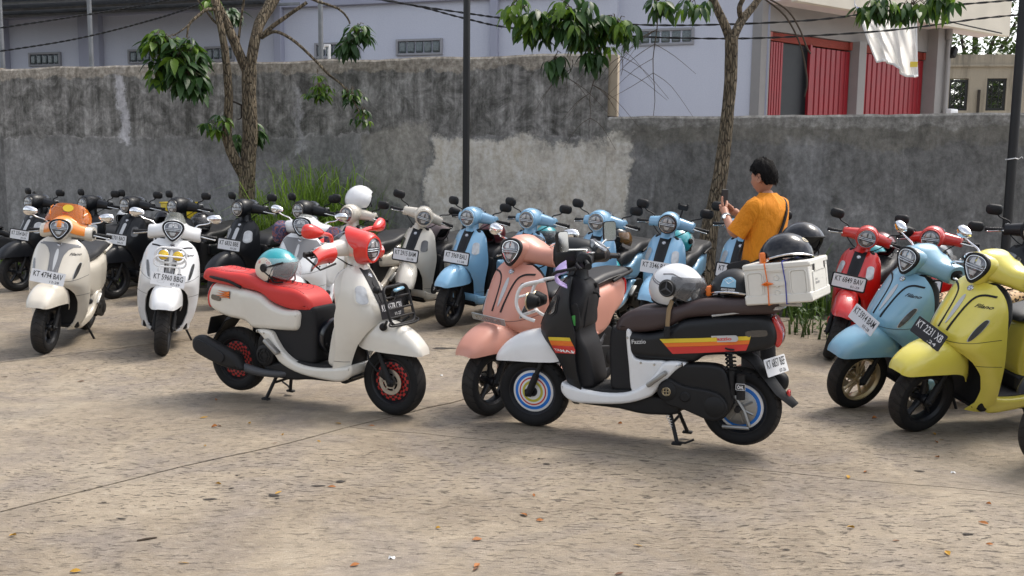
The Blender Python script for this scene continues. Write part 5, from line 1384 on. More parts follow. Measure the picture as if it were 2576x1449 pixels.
clump(t1, T1(896, 78, -.2), (.22, .22, .16), 13, S_ * .95, 'leaf_dark', 5, mix='leaf_bright', mixp=.1, seed=6, twig=tw)
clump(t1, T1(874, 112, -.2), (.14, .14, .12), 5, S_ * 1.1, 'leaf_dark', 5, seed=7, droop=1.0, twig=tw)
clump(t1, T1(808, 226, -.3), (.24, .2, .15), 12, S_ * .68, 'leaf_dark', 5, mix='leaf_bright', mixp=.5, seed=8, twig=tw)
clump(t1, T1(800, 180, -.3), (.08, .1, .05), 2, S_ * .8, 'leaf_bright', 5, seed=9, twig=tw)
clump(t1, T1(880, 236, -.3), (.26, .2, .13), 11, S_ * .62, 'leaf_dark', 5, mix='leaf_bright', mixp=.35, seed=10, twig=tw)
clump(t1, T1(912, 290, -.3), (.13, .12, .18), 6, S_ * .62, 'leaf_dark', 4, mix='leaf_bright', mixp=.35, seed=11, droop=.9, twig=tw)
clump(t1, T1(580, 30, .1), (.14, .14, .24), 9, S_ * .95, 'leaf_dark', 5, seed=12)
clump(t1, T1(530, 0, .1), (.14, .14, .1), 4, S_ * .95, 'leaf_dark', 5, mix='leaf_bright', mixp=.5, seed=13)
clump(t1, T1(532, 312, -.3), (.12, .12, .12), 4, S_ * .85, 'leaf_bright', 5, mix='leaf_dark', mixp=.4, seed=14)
clump(t1, T1(560, 295, -.3), (.12, .12, .12), 4, S_ * .8, 'leaf_bright', 5, mix='leaf_dark', mixp=.4, seed=15)
clump(t1, T1(648, 318, .1), (.10, .1, .16), 5, S_ * .95, 'leaf_dark', 5, seed=16, droop=.9)
clump(t1, T1(600, 350, .1), (.07, .1, .16), 4, S_ * 1.1, 'leaf_dark', 5, seed=17, droop=1.1)
tag(obj('twigs', tw, 'dry_twig', t1.root), kind='stuff')
t1.finish()

YR = 11.3
def T2(px, py, dy=0.0): return at_depth(px, py, YR + dy)
b0 = T2(1778, 760); b0.z = 0
t2 = Tree(b0, 'slim leaning tree with a forked top behind the man in orange')
k_ = YR / FOC
g0 = T2(1772, 700); g0 = Vector((g0.x, g0.y, -.05))
t2.limb([g0, T2(1783, 590), T2(1799, 515), T2(1818, 400), T2(1829, 300), T2(1838, 200), T2(1840, 110), T2(1840, 92)], [25 * k_, 23 * k_, 20 * k_, 17.5 * k_, 16 * k_, 15.5 * k_, 16 * k_, 14 * k_], 'trunk', n=14, sm=24)
t2.limb([T2(1840, 112), T2(1826, 70), T2(1808, 30), T2(1792, -4), T2(1775, -45)], [12 * k_, 11 * k_, 10.5 * k_, 10 * k_, 9 * k_], n=12)
t2.limb([T2(1840, 112), T2(1850, 82), T2(1868, 48, .1), T2(1892, 20, .15), T2(1912, -8, .2), T2(1935, -45, .2)], [12 * k_, 11 * k_, 11 * k_, 9 * k_, 8 * k_, 8 * k_], n=12)
t2.limb([T2(1866, 52, .1), T2(1860, 20), T2(1872, -10), T2(1880, -45)], [7 * k_, 6.5 * k_, 6 * k_, 5 * k_], n=9)
t2.limb([T2(1792, -10), T2(1700, -60, -.2), T2(1580, -70, -.4), T2(1480, -30, -.6)], [7 * k_, 6 * k_, 5 * k_, 3 * k_], n=8)
t2.limb([T2(1935, -45, .2), T2(2080, -90, -.2), T2(2240, -60, -.5)], [7 * k_, 5 * k_, 3 * k_], n=8)
tw = MB()
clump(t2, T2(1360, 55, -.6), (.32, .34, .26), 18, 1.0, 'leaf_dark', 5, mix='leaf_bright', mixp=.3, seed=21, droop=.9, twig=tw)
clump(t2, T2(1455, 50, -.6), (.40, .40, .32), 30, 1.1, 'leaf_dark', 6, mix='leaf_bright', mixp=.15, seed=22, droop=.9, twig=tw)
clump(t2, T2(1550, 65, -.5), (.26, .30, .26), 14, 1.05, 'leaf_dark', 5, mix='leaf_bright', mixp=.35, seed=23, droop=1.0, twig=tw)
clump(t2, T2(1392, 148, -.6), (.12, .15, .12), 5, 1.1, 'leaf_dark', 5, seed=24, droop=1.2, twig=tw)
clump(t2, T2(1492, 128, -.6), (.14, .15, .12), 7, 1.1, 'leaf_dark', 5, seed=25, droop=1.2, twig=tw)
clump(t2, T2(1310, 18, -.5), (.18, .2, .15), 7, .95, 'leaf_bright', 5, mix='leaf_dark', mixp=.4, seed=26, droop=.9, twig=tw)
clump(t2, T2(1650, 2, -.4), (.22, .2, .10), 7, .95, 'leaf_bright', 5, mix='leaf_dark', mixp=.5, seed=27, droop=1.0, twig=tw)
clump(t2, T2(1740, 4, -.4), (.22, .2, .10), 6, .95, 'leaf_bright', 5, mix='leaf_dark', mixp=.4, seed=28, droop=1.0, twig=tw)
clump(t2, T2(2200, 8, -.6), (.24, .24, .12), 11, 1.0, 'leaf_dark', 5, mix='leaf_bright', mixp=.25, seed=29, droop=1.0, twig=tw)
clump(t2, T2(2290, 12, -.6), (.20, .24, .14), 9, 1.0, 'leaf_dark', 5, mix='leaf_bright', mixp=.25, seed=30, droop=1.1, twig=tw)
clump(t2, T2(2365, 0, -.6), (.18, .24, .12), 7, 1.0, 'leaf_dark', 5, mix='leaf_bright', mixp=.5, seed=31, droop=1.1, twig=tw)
# dead hanging twigs and two long bare runners
rd = random.Random(5)
def dead(p0, p1, dy, n, w=1.4):
    a, b = T2(*p0, dy), T2(*p1, dy); pts = [a + (b - a) * t + Vector((.02 * math.sin(t * 9), 0, 0)) for t in np.linspace(0, 1, 9)]
    tw.tube([p - t2.base for p in pts], [w * k_ * (1 - .6 * i / 8) for i in range(9)], 4)
    for k in range(n):
        q = pts[rd.randint(1, 7)]; s_ = rd.choice((-1, 1)); l = rd.uniform(.25, .6)
        tw.tube([q - t2.base, q - t2.base + Vector((s_ * l * .45, rd.uniform(-.1, .1), -.02 - l * .25)), q - t2.base + Vector((s_ * l, rd.uniform(-.15, .15), -.15 - l * rd.uniform(.3, .8)))], [.7 * k_, .6 * k_, .35 * k_], 4, smooth=6)
dead((1652, 0), (1642, 292), -.2, 11, 1.6); dead((1578, 60), (1560, 190), -.3, 5); dead((1500, 150), (1478, 318), -.5, 7, 1.3); dead((1440, 150), (1420, 240), -.5, 4, 1.0)
for pts in (((1920, -5), (1975, 40), (2012, 110), (2028, 180), (2030, 215), (2024, 244)), ((1930, -5), (1980, 25), (2010, 70), (2030, 120), (2040, 135))):
    tw.tube([T2(*p) - t2.base for p in pts], [2.2 * k_, 2.2 * k_, 2.0 * k_, 2.2 * k_, 2.0 * k_, 1.2 * k_][:len(pts)], 6, smooth=24)
tag(obj('twigs', tw, 'dead_twig', t2.root), kind='stuff')
t2.finish()

# ------------------------------------------------------------------ grass
def tuft(mb, c, n, h, spread, rd, w=.009):
    for _ in range(n):
        a = rd.random() * 6.28; r = spread * math.sqrt(rd.random()); hh = h * rd.uniform(.45, 1.1); b = rd.random() * 6.28
        lean = rd.uniform(.1, .65) * hh; p0 = Vector((c.x + math.cos(a) * r, c.y + math.sin(a) * r, -.02)); d = Vector((math.cos(b), math.sin(b), 0)); s_ = Vector((-d.y, d.x, 0))
        pts = [p0, p0 + d * lean * .25 + Vector((0, 0, hh * .5)), p0 + d * lean * .65 + Vector((0, 0, hh * .88)), p0 + d * lean * 1.15 + Vector((0, 0, hh * (.98 if lean < .3 * hh else .8)))]
        V = []; ww = w * rd.uniform(.7, 1.5)
        for i, p in enumerate(pts): q = ww * (1, .9, .6, .08)[i]; V += [tuple(p + s_ * q), tuple(p - s_ * q)]
        mb.add(V, [(0, 1, 3, 2), (2, 3, 5, 4), (4, 5, 7, 6)])
rd = random.Random(11)
def grass_obj(cs, label=None):
    mb = MB()
    for (x, y, n, h, s_) in cs: tuft(mb, Vector((x, y, 0)), n, h, s_, rd)
    tag(obj('grass', mb, 'grass_blade', smooth=0, fix=False), label, 'grass' if label else None, kind='stuff')
c = T1(770, 640)
grass_obj([(T1(px, 640, dy).x, YT + dy, n, h, .38) for px, dy, n, h in ((640, -.2, 90, 1.0), (690, -.1, 170, 1.45), (740, 0, 190, 1.7), (790, .1, 180, 1.75), (840, 0, 180, 1.8), (885, -.1, 120, 1.4), (915, .1, 40, 1.0), (600, .1, 30, .7), (720, -.6, 90, 1.1), (800, -.7, 90, 1.1), (860, -.6, 80, 1.1), (905, -.5, 40, .85))], 'tall green grass clump at the foot of the wall right of the forked tree')
low = []
for i in range(46):
    q = i / 45; p = WA + (WB - WA) * q if i < 28 else WB + (WC - WB) * ((i - 28) / 24)
    n_ = wn if i < 28 else wn2
    for k in range(2): low.append((p.x + n_.x * rd.uniform(.1, 1.1) + rd.uniform(-.2, .2), p.y + n_.y * rd.uniform(.1, 1.1), rd.randint(6, 20), rd.uniform(.18, .5), .2))
grass_obj(low, 'short scattered grass along the foot of the boundary wall')
# broad-leaved weeds and grass beside the red scooter
mb = MB(); rw = random.Random(3)
for _ in range(240):
    p = gpt(rw.uniform(1995, 2085), rw.uniform(690, 846)); 
    z = rw.uniform(.02, .30) * (1 if p.y > 9.4 else .6); a = rw.random() * 6.28
    mb.m = Matrix.Translation((p.x, p.y, z)) @ Matrix.Rotation(a, 4, 'Z') @ Matrix.Rotation(rw.uniform(-.5, .7), 4, 'Y') @ Matrix.Scale(rw.uniform(.3, .6), 4); me = LEAVES[2]
    mb.add([v.co for v in me.vertices], [tuple(q.vertices) for q in me.polygons])
mb.m = None
for _ in range(26): p = gpt(rw.uniform(1990, 2090), rw.uniform(640, 850)); tuft(mb, Vector((p.x, p.y, 0)), 16, rw.uniform(.2, .45), .18, rw)
tag(obj('weeds', mb, 'weed_leaf', smooth=0, fix=False), 'bushy weeds growing at the yard edge between crate and red scooter', 'weeds', kind='stuff')
mb = MB()
for (px, dy, h, n) in ((2040, 0, 1.0, 14), (2060, .2, .9, 12), (1560, .5, .8, 12), (1640, .3, .7, 10), (2075, -.2, .6, 10), (1600, .4, .6, 10), (1540, .6, .5, 8)):
    p = at_depth(px, 600, 10.9 + dy); tuft(mb, Vector((p.x, p.y, 0)), n, h, .2, rw, .006)
tag(obj('grass', mb, 'grass_blade', smooth=0, fix=False), 'thin tall grass stalks beside the slim tree and the red scooter', 'grass', kind='stuff')

# ------------------------------------------------------------------ trees far behind the shop
def far_tree(x, y, h, r, seed, label, bright=False):
    rd_ = random.Random(seed); e = empty('far_tree', (x, y, 0)); tag(e, label, 'tree', 'trees beyond the beige wall')
    t_ = MB(); t_.tube([(0, 0, 0), (.1, 0, h * .35), (-.1, .1, h * .7)], [.2, .16, .1], 8)
    for k in range(5): a = rd_.random() * 6.28; t_.tube([(0, 0, h * .4), (math.cos(a) * r * .4, math.sin(a) * r * .4, h * .6), (math.cos(a) * r * .7, math.sin(a) * r * .7, h * .75)], [.1, .07, .03], 6)
    obj('trunk', t_, 'bark_dark', e)
    mb = MB(); me = LEAVES[0]; vs_ = [v.co.copy() for v in me.vertices][::1]; V4 = [vs_[1], vs_[6], vs_[8], vs_[19], vs_[10], vs_[7]]
    for _ in range(26):
        v = Vector((rd_.gauss(0, .45), rd_.gauss(0, .45), rd_.gauss(0, .38))); c = Vector((v.x * r, v.y * r, h * .66 + v.z * h * .42)); cr = r * rd_.uniform(.25, .42)
        for _ in range(95):
            u = Vector((rd_.gauss(0, 1), rd_.gauss(0, 1), rd_.gauss(0, 1))).normalized() * cr * rd_.uniform(.75, 1.1); p = c + Vector((u.x, u.y, u.z * .75))
            a = rd_.random() * 6.28; d = Vector((math.cos(a), math.sin(a), rd_.uniform(-.9, .1))).normalized(); s_ = d.cross(Vector((0, 0, 1))).normalized(); l = rd_.uniform(.2, .42)
            mb.add([p, p + d * l * .5 + s_ * l * .2, p + d * l, p + d * l * .5 - s_ * l * .2], [(0, 1, 2, 3)])
    o = obj('crown', mb, 'leaf_bright' if bright else 'far_leaf', e, smooth=0, fix=False); return e
far_tree(13.0, 33, 7.6, 3.0, 1, 'dark leafy tree behind the beige wall right of the black pole')
far_tree(17.5, 34, 8.5, 3.4, 2, 'tall leafy tree beyond the far right end of the beige wall')
far_tree(11.5, 29.5, 6.2, 2.2, 3, 'bright green tree showing under the canopy above the beige wall', True)
far_tree(14.5, 29, 6.6, 2.4, 4, 'broad leafy tree directly behind the black pole above the beige wall')
far_tree(20.5, 42, 13.5, 5.0, 5, 'highest tree filling the upper right corner')

# the wood across the yard that the mirrors and the paint reflect
mb = MB(); rt = random.Random(8)
for k in range(9):
    c0_ = Vector((-26 + 6.5 * k + rt.uniform(-1, 1), -20 + rt.uniform(-3, 3), rt.uniform(3.2, 4.5))); rr_ = rt.uniform(2.6, 4)
    mb.tube([(c0_.x, c0_.y, 0), (c0_.x, c0_.y, c0_.z)], .25, 6)
    for _ in range(420):
        u = Vector((rt.gauss(0, 1), rt.gauss(0, 1), rt.gauss(0, 1))).normalized() * rr_ * rt.uniform(.5, 1); p = c0_ + u; d = Vector((rt.uniform(-1, 1), rt.uniform(-1, 1), rt.uniform(-1, .2))).normalized() * .8; s_ = d.cross(Vector((0, 0, 1))) * .5
        mb.add([p, p + d * .5 + s_, p + d, p + d * .5 - s_], [(0, 1, 2, 3)])
tag(obj('tree_line', mb, 'far_leaf', smooth=0, fix=False), kind='stuff')

# ------------------------------------------------------------------ banner and cables
def banner_mat(t, b, L):
    v = mapped(t); b.inputs['Roughness'].default_value = .35
    sx = t.nodes.new('ShaderNodeSeparateXYZ'); L(v, sx.inputs[0])
    c = mixc(t, ramp(t, sx.outputs[0], [(.12, 1.0), (.16, 0.0)]), (.93, .92, .88), (.12, .16, .34)); L(c, b.inputs['Base Color'])
    tb = t.nodes.new('ShaderNodeBsdfTranslucent'); L(c, tb.inputs[0]); ms = t.nodes.new('ShaderNodeMixShader'); ms.inputs[0].default_value = .7
    out = [n for n in t.nodes if n.type == 'OUTPUT_MATERIAL'][0]; L(b.outputs[0], ms.inputs[1]); L(tb.outputs[0], ms.inputs[2]); L(ms.outputs[0], out.inputs[0])
tex_mat('banner_cloth', banner_mat)
YB = 12.6
c00, c10, c01, c11 = (at_depth(*p, YB) for p in ((2150, 10), (2302, 40), (2208, 155), (2310, 190)))
G = []
for i in range(25):
    u = i / 24; row = []
    for j in range(21):
        w_ = j / 20; p = c00.lerp(c10, u).lerp(c01.lerp(c11, u), w_)
        p.z += -.10 * math.sin(math.pi * u) * (1 - w_) * 1.2 + .05 * math.sin(math.pi * u * 2) * w_
        p.y += .05 * math.sin(u * 17 + w_ * 3) * (.4 + .6 * w_) + .02 * math.sin(u * 41 - w_ * 4)
        row.append(tuple(p - c00))
    G.append(row)
mb = MB(); mb.grid(G, 0); bn = obj('hanging_banner', mb, 'banner_cloth', None, tuple(c00), smooth=80); tag(bn, 'crumpled pale banner hanging under the leaves before the red doors', 'banner')
hem = MB(); hem.tube([G[i][20] for i in range(25)], .016, 6); hem.tube([G[0][j] for j in range(21)], .012, 6); hem.tube([G[24][j] for j in range(21)], .012, 6); obj('hem', hem, 'white_tube', bn)
ht = MB(); q = Vector(G[21][16]); ht.box((q.x, q.y - .035, q.z), (.10, .006, .07), .001); obj('printed_mark', ht, 'sticker_yellow', bn)
rp = MB(); rp.tube([(0, 0, 0), (-.02, 0, .5), (-.04, .1, 1.0)], .006, 5); obj('rope', rp, 'white_tube', bn)

mat('cable_black', (.012, .012, .013), .6)
def cable(pts, label, r=.0095, twist=True):
    P = crom(np.array([tuple(at_depth(x, y, Y)) for x, y, Y in pts]), 40); base = Vector(P[0]); mb = MB()
    if twist:
        for ph in (0, math.pi): mb.tube([(p[0] - base.x, p[1] - base.y + r * .8 * math.cos(i * 1.3 + ph), p[2] - base.z + r * .8 * math.sin(i * 1.3 + ph)) for i, p in enumerate(crom(P, 120))], r * .75, 5)
    else: mb.tube([tuple(Vector(p) - base) for p in P], r, 5)
    tag(obj('power_cable', mb, 'cable_black', None, tuple(base)), label, 'cable', 'overhead cables')
cable([(-80, 82, 13.6), (180, 43, 13.5), (380, 9, 13.4), (520, -25, 13.3)], 'upper black cable at the top left corner')
cable([(-80, 140, 13.6), (180, 100, 13.5), (400, 45, 13.4), (540, -4, 13.3)], 'lower black cable crossing the lavender wall at upper left')
cable([(880, -14, 12.6), (1020, 10, 12.5), (1172, 33, 12.2), (1300, 48, 12.0), (1600, 62, 11.8), (1800, 62, 11.7), (2050, 50, 11.6), (2250, 25, 11.6), (2480, 6, 11.6), (2620, -6, 11.6)], 'upper black cable passing from the middle pole to the right')
cable([(930, -8, 12.6), (1060, 18, 12.5), (1172, 47, 12.2), (1300, 72, 12.0), (1560, 90, 11.8), (1800, 97, 11.7), (2000, 92, 11.6), (2250, 75, 11.6), (2480, 45, 11.6), (2640, 32, 11.6)], 'lower black cable hanging across the right tree trunk')
cable([(2290, 22, 12.0), (2380, 52, 12.0), (2520, 84, 11.4)], 'short black cable sloping down to the right pole', .009, False)
# ================================================================== the scooters in the yard
def leo(t, b, L):
    v = mapped(t, (1, 1, 1)); vo = t.nodes.new('ShaderNodeTexVoronoi'); vo.inputs['Scale'].default_value = 42; vo.inputs['Randomness'].default_value = .9
    dv = t.nodes.new('ShaderNodeVectorMath'); dv.operation = 'MULTIPLY_ADD'; n3 = t.nodes.new('ShaderNodeTexNoise'); n3.inputs['Scale'].default_value = 40; L(v, n3.inputs['Vector']); L(n3.outputs['Color'], dv.inputs[0]); dv.inputs[1].default_value = (.02, .02, .02); L(v, dv.inputs[2]); L(dv.outputs[0], vo.inputs['Vector'])
    c = ramp(t, vo.outputs['Distance'], [(0, (.16, .07, .03)), (.20, (.16, .07, .03)), (.24, (.012, .008, .007)), (.40, (.012, .008, .007)), (.44, (.55, .36, .20)), (.8, (.62, .43, .26))])
    L(c, b.inputs['Base Color']); b.inputs['Roughness'].default_value = .8
tex_mat('leopard', leo)
G_ROW = 'scooters parked in the back row'; G_FR = 'scooters standing in front of the row'
def cpt(x, y): p = on_ground(x, y); return (p.x, p.y)
BF = dict(body='black_paint', inner='black_plastic', under='black_plastic', strip='satin_black', tslens='signal_lens', tsrim='silver_paint')
def row(px_head, hy, yaw, z=1.12):
    """front wheel contact on the row's line under the picture column of a headlight"""
    d = ray(px_head, hy); y = R(yaw)
    k = lambda f, g: f + .44 * g
    ox, oy = -.19 * math.cos(y) - .12 * math.sin(y), -.19 * math.sin(y) + .12 * math.cos(y)      # headlight seen from the contact point, leaning on the stand
    t = (9.25 + oy + .44 * ox) / (d.y + .44 * d.x)
    return (d.x * t - ox, d.y * t - oy)
PF = (.612, 0, .695); PT = .10
S = {}
def fz(key, label, px, hy, yaw, body, plate=None, steer=0, lean=6, group=G_ROW, **k):
    mats = dict(body=body, inner='black_plastic', under='black_plastic'); mats.update(k.pop('mats', {}))
    ct = k.pop('contact', None) or row(px, hy, yaw)
    if plate: plate = (plate[0], plate[1], plate[2] if len(plate) > 2 else 'framed', PF, PT)
    k.setdefault('scale', {'k': 1.075, 'c': 1.055, 'b': 1.055}.get(key[0], 1.0))
    S[key] = make_scooter('f', label, group, ct, yaw, lean, steer, mats=mats, plate=plate, **k)
blk = dict(tsrim='silver_paint', strip='satin_black', inlay='silver_paint', seat='black_leather')
blk2 = dict(blk, tsrim='satin_black', tslens='smoke_lens')
fz('k1', 'matte black scooter at the left end with a silver striped apron, plate KT 3354', 92, 508, -106, 'black_paint', ('KT 3354 BAT', '02-29'), steer=-12, mats=blk, contact=cpt(40, 732))
fz('k2', 'matte black scooter mostly hidden behind the orange-visored one', 212, 505, -106, 'black_paint', steer=-12, mats=blk)
fz('k3', 'matte black scooter with plate KT 2701 BAO standing right of the orange visor', 318, 518, -106, 'black_paint', ('KT 2701 BAO', '04-29'), steer=-12, mats=blk2)
fz('k4', 'matte black scooter hidden behind the white one with yellow lamps', 438, 515, -108, 'black_paint', ('KT 3106 BA', '08-28'), steer=-12, mats=blk2)
fz('k5', 'matte black scooter with plate KT 6832 BBE left of the silver-aproned scooter', 602, 530, -108, 'black_paint', ('KT 6832 BBE', '10-29'), steer=-12, mats=blk)
fz('k7', 'matte black scooter showing only its headlight in front of the tall grass', 755, 525, -110, 'black_paint', steer=-12, mats=blk)
fz('c8', 'cream scooter under the white half-round helmet by the tall grass', 878, 540, -116, 'cream_paint', steer=0, contact=cpt(826, 801), mats=dict(strip='satin_black', tsrim='cream_paint'))
fz('c9', 'cream scooter with 24 decal and bars turned to the right of the photo', 1047, 553, -113, 'cream_paint', ('KT 2915 BAM', '03-28'), steer=34, mats=dict(strip='satin_black', tsrim='cream_paint', tslens='smoke_lens'))
fz('b10', 'light blue scooter with plate KT 3969 BAU, first of the blue ones', 1167, 548, -117, 'blue_paint', ('KT 3969 BAU', '11-28'), contact=cpt(1127, 822), mats=dict(strip='satin_black', tsrim='blue_paint'))
fz('b11', 'light blue scooter mostly hidden behind the pink scooter', 1325, 550, -117, 'blue_paint', mats=dict(strip='satin_black', tsrim='blue_paint'))
fz('b12', 'light blue scooter behind the black-fronted scooter, brown-visored helmet on its seat', 1500, 562, -118, 'blue_paint', mats=dict(strip='satin_black', tsrim='blue_paint'))
fz('b13', 'light blue scooter with plate KT 3346 and a phone holder, teal helmet on its seat', 1675, 570, -116, 'blue_paint', ('KT 3346 BAL', '', 'plain'), steer=6, mats=dict(strip='satin_black', tsrim='blue_paint', bezel='black_plastic'))
fz('b14', 'light blue scooter half hidden by the man, plate beginning KT 27', 1868, 592, -118, 'blue_paint', ('KT 2731 BAV', '05-28'), mats=dict(strip='satin_black', tsrim='blue_paint'))
fz('r15', 'bright red scooter with plate KT 6849 BAV right of the white crate', 2180, 588, -124, 'red_paint', ('KT 6849 BAV', '01-29'), steer=14, lean=9, contact=cpt(2090, 903), mats=dict(strip='satin_black', tsrim='red_paint'))
fz('r16', 'bright red scooter behind the sky blue one at the right, plate ending BAR', 2350, 580, -120, 'red_paint', ('KT 4410 BAR', '08-28'), steer=-6, mats=dict(strip='satin_black', tsrim='red_paint'))
fz('k17', 'black scooter at the right edge behind the yellow one, only its bar showing', 2600, 610, -118, 'black_paint', mats=blk)

def fl(key, label, contact, yaw, body, plate=None, steer=0, lean=7, group=G_FR, **k):
    mats = dict(body=body); mats.update(k.pop('mats', {}))
    S[key] = make_scooter('l', label, group, cpt(*contact), yaw, lean, steer, mats=mats, plate=plate, **k)
PL = (.665, 0, .645)
fl('A', 'cream scooter with an orange fly screen and orange visor, plate KT 4794 BAV', (110, 888), -80, 'cream_paint', ('KT 4794 BAV', '12-28', 'plain', (.705, 0, .672), .2, -5), steer=-4, mats=dict(strip='grey_paint', groove='grey_paint', mirror='chrome', stalk='chrome'))
fl('B', 'white scooter with a white tube rack and two yellow fog lamps, plate KT 5960 BBG', (405, 893), -72, 'white_paint', ('KT 5960 BBG', '07-29', 'plain', (.71, 0, .665), .2, -4), steer=-3, mats=dict(strip='grey_paint', groove='black_plastic', mirror='chrome', stalk='chrome'))
fl('D', 'matte pink scooter with a steel number strip between the cream and the black one', (1228, 1043), -129, 'pink_paint', None, steer=-3, lean=2, mats=dict(grab='black_plastic', mirror='chrome', stalk='chrome'))
fl('F', 'sky blue scooter with gold wheels and leopard print seat, plate KT 5914 BAM', (2140, 1024), -163, 'sky_paint', ('KT 5914 BAM', '03-28', 'plain', (.69, 0, .655), .35, -8), steer=4, lean=13, rim='gold', rimmat='gold_metal', mats=dict(mirror='chrome', stalk='chrome', tslens='smoke_lens', seat='leopard'))
fl('G', 'yellow scooter at the right with black wheels, plate KT 2231 XB', (2300, 1083), -163, 'yellow_paint', ('KT 2231 XB', '.24', 'black', (.69, 0, .655), .35, -8), steer=4, lean=11, mats=dict(mirror='chrome', stalk='chrome'))
hS = row(735, 572, -100)
d6 = ray(730, 572); p6 = Vector((d6.x, d6.y)) * (8.95 / d6.y)
S['s6'] = make_scooter('l', 'pearl white scooter with grey apron panel and print glove bags behind the red seat', G_FR, (p6.x + .19 * math.cos(R(-96)), p6.y + .19 * math.sin(R(-96))), -96, 6, 0, mats=dict(body='white_paint', strip='grey_paint', groove='grey_paint', mirror='chrome', stalk='chrome', seat='red_leather'))
S['H'] = make_scooter('l', 'scooter cut off by the right edge, only its front tyre showing', G_FR, cpt(2634, 1172), -160, 7, 0, mats=dict(body='black_paint'))
S['C'] = make_scooter('f', 'cream scooter with red seat, red visor and checkered red wheels on its centre stand', G_FR, (-1.3504 + .64 * math.cos(-.4236), 6.1957 + .64 * math.sin(-.4236)), math.degrees(-.4236), 0, -3, .03, mats=dict(body='pearl_paint', seat='red_leather', tsrim='pearl_paint', inner='pearl_paint', under='dark_plastic', bezel='hot_red_paint', mirror='hot_red_paint', stalk='hot_red_paint', lever='black_plastic'), stand='center', rim='checker', tyre='knobby_rubber', cover_mats=['maroon_red', 'black_plastic'],
    skip=('mirror',), plate=('KU 6578 CBI', '11-27', 'black', (.612, 0, .70), .25))
S['E'] = make_scooter('f', 'black and white scooter with orange side stripes and ringed wheels on its centre stand', G_FR, (0.7423 + .64 * math.cos(2.7281), 5.4383 + .64 * math.sin(2.7281)), math.degrees(2.7281), 0, 3, .042, mats=dict(body='satin_black', skirt='white_paint', fender='white_paint', bar='satin_black', inner='dark_plastic', seat='brown_leather', under='dark_plastic', lever='black_plastic', grip='black_plastic', bezel='black_plastic', peg='alloy', tsrim='satin_black', tslens='smoke_lens'), stand='center', rim='rings', cover_mats=['white_tube', 'sticker_blue', 'sticker_red', 'ring_yellow'], skip=('mirror', 'grab_rail'))

# ------------------------------------------------ things bolted to single scooters (their parts)
def addp(key, name, mb, m, steer=False, parent=None, smooth=38, fix=True):
    s = S[key]
    return obj(name, mb, m, s[parent] if parent else s['root'], mtx=(s['SM'] if steer and not parent else None), smooth=smooth, fix=fix)
def hl_copy(mb, o, z0, z1, k0, k1, m):
    mb.xf(m); mb.loft([[(p[0] * k0, p[1] * k0, z0) for p in o], [(p[0] * k1, p[1] * k1, z1) for p in o]], False); mb.xf(None)

# A: orange visor and tinted screen
def fly_screen(key, m, h=.18, wb=.16, wt=.11, lean=.45, x0=.40, z0=1.135, r=.20, name='fly_screen'):
    mb = MB(); G = []
    for i in range(13):
        u = i / 12; w = wb + (wt - wb) * u ** 1.6; row_ = []
        for j in range(17):
            t = j / 8 - 1; y = w * math.sin(t * 1.35) / math.sin(1.35)
            zz = z0 + h * u * (1 - .35 * abs(t) ** 3 * u); row_.append((x0 - h * u * lean - .10 * (abs(t) ** 2), y, zz - .02 * abs(t) ** 2))
        G.append(row_)
    mb.grid(G, .004); return addp(key, name, mb, m, True)
vm = MB(); G = []
for i in range(10):
    a = R(-20 + 145 * i / 9); row_ = []
    for j in range(25):
        t = j / 12 - 1; y = t * .195; k = 1 - .5 * abs(t) ** 1.6
        row_.append((.33 + .166 * math.cos(a) * (1 - .33 * abs(t)) - .085 * abs(t), y, 1.078 + .113 * math.sin(a) * k - .03 * abs(t)))
    G.append(row_)
def a_visor():
    mb = MB(); X, Y, Z = (1, 0, 0), (0, 1, 0), (0, 0, 1)
    sec = [(.252, .175, 1.040, .089, .068), (.28, .13, 1.052, .104, .076), (.305, .09, 1.070, .122, .086), (.322, .045, 1.085, .142, .097), (.328, 0, 1.09, .149, .101)]
    rows = []
    for a, y, c, d, e in sec: rows.append((a, -y, c, d, e))
    for a, y, c, d, e in sec[-2::-1]: rows.append((a, y, c, d, e))
    G = []
    for a, y, c, d, e in rows:
        q = sellipse((a, y, c), d, e, .85, 48, X, Z); G.append([q[k % 48] for k in range(46, 64)])
    mb.grid(G, .004); return mb
mb = a_visor(); addp('A', 'headlight_visor', mb, 'orange_paint', True)
o_f = crom([(0, -.073), (.030, -.052), (.058, -.012), (.066, .022), (.052, .048), (.022, .060), (0, .062), (-.022, .060), (-.052, .048), (-.066, .022), (-.058, -.012), (-.030, -.052)], 36, True)
nzm = frame_m((.455, 0, 1.078), (1, 0, .18))
mb = MB(); mb.xf(nzm); G = []
for k_2, d_ in ((1.17, .002), (1.30, -.010), (1.40, -.05), (1.40, -.12)): G.append([(p[0] * k_2, p[1] * k_2, d_) for p in o_f[1:28]])
mb.grid(G, .003); addp('A', 'headlight_visor', mb, 'orange_paint', True)
fs = fly_screen('A', 'orange_screen', .155, .20, .15, .5, .36, 1.14)
t = MB(); 
mb = MB(); mb.xf(frame_m((.312, .01, 1.255), (.9, 0, .42))); mb.lathe([(.0001, .0), (.034, .0)], 20, 'z'); mb.v = [(x, y * 1.35, z * 1) for x, y, z in mb.v]; mb.xf(None); addp('A', 'sticker', mb, 'sticker_yellow', True)
mb = MB(); add_text(mb, 'MOTUL', .014, frame_m((.338, .0, 1.212), (.9, 0, .42)), bold=.02); addp('A', 'sticker_lettering', mb, 'sticker_red', True, smooth=0)
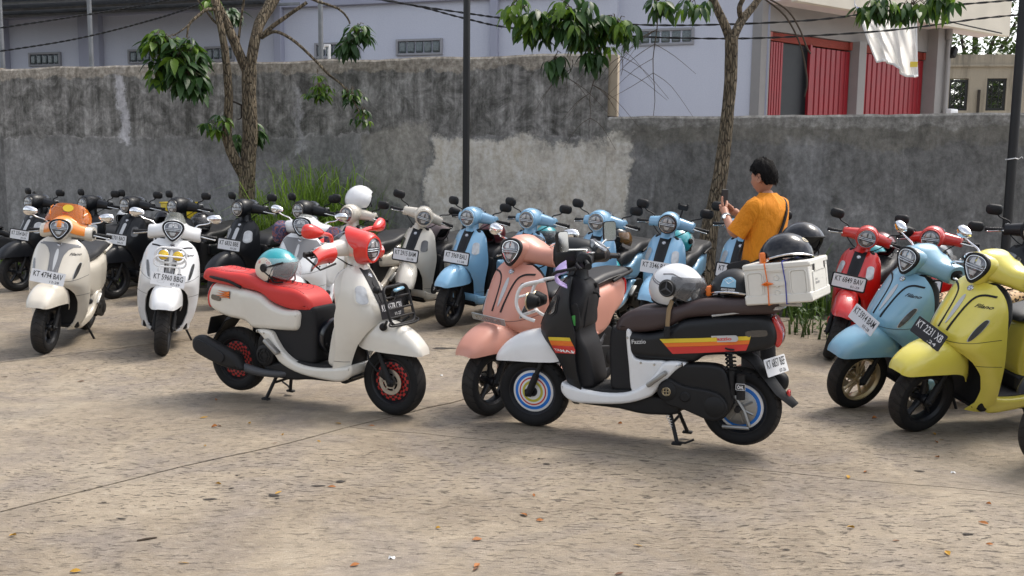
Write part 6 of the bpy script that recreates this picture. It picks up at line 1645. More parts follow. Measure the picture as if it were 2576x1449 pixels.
for sy in (1, -1):
    mb = MB()
    for q in ((.30, sy * .145, 1.19), (.27, sy * .145, 1.25)): mb.sphere(q, .008, 8, 6)
    mb.tube([(.30, sy * .145, 1.19), (.27, sy * .145, 1.25), (.26, sy * .13, 1.27)], .004, 5); mb.tube([(.30, sy * .145, 1.20), (.26, sy * .16, 1.22), (.24, sy * .15, 1.12)], .005, 5)
    addp('A', 'screen_bracket', mb, 'orange_paint', True)
# B: smoked screen, tube rack, fog lamps
fly_screen('B', 'smoke_screen', .13, .10, .075, .5, .445, 1.10)
mb = MB(); 
def ring3(c, w, h, r, n=6, X=(0, 1, 0), Z=(0, 0, 1)):
    return [(c[0] + X[0] * p[0] + Z[0] * p[1], c[1] + X[1] * p[0] + Z[1] * p[1], c[2] + X[2] * p[0] + Z[2] * p[1]) for p in rrect(w, h, r, n)]
mb.tube(ring3((.60, 0, .865), .25, .13, .06), .010, 8, closed=True); mb.tube(ring3((.655, 0, .815), .26, .09, .04), .008, 8, closed=True)
for sy in (1, -1):
    mb.tube([(.60, sy * .12, .84), (.655, sy * .125, .83)], .007, 6); mb.tube([(.655, sy * .08, .775), (.665, sy * .085, .745), (.655, sy * .085, .70)], .009, 7)
    mb.tube([(.60, sy * .06, .80), (.53, sy * .06, .80)], .008, 6)
rk = addp('B', 'front_rack', mb, 'white_tube')
for sy in (1, -1):
    k = MB(); k.sphere((.65, sy * .085, .70), .022, 12, 8); addp('B', 'rack_foot', k, 'black_plastic')
    k = MB(); k.xf(frame_m((.625, sy * .058, .868), (1, 0, .05))); k.lathe([(.0001, -.05), (.03, -.045), (.046, -.01), (.046, .006), (.042, .010)], 22, 'z'); k.xf(None); lo = addp('B', 'fog_lamp', k, 'steel')
    k = MB(); k.xf(frame_m((.631, sy * .058, .868), (1, 0, .05))); dome_lens(k, [(.042 * math.cos(2 * math.pi * i / 22), .042 * math.sin(2 * math.pi * i / 22)) for i in range(22)], .012); k.xf(None); obj('lamp_lens', k, 'lamp_yellow', lo)
    k = MB(); k.xf(frame_m((.645, sy * .058, .868), (1, 0, .05))); k.lathe([(.0001, .003), (.014, .003), (.016, -.002)], 16, 'z'); k.xf(None); obj('bulb_cover', k, 'sticker_yellow', lo)
k = MB(); k.xf(frame_m((.7165, 0, .630), (math.cos(.2), 0, math.sin(.2))) @ Matrix.Rotation(R(-4), 4, 'Z')); k.tube([(.03 * math.cos(a) * 1.0 - .06, .011 * math.sin(a) + .012, .001) for a in [2 * math.pi * i / 20 for i in range(20)]], .0015, 4, closed=True)
add_text(k, 'Looks', .011, Matrix.Translation((-.06, .012, .001)), cond=.9, shear=.2); k.xf(None); addp('B', 'plate_badge', k, 'ink', smooth=0)
# D: steel number strip
mb = MB(); mb.xf(frame_m((.672, 0, .645), (1, 0, -.5)) @ Matrix.Rotation(R(-3), 4, 'Z')); slab2d(mb, rrect(.275, .05, .006), -.002, .002); mb.xf(None); p_ = addp('D', 'number_strip', mb, 'plate_steel')
mb = MB(); add_text(mb, 'KT 5431 VB', .03, frame_m((.672, 0, .645), (1, 0, -.5)) @ Matrix.Rotation(R(-3), 4, 'Z') @ Matrix.Translation((0, 0, .0028)), w=.21); 
for sx in (-.05, .06): mb.xf(frame_m((.672, 0, .645), (1, 0, -.5)) @ Matrix.Translation((sx, .0, .002))); mb.lathe([(.0001, .004), (.007, .003), (.008, 0)], 10, 'z')
mb.xf(None); obj('lettering', mb, 'steel', p_, smooth=0)
# s6: grey shoulders and printed glove bags
glv = []
def bag_mat(t, b, L):
    v = mapped(t); n1 = nz(t, v, 22, 3, .5, 1.5); c = ramp(t, n1, [(.38, (.05, .05, .10)), (.47, (.10, .10, .20)), (.53, (.30, .08, .04)), (.6, (.10, .08, .14))], 'CONSTANT'); L(c, b.inputs['Base Color']); b.inputs['Roughness'].default_value = .85
tex_mat('print_cloth', bag_mat)
for sy in (1, -1):
    mb = MB(); mb.inflate([(.33, 1.06), (.36, 1.00), (.33, .90), (.26, .86), (.18, .90), (.14, .98), (.16, 1.06), (.24, 1.09)], .075, .06, 28, y0=sy * .265); addp('s6', 'glove_bag', mb, 'print_cloth', True)
mb = MB()
def capo(sy): return [(sy * a, b) for a, b in ((.03, .66), (.045, .75), (.075, .84), (.13, .89), (.20, .90), (.205, .885), (.15, .865), (.10, .81), (.075, .74), (.062, .66))]
mb.patch([(-.02, .70), (-.075, .80), (-.15, .88), (-.19, .905), (-.15, .95), (0, .955), (.15, .95), (.19, .905), (.15, .88), (.075, .80), (.02, .70)], FL.fn, .005, .03, th=.008); addp('s6', 'apron_panel', mb, 'grey_paint', parent='front_shield')
mb = MB(); mb.patch([(-.02, .66), (-.03, .74), (-.045, .83), (-.085, .90), (-.15, .945), (0, .955), (.15, .945), (.085, .90), (.045, .83), (.03, .74), (.02, .66)], FL.fn, .004, .03, th=.006); addp('A', 'apron_panel', mb, 'grey_paint', parent='front_shield')
fly_screen('s6', 'smoke_screen', .05, .075, .06, .6, .43, 1.14)

# C: red visor, handguards, crash guard, wide red mirrors, flame decals, basket helmet
o_c = [(.072 * math.cos(2 * math.pi * k / 40), .074 * math.sin(2 * math.pi * k / 40)) for k in range(40)]
hm = frame_m((.462, 0, 1.080), (1, 0, -.06))
mb = MB(); mb.xf(hm); G = []
for i in range(41):
    p = o_c[i % 40]; up = max(0, p[1] / .074) 
    back = .05 + .12 * max(0, p[1] / .074) ** .7 + .03
    G.append([(p[0] * 1.02, p[1] * 1.02, .012), (p[0] * 1.20, p[1] * 1.20 , .010), (p[0] * 1.36, p[1] * 1.36 + .006, -.02), (p[0] * 1.42, p[1] * 1.45 + .012 * up, -back * .6), (p[0] * 1.40, p[1] * 1.5 + .02 * up, -back)])
mb.grid(G, .004, flip=True); mb.xf(None); addp('C', 'headlight_visor', mb, 'hot_red_paint', True)
for sy in (1, -1):
    mb = MB(); G = []
    for i in range(9):
        u = i / 8; y = sy * (.20 + .155 * u); row_ = []
        for j in range(7):
            v = j / 6; row_.append((.335 - .03 * u - .045 * (2 * v - 1) ** 2, y, 1.125 - .045 * u - (.13 - .02 * u) * v + .012 * math.sin(u * 3)))
        G.append(row_)
    mb.grid(G, .005); hg = addp('C', 'hand_guard', mb, 'hot_red_paint', True)
    k = MB(); k.tube([(.32, sy * .20, .995), (.30, sy * .33, .965), (.20, sy * .35, 1.04)], .007, 6)
    for q in ((.30, sy * .24, 1.0), (.287, sy * .32, .985)): k.sphere(q, .006, 6, 5)
    obj('guard_bracket', k, 'black_plastic', hg)
    # mirror: long red blade on a flat red arm
    tip = Vector((.255, sy * .36, 1.205)); mr = MB()
    mr.xf(frame_m(tip, (-1, -sy * .25, .1)) @ Matrix.Rotation(sy * R(-8), 4, 'Z'))
    o = np.array([(.085 * math.cos(a) * (1.0 + .15 * math.cos(a) * sy), .046 * math.sin(a) * (1 - .25 * sy * math.cos(a))) for a in [2 * math.pi * i / 28 for i in range(28)]])
    mr.loft([[(p[0] * math.cos(a) ** .7, p[1] * math.cos(a) ** .7, -.04 * math.sin(a)) for p in o] for a in [R(88), R(66), R(44), R(22), 0]] + [[(p[0], p[1], .006) for p in o]]); mr.xf(None)
    mo = addp('C', 'mirror', mr, 'hot_red_paint', True)
    k = MB(); k.xf(frame_m(tip, (-1, -sy * .25, .1)) @ Matrix.Rotation(sy * R(-8), 4, 'Z')); slab2d(k, o * .92, .006, .0075); obj('mirror_glass', k, 'chrome', mo)
    k = MB(); k.tube([(.25, sy * .15, 1.10), (.25, sy * .165, 1.165), (.25, sy * .25, 1.185), tuple(tip + Vector((.015, -sy * .03, -.02)))], [.012, .013, .016, .02], 8, smooth=14); obj('mirror_stalk', k, 'hot_red_paint', mo)
mb = MB(); add_text(mb, 'KR', .03, frame_m((.35, .27, 1.06), (1, 0, .25)), bold=.03); addp('C', 'guard_lettering', mb, 'ink_white', True, smooth=0)
mb = MB(); gm = frame_m((.665, 0, .735), (1, 0, .32)); mb.xf(gm)
mb.tube([(p[0], p[1], 0) for p in rrect(.30, .25, .05, 5)], .010, 8, closed=True)
for y in (.055, -.02, -.075): mb.tube([(-.15, y, 0), (0, y, .006), (.15, y, 0)], .007, 7)
mb.tube([(-.15, -.10, .0), (-.17, -.125, .01), (0, -.135, .06), (.17, -.125, .01), (.15, -.10, 0)], .007, 7, smooth=20)
mb.xf(None); addp('C', 'front_rack', mb, 'black_plastic')
for sy in (1, -1):
    mb = MB(); mb.tube([(.58, sy * .13, .83), (.635, sy * .14, .83)], .009, 7); mb.sphere((.575, sy * .13, .835), .026, 12, 8); addp('C', 'rack_mount', mb, 'black_plastic'); mb = MB(); mb.tube([(.62, sy * .10, .60), (.66, sy * .14, .64)], .009, 7); mb.sphere((.61, sy * .10, .595), .026, 12, 8); addp('C', 'rack_mount', mb, 'black_plastic')
mb = MB(); mb.box((.66, 0, .835), (.03, .11, .02), .008, Matrix.Rotation(.1, 3, 'X')); addp('C', 'marker_light', mb, 'sky_paint')
def flames(mb, m, L_, n=4, mi=0, fat=1.0):
    for k in range(n):
        y = .013 * (k - (n - 1) / 2); l = L_ * (.75 + .25 * ((k * 3) % 4) / 3); a = []; b = []
        for i in range(9):
            t = i / 8; c = y + .004 * math.sin(t * 5 + k); w = fat * .0045 * (1 - t) ** .7 + .0004; a.append((-l * t, c + w)); b.append((-l * t, c - w))
        old = mb.m; mb.m = m; slab2d(mb, np.array(a + b[::-1]), 0, .0006, mi); mb.m = old
mb = MB(); cw_ = FAZZIO.cowl_hw
flames(mb, frame_m((-.60, -cw_(-.6, .70) - .0055, .705), (0, -1, 0)), .12); addp('C', 'flame_decal', mb, 'sticker_orange', parent='rear_cowl', smooth=0)
mb = MB(); flames(mb, frame_m((-.597, -cw_(-.6, .70) - .0045, .705), (0, -1, 0)), .125, fat=1.6); addp('C', 'flame_outline', mb, 'ink', parent='rear_cowl', smooth=0)
# pleats sewn across the red seat, seam lines along it
from mathutils.bvhtree import BVHTree
bvh = BVHTree.FromPolygons([v.co for v in S['C']['seat'].data.vertices], [tuple(p.vertices) for p in S['C']['seat'].data.polygons])
def drape(pts, r=.0028):
    P_ = []
    for x, y in pts:
        h = bvh.ray_cast(Vector((x, y, 1.5)), Vector((0, 0, -1)))[0]
        if h is not None: P_.append(tuple(h + Vector((0, 0, -.0008))))
    if len(P_) > 2: mb = MB(); mb.tube(P_, r, 5); obj('seam', mb, 'maroon_paint', S['C']['seat'])
for x0 in [-.78 + .04 * k for k in range(6)] + [-.26 + .045 * k for k in range(6)]: drape([(x0 - .05 * abs(y / .1) ** 2, y) for y in np.linspace(-.105, .105, 15)])
for sy in (1, -1): drape([(x, sy * .115) for x in np.linspace(-.80, .0, 30)])
# stripes and badges on E
def side_patch(key, name, pts, m, sy=1, off=.004, st=.018):
    mb = MB(); mb.patch(pts, lambda a, b: (np.array([a, sy * cw_(a, b), b]), np.array([0, sy, 0.])), off, st, th=.003, flip=sy > 0)
    return addp(key, name, mb, m, parent='rear_cowl', smooth=0)
side_patch('E', 'stripe', [(-.185, .545), (-.70, .585), (-.72, .61), (-.20, .575)][::1] if False else [(-.23, .600), (-.71, .635), (-.715, .657), (-.21, .622)], 'sticker_yellow')
side_patch('E', 'stripe', [(-.25, .578), (-.705, .612), (-.71, .634), (-.231, .599)], 'sticker_orange')
side_patch('E', 'stripe', [(-.285, .540), (-.69, .575), (-.704, .611), (-.251, .577)], 'sticker_red')
mb = MB(); mb.xf(frame_m((-.565, cw_(-.56, .63) + .003, .638), (0, 1, 0)) @ Matrix.Rotation(R(4), 4, 'Z')); slab2d(mb, rrect(.17, .036, .017, 6), -.002, .004); mb.xf(None); bdg = addp('E', 'name_badge', mb, 'silver_paint', parent='rear_cowl')
mb = MB(); add_text(mb, 'Fazzio', .018, frame_m((-.565, cw_(-.56, .63) + .0075, .638), (0, 1, 0)) @ Matrix.Rotation(R(4), 4, 'Z'), w=.10, bold=.03); addp('E', 'badge_lettering', mb, 'sticker_red', parent='rear_cowl', smooth=0)
mb = MB(); add_text(mb, 'Fazzio', .024, frame_m((-.085, cw_(-.09, .62) + .003, .600), (0, 1, 0)) @ Matrix.Rotation(R(4), 4, 'Z'), w=.085, bold=.02); addp('E', 'logo', mb, 'silver_paint', parent='rear_cowl', smooth=0)
for x_, z_ in ((-.095, .475), (-.175, .47), (-.015, .62)):
    mb = MB(); mb.lathe([(.0001, .165), (.006, .164), (.008, .155)], 12, c=(x_, 0, z_)); addp('E', 'bolt', mb, 'steel')
for x_, z_ in ((-.285, .475), (-.20, .36)):
    mb = MB(); mb.lathe([(.0001, -.181), (.007, -.180), (.009, -.16)], 12, c=(x_, 0, z_)); addp('C', 'bolt', mb, 'steel')
mb = MB(); mb.tube([(-.235 + .012 * math.cos(i * .9) - .001 * i, .10 + .012 * math.sin(i * .9), .17 - .0022 * i) for i in range(56)], .0022, 4); addp('E', 'stand_spring', mb, 'white_tube')
# white vertical piece under the seat front
mb = MB(); mb.inflate([(-.005, .65), (-.035, .65), (-.045, .52), (-.10, .49), (-.24, .49), (-.20, .43), (-.12, .33), (-.04, .30), (-.02, .45)], .158, .012, 40); addp('E', 'side_panel', mb, 'white_paint')
# shield stripes with lettering, sticker
for z0, z1, m in ((.575, .595, 'sticker_yellow'), (.545, .574, 'sticker_orange'), (.50, .544, 'sticker_red')):
    mb = MB(); mb.patch([(.13, z0), (.13, z1), (.19, z1 + .012), (.19, z0 + .012)], FZ.fn, .002, .02); addp('E', 'stripe', mb, m, parent='front_shield', smooth=0)
mb = MB(); co, F_ = text_mesh('YAMAHA', .016, .07, .7, .02); V = [(lambda p, n: p + n * .004)(*FZ.fn(.172 + a, .523 + b)) for a, b, _ in co]; mb.add(V, F_); addp('E', 'lettering', mb, 'ink_white', parent='front_shield', smooth=0)
mb = MB(); mb.xf(frame_m((.305, .172, .71), (-.2, 1, 0))); slab2d(mb, crom([(0, .03), (.02, .02), (.012, 0), (.018, -.03), (-.012, -.028), (-.02, 0), (-.018, .022)], 20, True), 0, .001); mb.xf(None); addp('E', 'sticker', mb, 'sticker_green')
mb = MB(); mb.patch([(.18, .80), (.18, .66), (.12, .66)], FZ.fn, .001, .05) if False else None
pk = MB(); pk.inflate([(.335, .79), (.285, .80), (.275, .68), (.30, .64), (.335, .65)], .172, .008, 28); addp('E', 'pocket_lid', pk, 'black_plastic')
# front rack of white tube and two round lamps
mb = MB()
for sy in (1, -1):
    mb.tube([(.59, sy * .10, .685), (.665, sy * .12, .72), (.70, sy * .125, .80), (.66, sy * .12, .90), (.52, sy * .11, .935)], .011, 8, smooth=20)
mb.tube([(.665, .12, .72), (.665, -.12, .72)], .011, 8); mb.tube([(.69, .123, .83), (.69, -.123, .83)], .009, 8); mb.tube([(.655, .12, .90), (.655, -.12, .90)], .011, 8)
addp('E', 'front_rack', mb, 'white_tube')
for sy in (1, -1):
    k = MB(); k.xf(frame_m((.64, sy * .06, .80), (1, 0, 0))); k.lathe([(.0001, -.07), (.03, -.06), (.05, -.015), (.052, .004)], 22, 'z'); lo = addp('E', 'fog_lamp', k, 'black_plastic')
    k = MB(); k.xf(frame_m((.644, sy * .06, .80), (1, 0, 0))); k.tube([(.052 * math.cos(2 * math.pi * i / 22), .052 * math.sin(2 * math.pi * i / 22), 0) for i in range(22)], .005, 6, closed=True); obj('lamp_ring', k, 'gold_metal', lo)
    k = MB(); k.xf(frame_m((.644, sy * .06, .80), (1, 0, 0))); dome_lens(k, [(.048 * math.cos(2 * math.pi * i / 22), .048 * math.sin(2 * math.pi * i / 22)) for i in range(22)], .010); obj('lamp_lens', k, 'lens_bright', lo)
mb = MB(); mb.patch([(-.05, .86), (-.02, .91), (.04, .915), (.05, .89)], FZ.fn, .002, .03); addp('E', 'sticker', mb, 'sticker_orange', parent='front_shield', smooth=0)
# mirrors: squared silver glass on clamped bar, lilac guard, phone clamp
for sy, tip, yawm in ((1, (.35, .26, 1.185), -25), (-1, (.22, -.30, 1.21), -10)):
    mr = MB(); fm2 = frame_m(tip, (-.86, .42, .05) if sy > 0 else (-.62, .76, .05)); mr.xf(fm2); o = rrect(.085, .125, .018, 4)
    mr.loft([[(p[0] * k, p[1] * k, z) for p in o] for k, z in ((.75, -.03), (.97, -.018), (1, .004))]); mr.xf(None); mo = addp('E', 'mirror', mr, 'black_plastic', True)
    k = MB(); k.xf(fm2); slab2d(k, o * .93, .004, .0055); obj('mirror_glass', k, 'chrome', mo)
    k = MB(); k.tube([(.245, sy * .16, 1.09), (.245, sy * .165, 1.13), tuple(Vector(tip) + Vector((.02, -sy * .01, -.05)))], .0075, 7); k.box((.245, sy * .16, 1.115), (.03, .03, .04), .005); obj('mirror_stalk', k, 'steel', mo)
mb = MB(); mb.tube([(.245, .16, 1.13), (.245, -.16, 1.13)], .006, 7); addp('E', 'cross_bar', mb, 'steel', True)
mb = MB(); G = []
for i in range(9):
    u = i / 8; G.append([(.36 - .05 * u - .07 * (j / 6 * 2 - 1) ** 2 + .06, .20 + .15 * u, 1.07 - .05 * u - .14 * j / 6 + .05 * u * j / 6) for j in range(7)])
mb.grid(G, .005); hg = addp('E', 'hand_guard', mb, 'lilac_paint', True)
k = MB(); k.tube([(.25, .34, 1.04), (.36, .35, 1.02), (.40, .30, 1.0)], .010, 7); obj('guard_bracket', k, 'black_plastic', hg)
k = MB(); k.box((.225, .17, 1.085), (.05, .055, .05), .012); sw = addp('E', 'switch_gear', k, 'black_plastic', True); k = MB(); k.box((.225, .17, 1.114), (.03, .018, .012), .003); obj('switch', k, 'sticker_red', sw)
k = MB(); k.box((.225, -.17, 1.085), (.05, .055, .05), .012); addp('E', 'switch_gear', k, 'black_plastic', True)
# rear rack, shock reservoir, tail plate
mb = MB()
for sy in (1, -1):
    mb.tube([(-.50, sy * .13, .765), (-.62, sy * .135, .785), (-.86, sy * .12, .815)], .0105, 8); mb.tube([(-.62, sy * .135, .785), (-.74, sy * .11, .835)], .009, 7)
    mb.tube([(-.58, sy * .10, .835), (-.98, sy * .10, .835)], .009, 7)
mb.tube([(-.86, .12, .815), (-.88, 0, .815), (-.86, -.12, .815)], .0105, 8, smooth=8)
for x in (-.60, -.72, -.84, -.96): mb.tube([(x, .12, .845), (x, -.12, .845)], .008, 6)
addp('E', 'rear_rack', mb, 'silver_paint')
mb = MB(); mb.tube([(-.665, .15, .44), (-.665, .15, .30)], .024, 12); mb.tube([(-.62, .14, .36), (-.665, .15, .34)], .01, 6); rs = addp('E', 'reservoir', mb, 'black_plastic')
mb = MB(); mb.xf(frame_m((-.668, .1745, .375), (0, 1, 0))); slab2d(mb, rrect(.05, .035, .004), 0, .001); obj('label', mb, 'ink', rs)
mb = MB(); mb.xf(frame_m((-.668, .1763, .375), (0, 1, 0))); mb.tube([(p[0], p[1], 0) for p in rrect(.05, .035, .004)], .0012, 4, closed=True); add_text(mb, '\u00d6HL', .018, Matrix(), w=.036, bold=.03); obj('label_lettering', mb, 'ink_white', rs, smooth=0)
mb = MB(); mb.lathe([(.0001, .1995), (.026, .1995)], 20, c=(-.255, 0, .325)); addp('E', 'cap_badge', mb, 'black_plastic')
mb = MB()
for k in range(3):
    mb.tube([(-.255 - .016 + .016 * k, .2005, .325 - .02), (-.255 - .016 + .016 * k, .2005, .325 + .02)], .0022, 4); mb.tube([(-.255 - .02, .2005, .325 - .016 + .016 * k), (-.255 + .02, .2005, .325 - .016 + .016 * k)], .0022, 4)
mb.tube([(-.255 + .024 * math.cos(a), .2005, .325 + .024 * math.sin(a)) for a in [2 * math.pi * i / 18 for i in range(18)]], .0018, 4, closed=True); addp('E', 'cap_mark', mb, 'gold_metal', smooth=0)
mb = MB(); mb.lathe([(.002, .062), (.045, .062), (.085, .052), (.10, .045)], 30, c=(-.64, 0, WR)); 
for k in range(7): a = R(51 * k); mb.tube([(-.64 + .03 * math.cos(a), .064, WR + .03 * math.sin(a)), (-.64 + .085 * math.cos(a), .056, WR + .085 * math.sin(a))], .007, 5)
mb.tube([(-.60, .085, .33), (-.67, .08, .22), (-.70, .075, .13)], .012, 6); mb.tube([(-.55, .08, .12), (-.70, .075, .12)], .012, 8); addp('E', 'drum_brake', mb, 'alloy')
pm = frame_m((-.835, .0, .475), (-.90, .30, .30)); a_, f_, t_ = plate_meshes('KT 6857 BEF', '07-26', .25, .10)
plo = link('license_plate', a_, 'plate_white', S['E']['root'], mtx=pm); link('lettering', t_, 'ink', plo)
pm = frame_m((-.80, 0, .47), (-.95, 0, .25)); mb = MB(); mb.xf(pm); slab2d(mb, rrect(.27, .13, .01), -.006, 0); addp('C', 'plate_holder', mb, 'black_plastic')
# flat lettering on the cream scooter beside the blue ones
mb = MB(); mb.inflate([(.30, .40), (.29, .30), (.20, .288), (.20, .36)], .1785, .002, 16); addp('c9', 'decal', mb, 'ink', smooth=0)
mb = MB(); add_text(mb, '24', .035, frame_m((.262, .1805, .345), (0, 1, 0)), shear=.3, bold=.03); addp('c9', 'decal_lettering', mb, 'ink_white', smooth=0)
# electric-car style badge on the tails of two blue scooters
for key in ('b12', 'b13'):
    mb = MB(); mb.xf(frame_m((-.13, .172, .60), (0, 1, 0))); mb.tube([(.022 * math.cos(R(60 + i * 24)), .03 * math.sin(R(60 + i * 24)), 0) for i in range(11)], .007, 5); mb.xf(None); addp(key, 'decal', mb, 'ink', smooth=0)
    mb = MB(); mb.box((-.135, .1735, .60), (.03, .003, .012), .001); addp(key, 'decal_mark', mb, 'sticker_yellow', smooth=0)
# phone holder
mb = MB(); mb.tube([(.22, .06, 1.13), (.197, .07, 1.23)], .009, 7); mb.box((.195, .07, 1.235), (.03, .09, .05), .008); mb.box((.195, .03, 1.245), (.045, .014, .06), .004); mb.box((.195, .11, 1.245), (.045, .014, .06), .004); addp('b13', 'phone_holder', mb, 'black_plastic', True)
# ================================================================== helmets
def helmet(label, loc, yaw, shell, kind='open', visor=None, pitch=0, roll=0, size=1.0, group='helmets left on the scooters', trim='black_plastic'):
    """loc = where the helmet rests; faces local +x"""
    rx, ry, rz = .142, .118, .132
    H0 = {'open': .145, 'half': .10, 'full': .15}[kind]
    def tmax(ph):
        a = abs(((ph + math.pi) % (2 * math.pi)) - math.pi)
        if kind == 'half': return R(92) + R(6) * math.cos(a * 2)
        lo, hi = (R(70), R(128)) if kind == 'open' else (R(72), R(138))
        s_ = min(1, max(0, (a - R(52)) / R(38))); s_ = s_ * s_ * (3 - 2 * s_)
        return lo + (hi - lo) * s_ - (R(10) * max(0, (a - R(120)) / R(60)) if kind == 'open' else 0)
    e = empty('helmet', loc, (R(roll), R(pitch), R(yaw))); e.scale = (size,) * 3; tag(e, label, 'helmet', group)
    def P(ph, th, k=1.0):
        s_ = math.sin(th); bul = 1 + .05 * math.sin(th) ** 4
        return (rx * k * s_ * math.cos(ph) * bul - .006, ry * k * s_ * math.sin(ph) * bul, H0 + rz * k * math.cos(th) - (.0))
    n = 44; m = 16; G = []
    for i in range(n + 1):
        ph = 2 * math.pi * i / n; tm = tmax(ph)
        G.append([P(ph, max(.0015, tm * j / m)) for j in range(m + 1)])
    zmin = min(p[2] for r_ in G for p in r_)
    G = [[(p[0], p[1], p[2] - zmin) for p in r_] for r_ in G]; H0 -= zmin
    sh = MB(); sh.grid(G, .014, flip=True); so = obj('shell', sh, shell, e, smooth=60)
    ed = MB(); ed.tube([r_[-1] for r_ in G[:-1]], .006, 6, closed=True); obj('edge_trim', ed, trim, e)
    li = MB(); li.loft([[P(2 * math.pi * i / 24, max(.01, min(tmax(2 * math.pi * i / 24), R(118)) * j / 8), .86) for i in range(24)] for j in range(9)], True); obj('liner', li, 'strap_black', e)
    if visor:
        G2 = []
        for i in range(21):
            ph = R(-84 + 168 * i / 20); c_ = math.cos(ph * .95); row_ = []
            t0, t1_ = R(58), R(84) + R(32) * max(0, c_) ** .7
            for j in range(9): row_.append(P(ph, t0 + (t1_ - t0) * j / 8, 1.07 + .04 * j / 8 * max(0, c_)))
            G2.append(row_)
        v = MB(); v.grid(G2, .002); obj('visor', v, visor, e, smooth=60)
        for sy in (1, -1):
            h = MB(); q = P(sy * R(88), R(84), 1.05); h.lathe([(.0001, .010), (.022, .010), (.027, .004), (.027, -.01)], 20, 'y', c=(q[0], q[1] if sy > 0 else q[1], q[2]))
            if sy < 0: h.v = [(x, 2 * q[1] - y, z) for x, y, z in h.v]
            obj('visor_hinge', h, 'black_plastic', e)
    for sy in (1, -1):
        st = MB(); q = P(sy * R(75), R(100), .93); st.tube([q, (q[0] + .02, q[1] * .9, max(.004, q[2] - .05)), (q[0] + .05, q[1] * .4, .004)], .006, 5, smooth=8); obj('chin_strap', st, 'strap_black', e)
    return e, P
def on_bike(key, x, y, z):
    bpy.context.view_layer.update(); return S[key]['root'].matrix_world @ Vector((x, y, z))
def byaw(key): return math.degrees(S[key]['root'].rotation_euler[2])
bpy.context.view_layer.update()
# teal helmet on the red seat
p = on_bike('C', -.30, 0, .808); hC, PC = helmet('teal and cream open-face helmet with clear visor sitting on the red seat', p, byaw('C') - 5, 'teal_paint', 'open', 'clear_visor', size=1.08)
mb = MB(); G = []
for i in range(13):
    rr = R(33) * i / 12 + .002; G.append([PC(R(-98) + rr * 1.05 * math.cos(a), R(88) + rr * math.sin(a), 1.006) for a in [2 * math.pi * k / 30 for k in range(31)]])
mb.grid(G, .002); obj('side_panel', mb, 'strap_tan' if False else 'cream_plaster', hC, smooth=60)
mb = MB(); co, F_ = text_mesh('Fazzio', .028, .10, .8, .03); mb.add([PC(R(-97) + a / .118, R(66) - b / .13 + 3.2 * a * a / .13, 1.022) for a, b, _ in co], F_); obj('lettering', mb, 'sticker_red', hC, smooth=0)
mb = MB(); mb.tube([PC(R(-92), R(86), 1.08), PC(R(-60), R(76), 1.12), PC(R(-38), R(70), 1.14)], .006, 6); mb.tube([PC(R(-92), R(88), 1.08), PC(R(-70), R(108), 1.05), PC(R(-55), R(118), 1.0)], .005, 6); obj('visor_arm', mb, 'black_plastic', hC)
# black helmet hung at the knees of the cream scooter
p = on_bike('C', .195, -.03, .475); h_, _ = helmet('small black helmet with yellow stripes hanging behind the cream legshield', p, byaw('C') + 180, 'gloss_black', 'half', pitch=80, size=.85)
for k in (-1, 1): mb = MB(); mb.tube([_(R(-90 + 20 * k), R(10 + 9 * j), 1.02) for j in range(9)], .008, 5); obj('stripe', mb, 'sticker_yellow', h_)
# E: white helmet with star disc, black shorty, crate and its helmets
p = on_bike('E', -.265, -.0, .805); hE, PE = helmet('white open-face helmet with smoked visor and star disc on the brown seat', p, byaw('E') + 170, 'white_paint', 'open', 'smoke_visor', pitch=4, size=1.12)
q = PE(R(-88), R(84), 1.10)
mb = MB(); mb.lathe([(.0001, .0), (.040, .0), (.045, .006), (.045, .014)], 28, c=(q[0], q[1] - .012, q[2])); obj('side_disc', mb, 'black_plastic', hE)
mb = MB()
for k in range(3): a = R(90 + 120 * k); mb.tube([(q[0], q[1] - .014, q[2]), (q[0] + .036 * math.cos(a), q[1] - .0135, q[2] + .036 * math.sin(a))], [.007, .002], 5)
mb.tube([(q[0] + .037 * math.cos(a), q[1] - .0135, q[2] + .037 * math.sin(a)) for a in [2 * math.pi * i / 24 for i in range(24)]], .0025, 5, closed=True); obj('star_mark', mb, 'grey_plastic', hE)
mb = MB()
for k, r_ in ((0, 1.006), (1, 1.006)): mb.tube([PE(R(-160 + 4 * j), R(52 + 5 * k + 24 * abs(math.sin(j * .1))), r_) for j in range(22)], .0028, 5)
mb.tube([PE(R(-60), R(60), 1.01), PE(R(-85), R(50), 1.01), PE(R(-110), R(54), 1.01)], .004, 5); obj('pinstripe', mb, 'ink_grey', hE)
mb = MB(); q0 = on_bike('E', -.20, .14, .85)
mm = hE.matrix_world.inverted()
bpy.context.view_layer.update(); mm = hE.matrix_world.inverted()
pts = [mm @ on_bike('E', *v) for v in ((-.30, .08, .90), (-.27, .12, .84), (-.262, .165, .79), (-.26, .185, .72), (-.258, .187, .655))]
mb.tube(pts, .012, 6); obj('hanging_strap', mb, 'strap_tan', hE)
mb = MB(); mb.tube([mm @ on_bike('E', -.259, .19, .70), mm @ on_bike('E', -.258, .192, .64)], .016, 6); obj('buckle', mb, 'strap_black', hE)
p = on_bike('E', -.60, 0, .868); h2, P2 = helmet('black half-shell helmet with blue round-topped sticker leaning against the white crate', p, byaw('E') - 4, 'satin_black', 'half', size=1.0, trim='chrome')
mb = MB(); mb.grid([[P2(R(84) + a / .118, R(60) + (b + (.02 * (abs(a) / .036) ** 2 if b < 0 else 0)) / .13, 1.012) for b in np.linspace(-.03, .032, 8)] for a in np.linspace(-.036, .036, 9)], .001); so_ = obj('sticker', mb, 'sky_paint', h2, smooth=0)
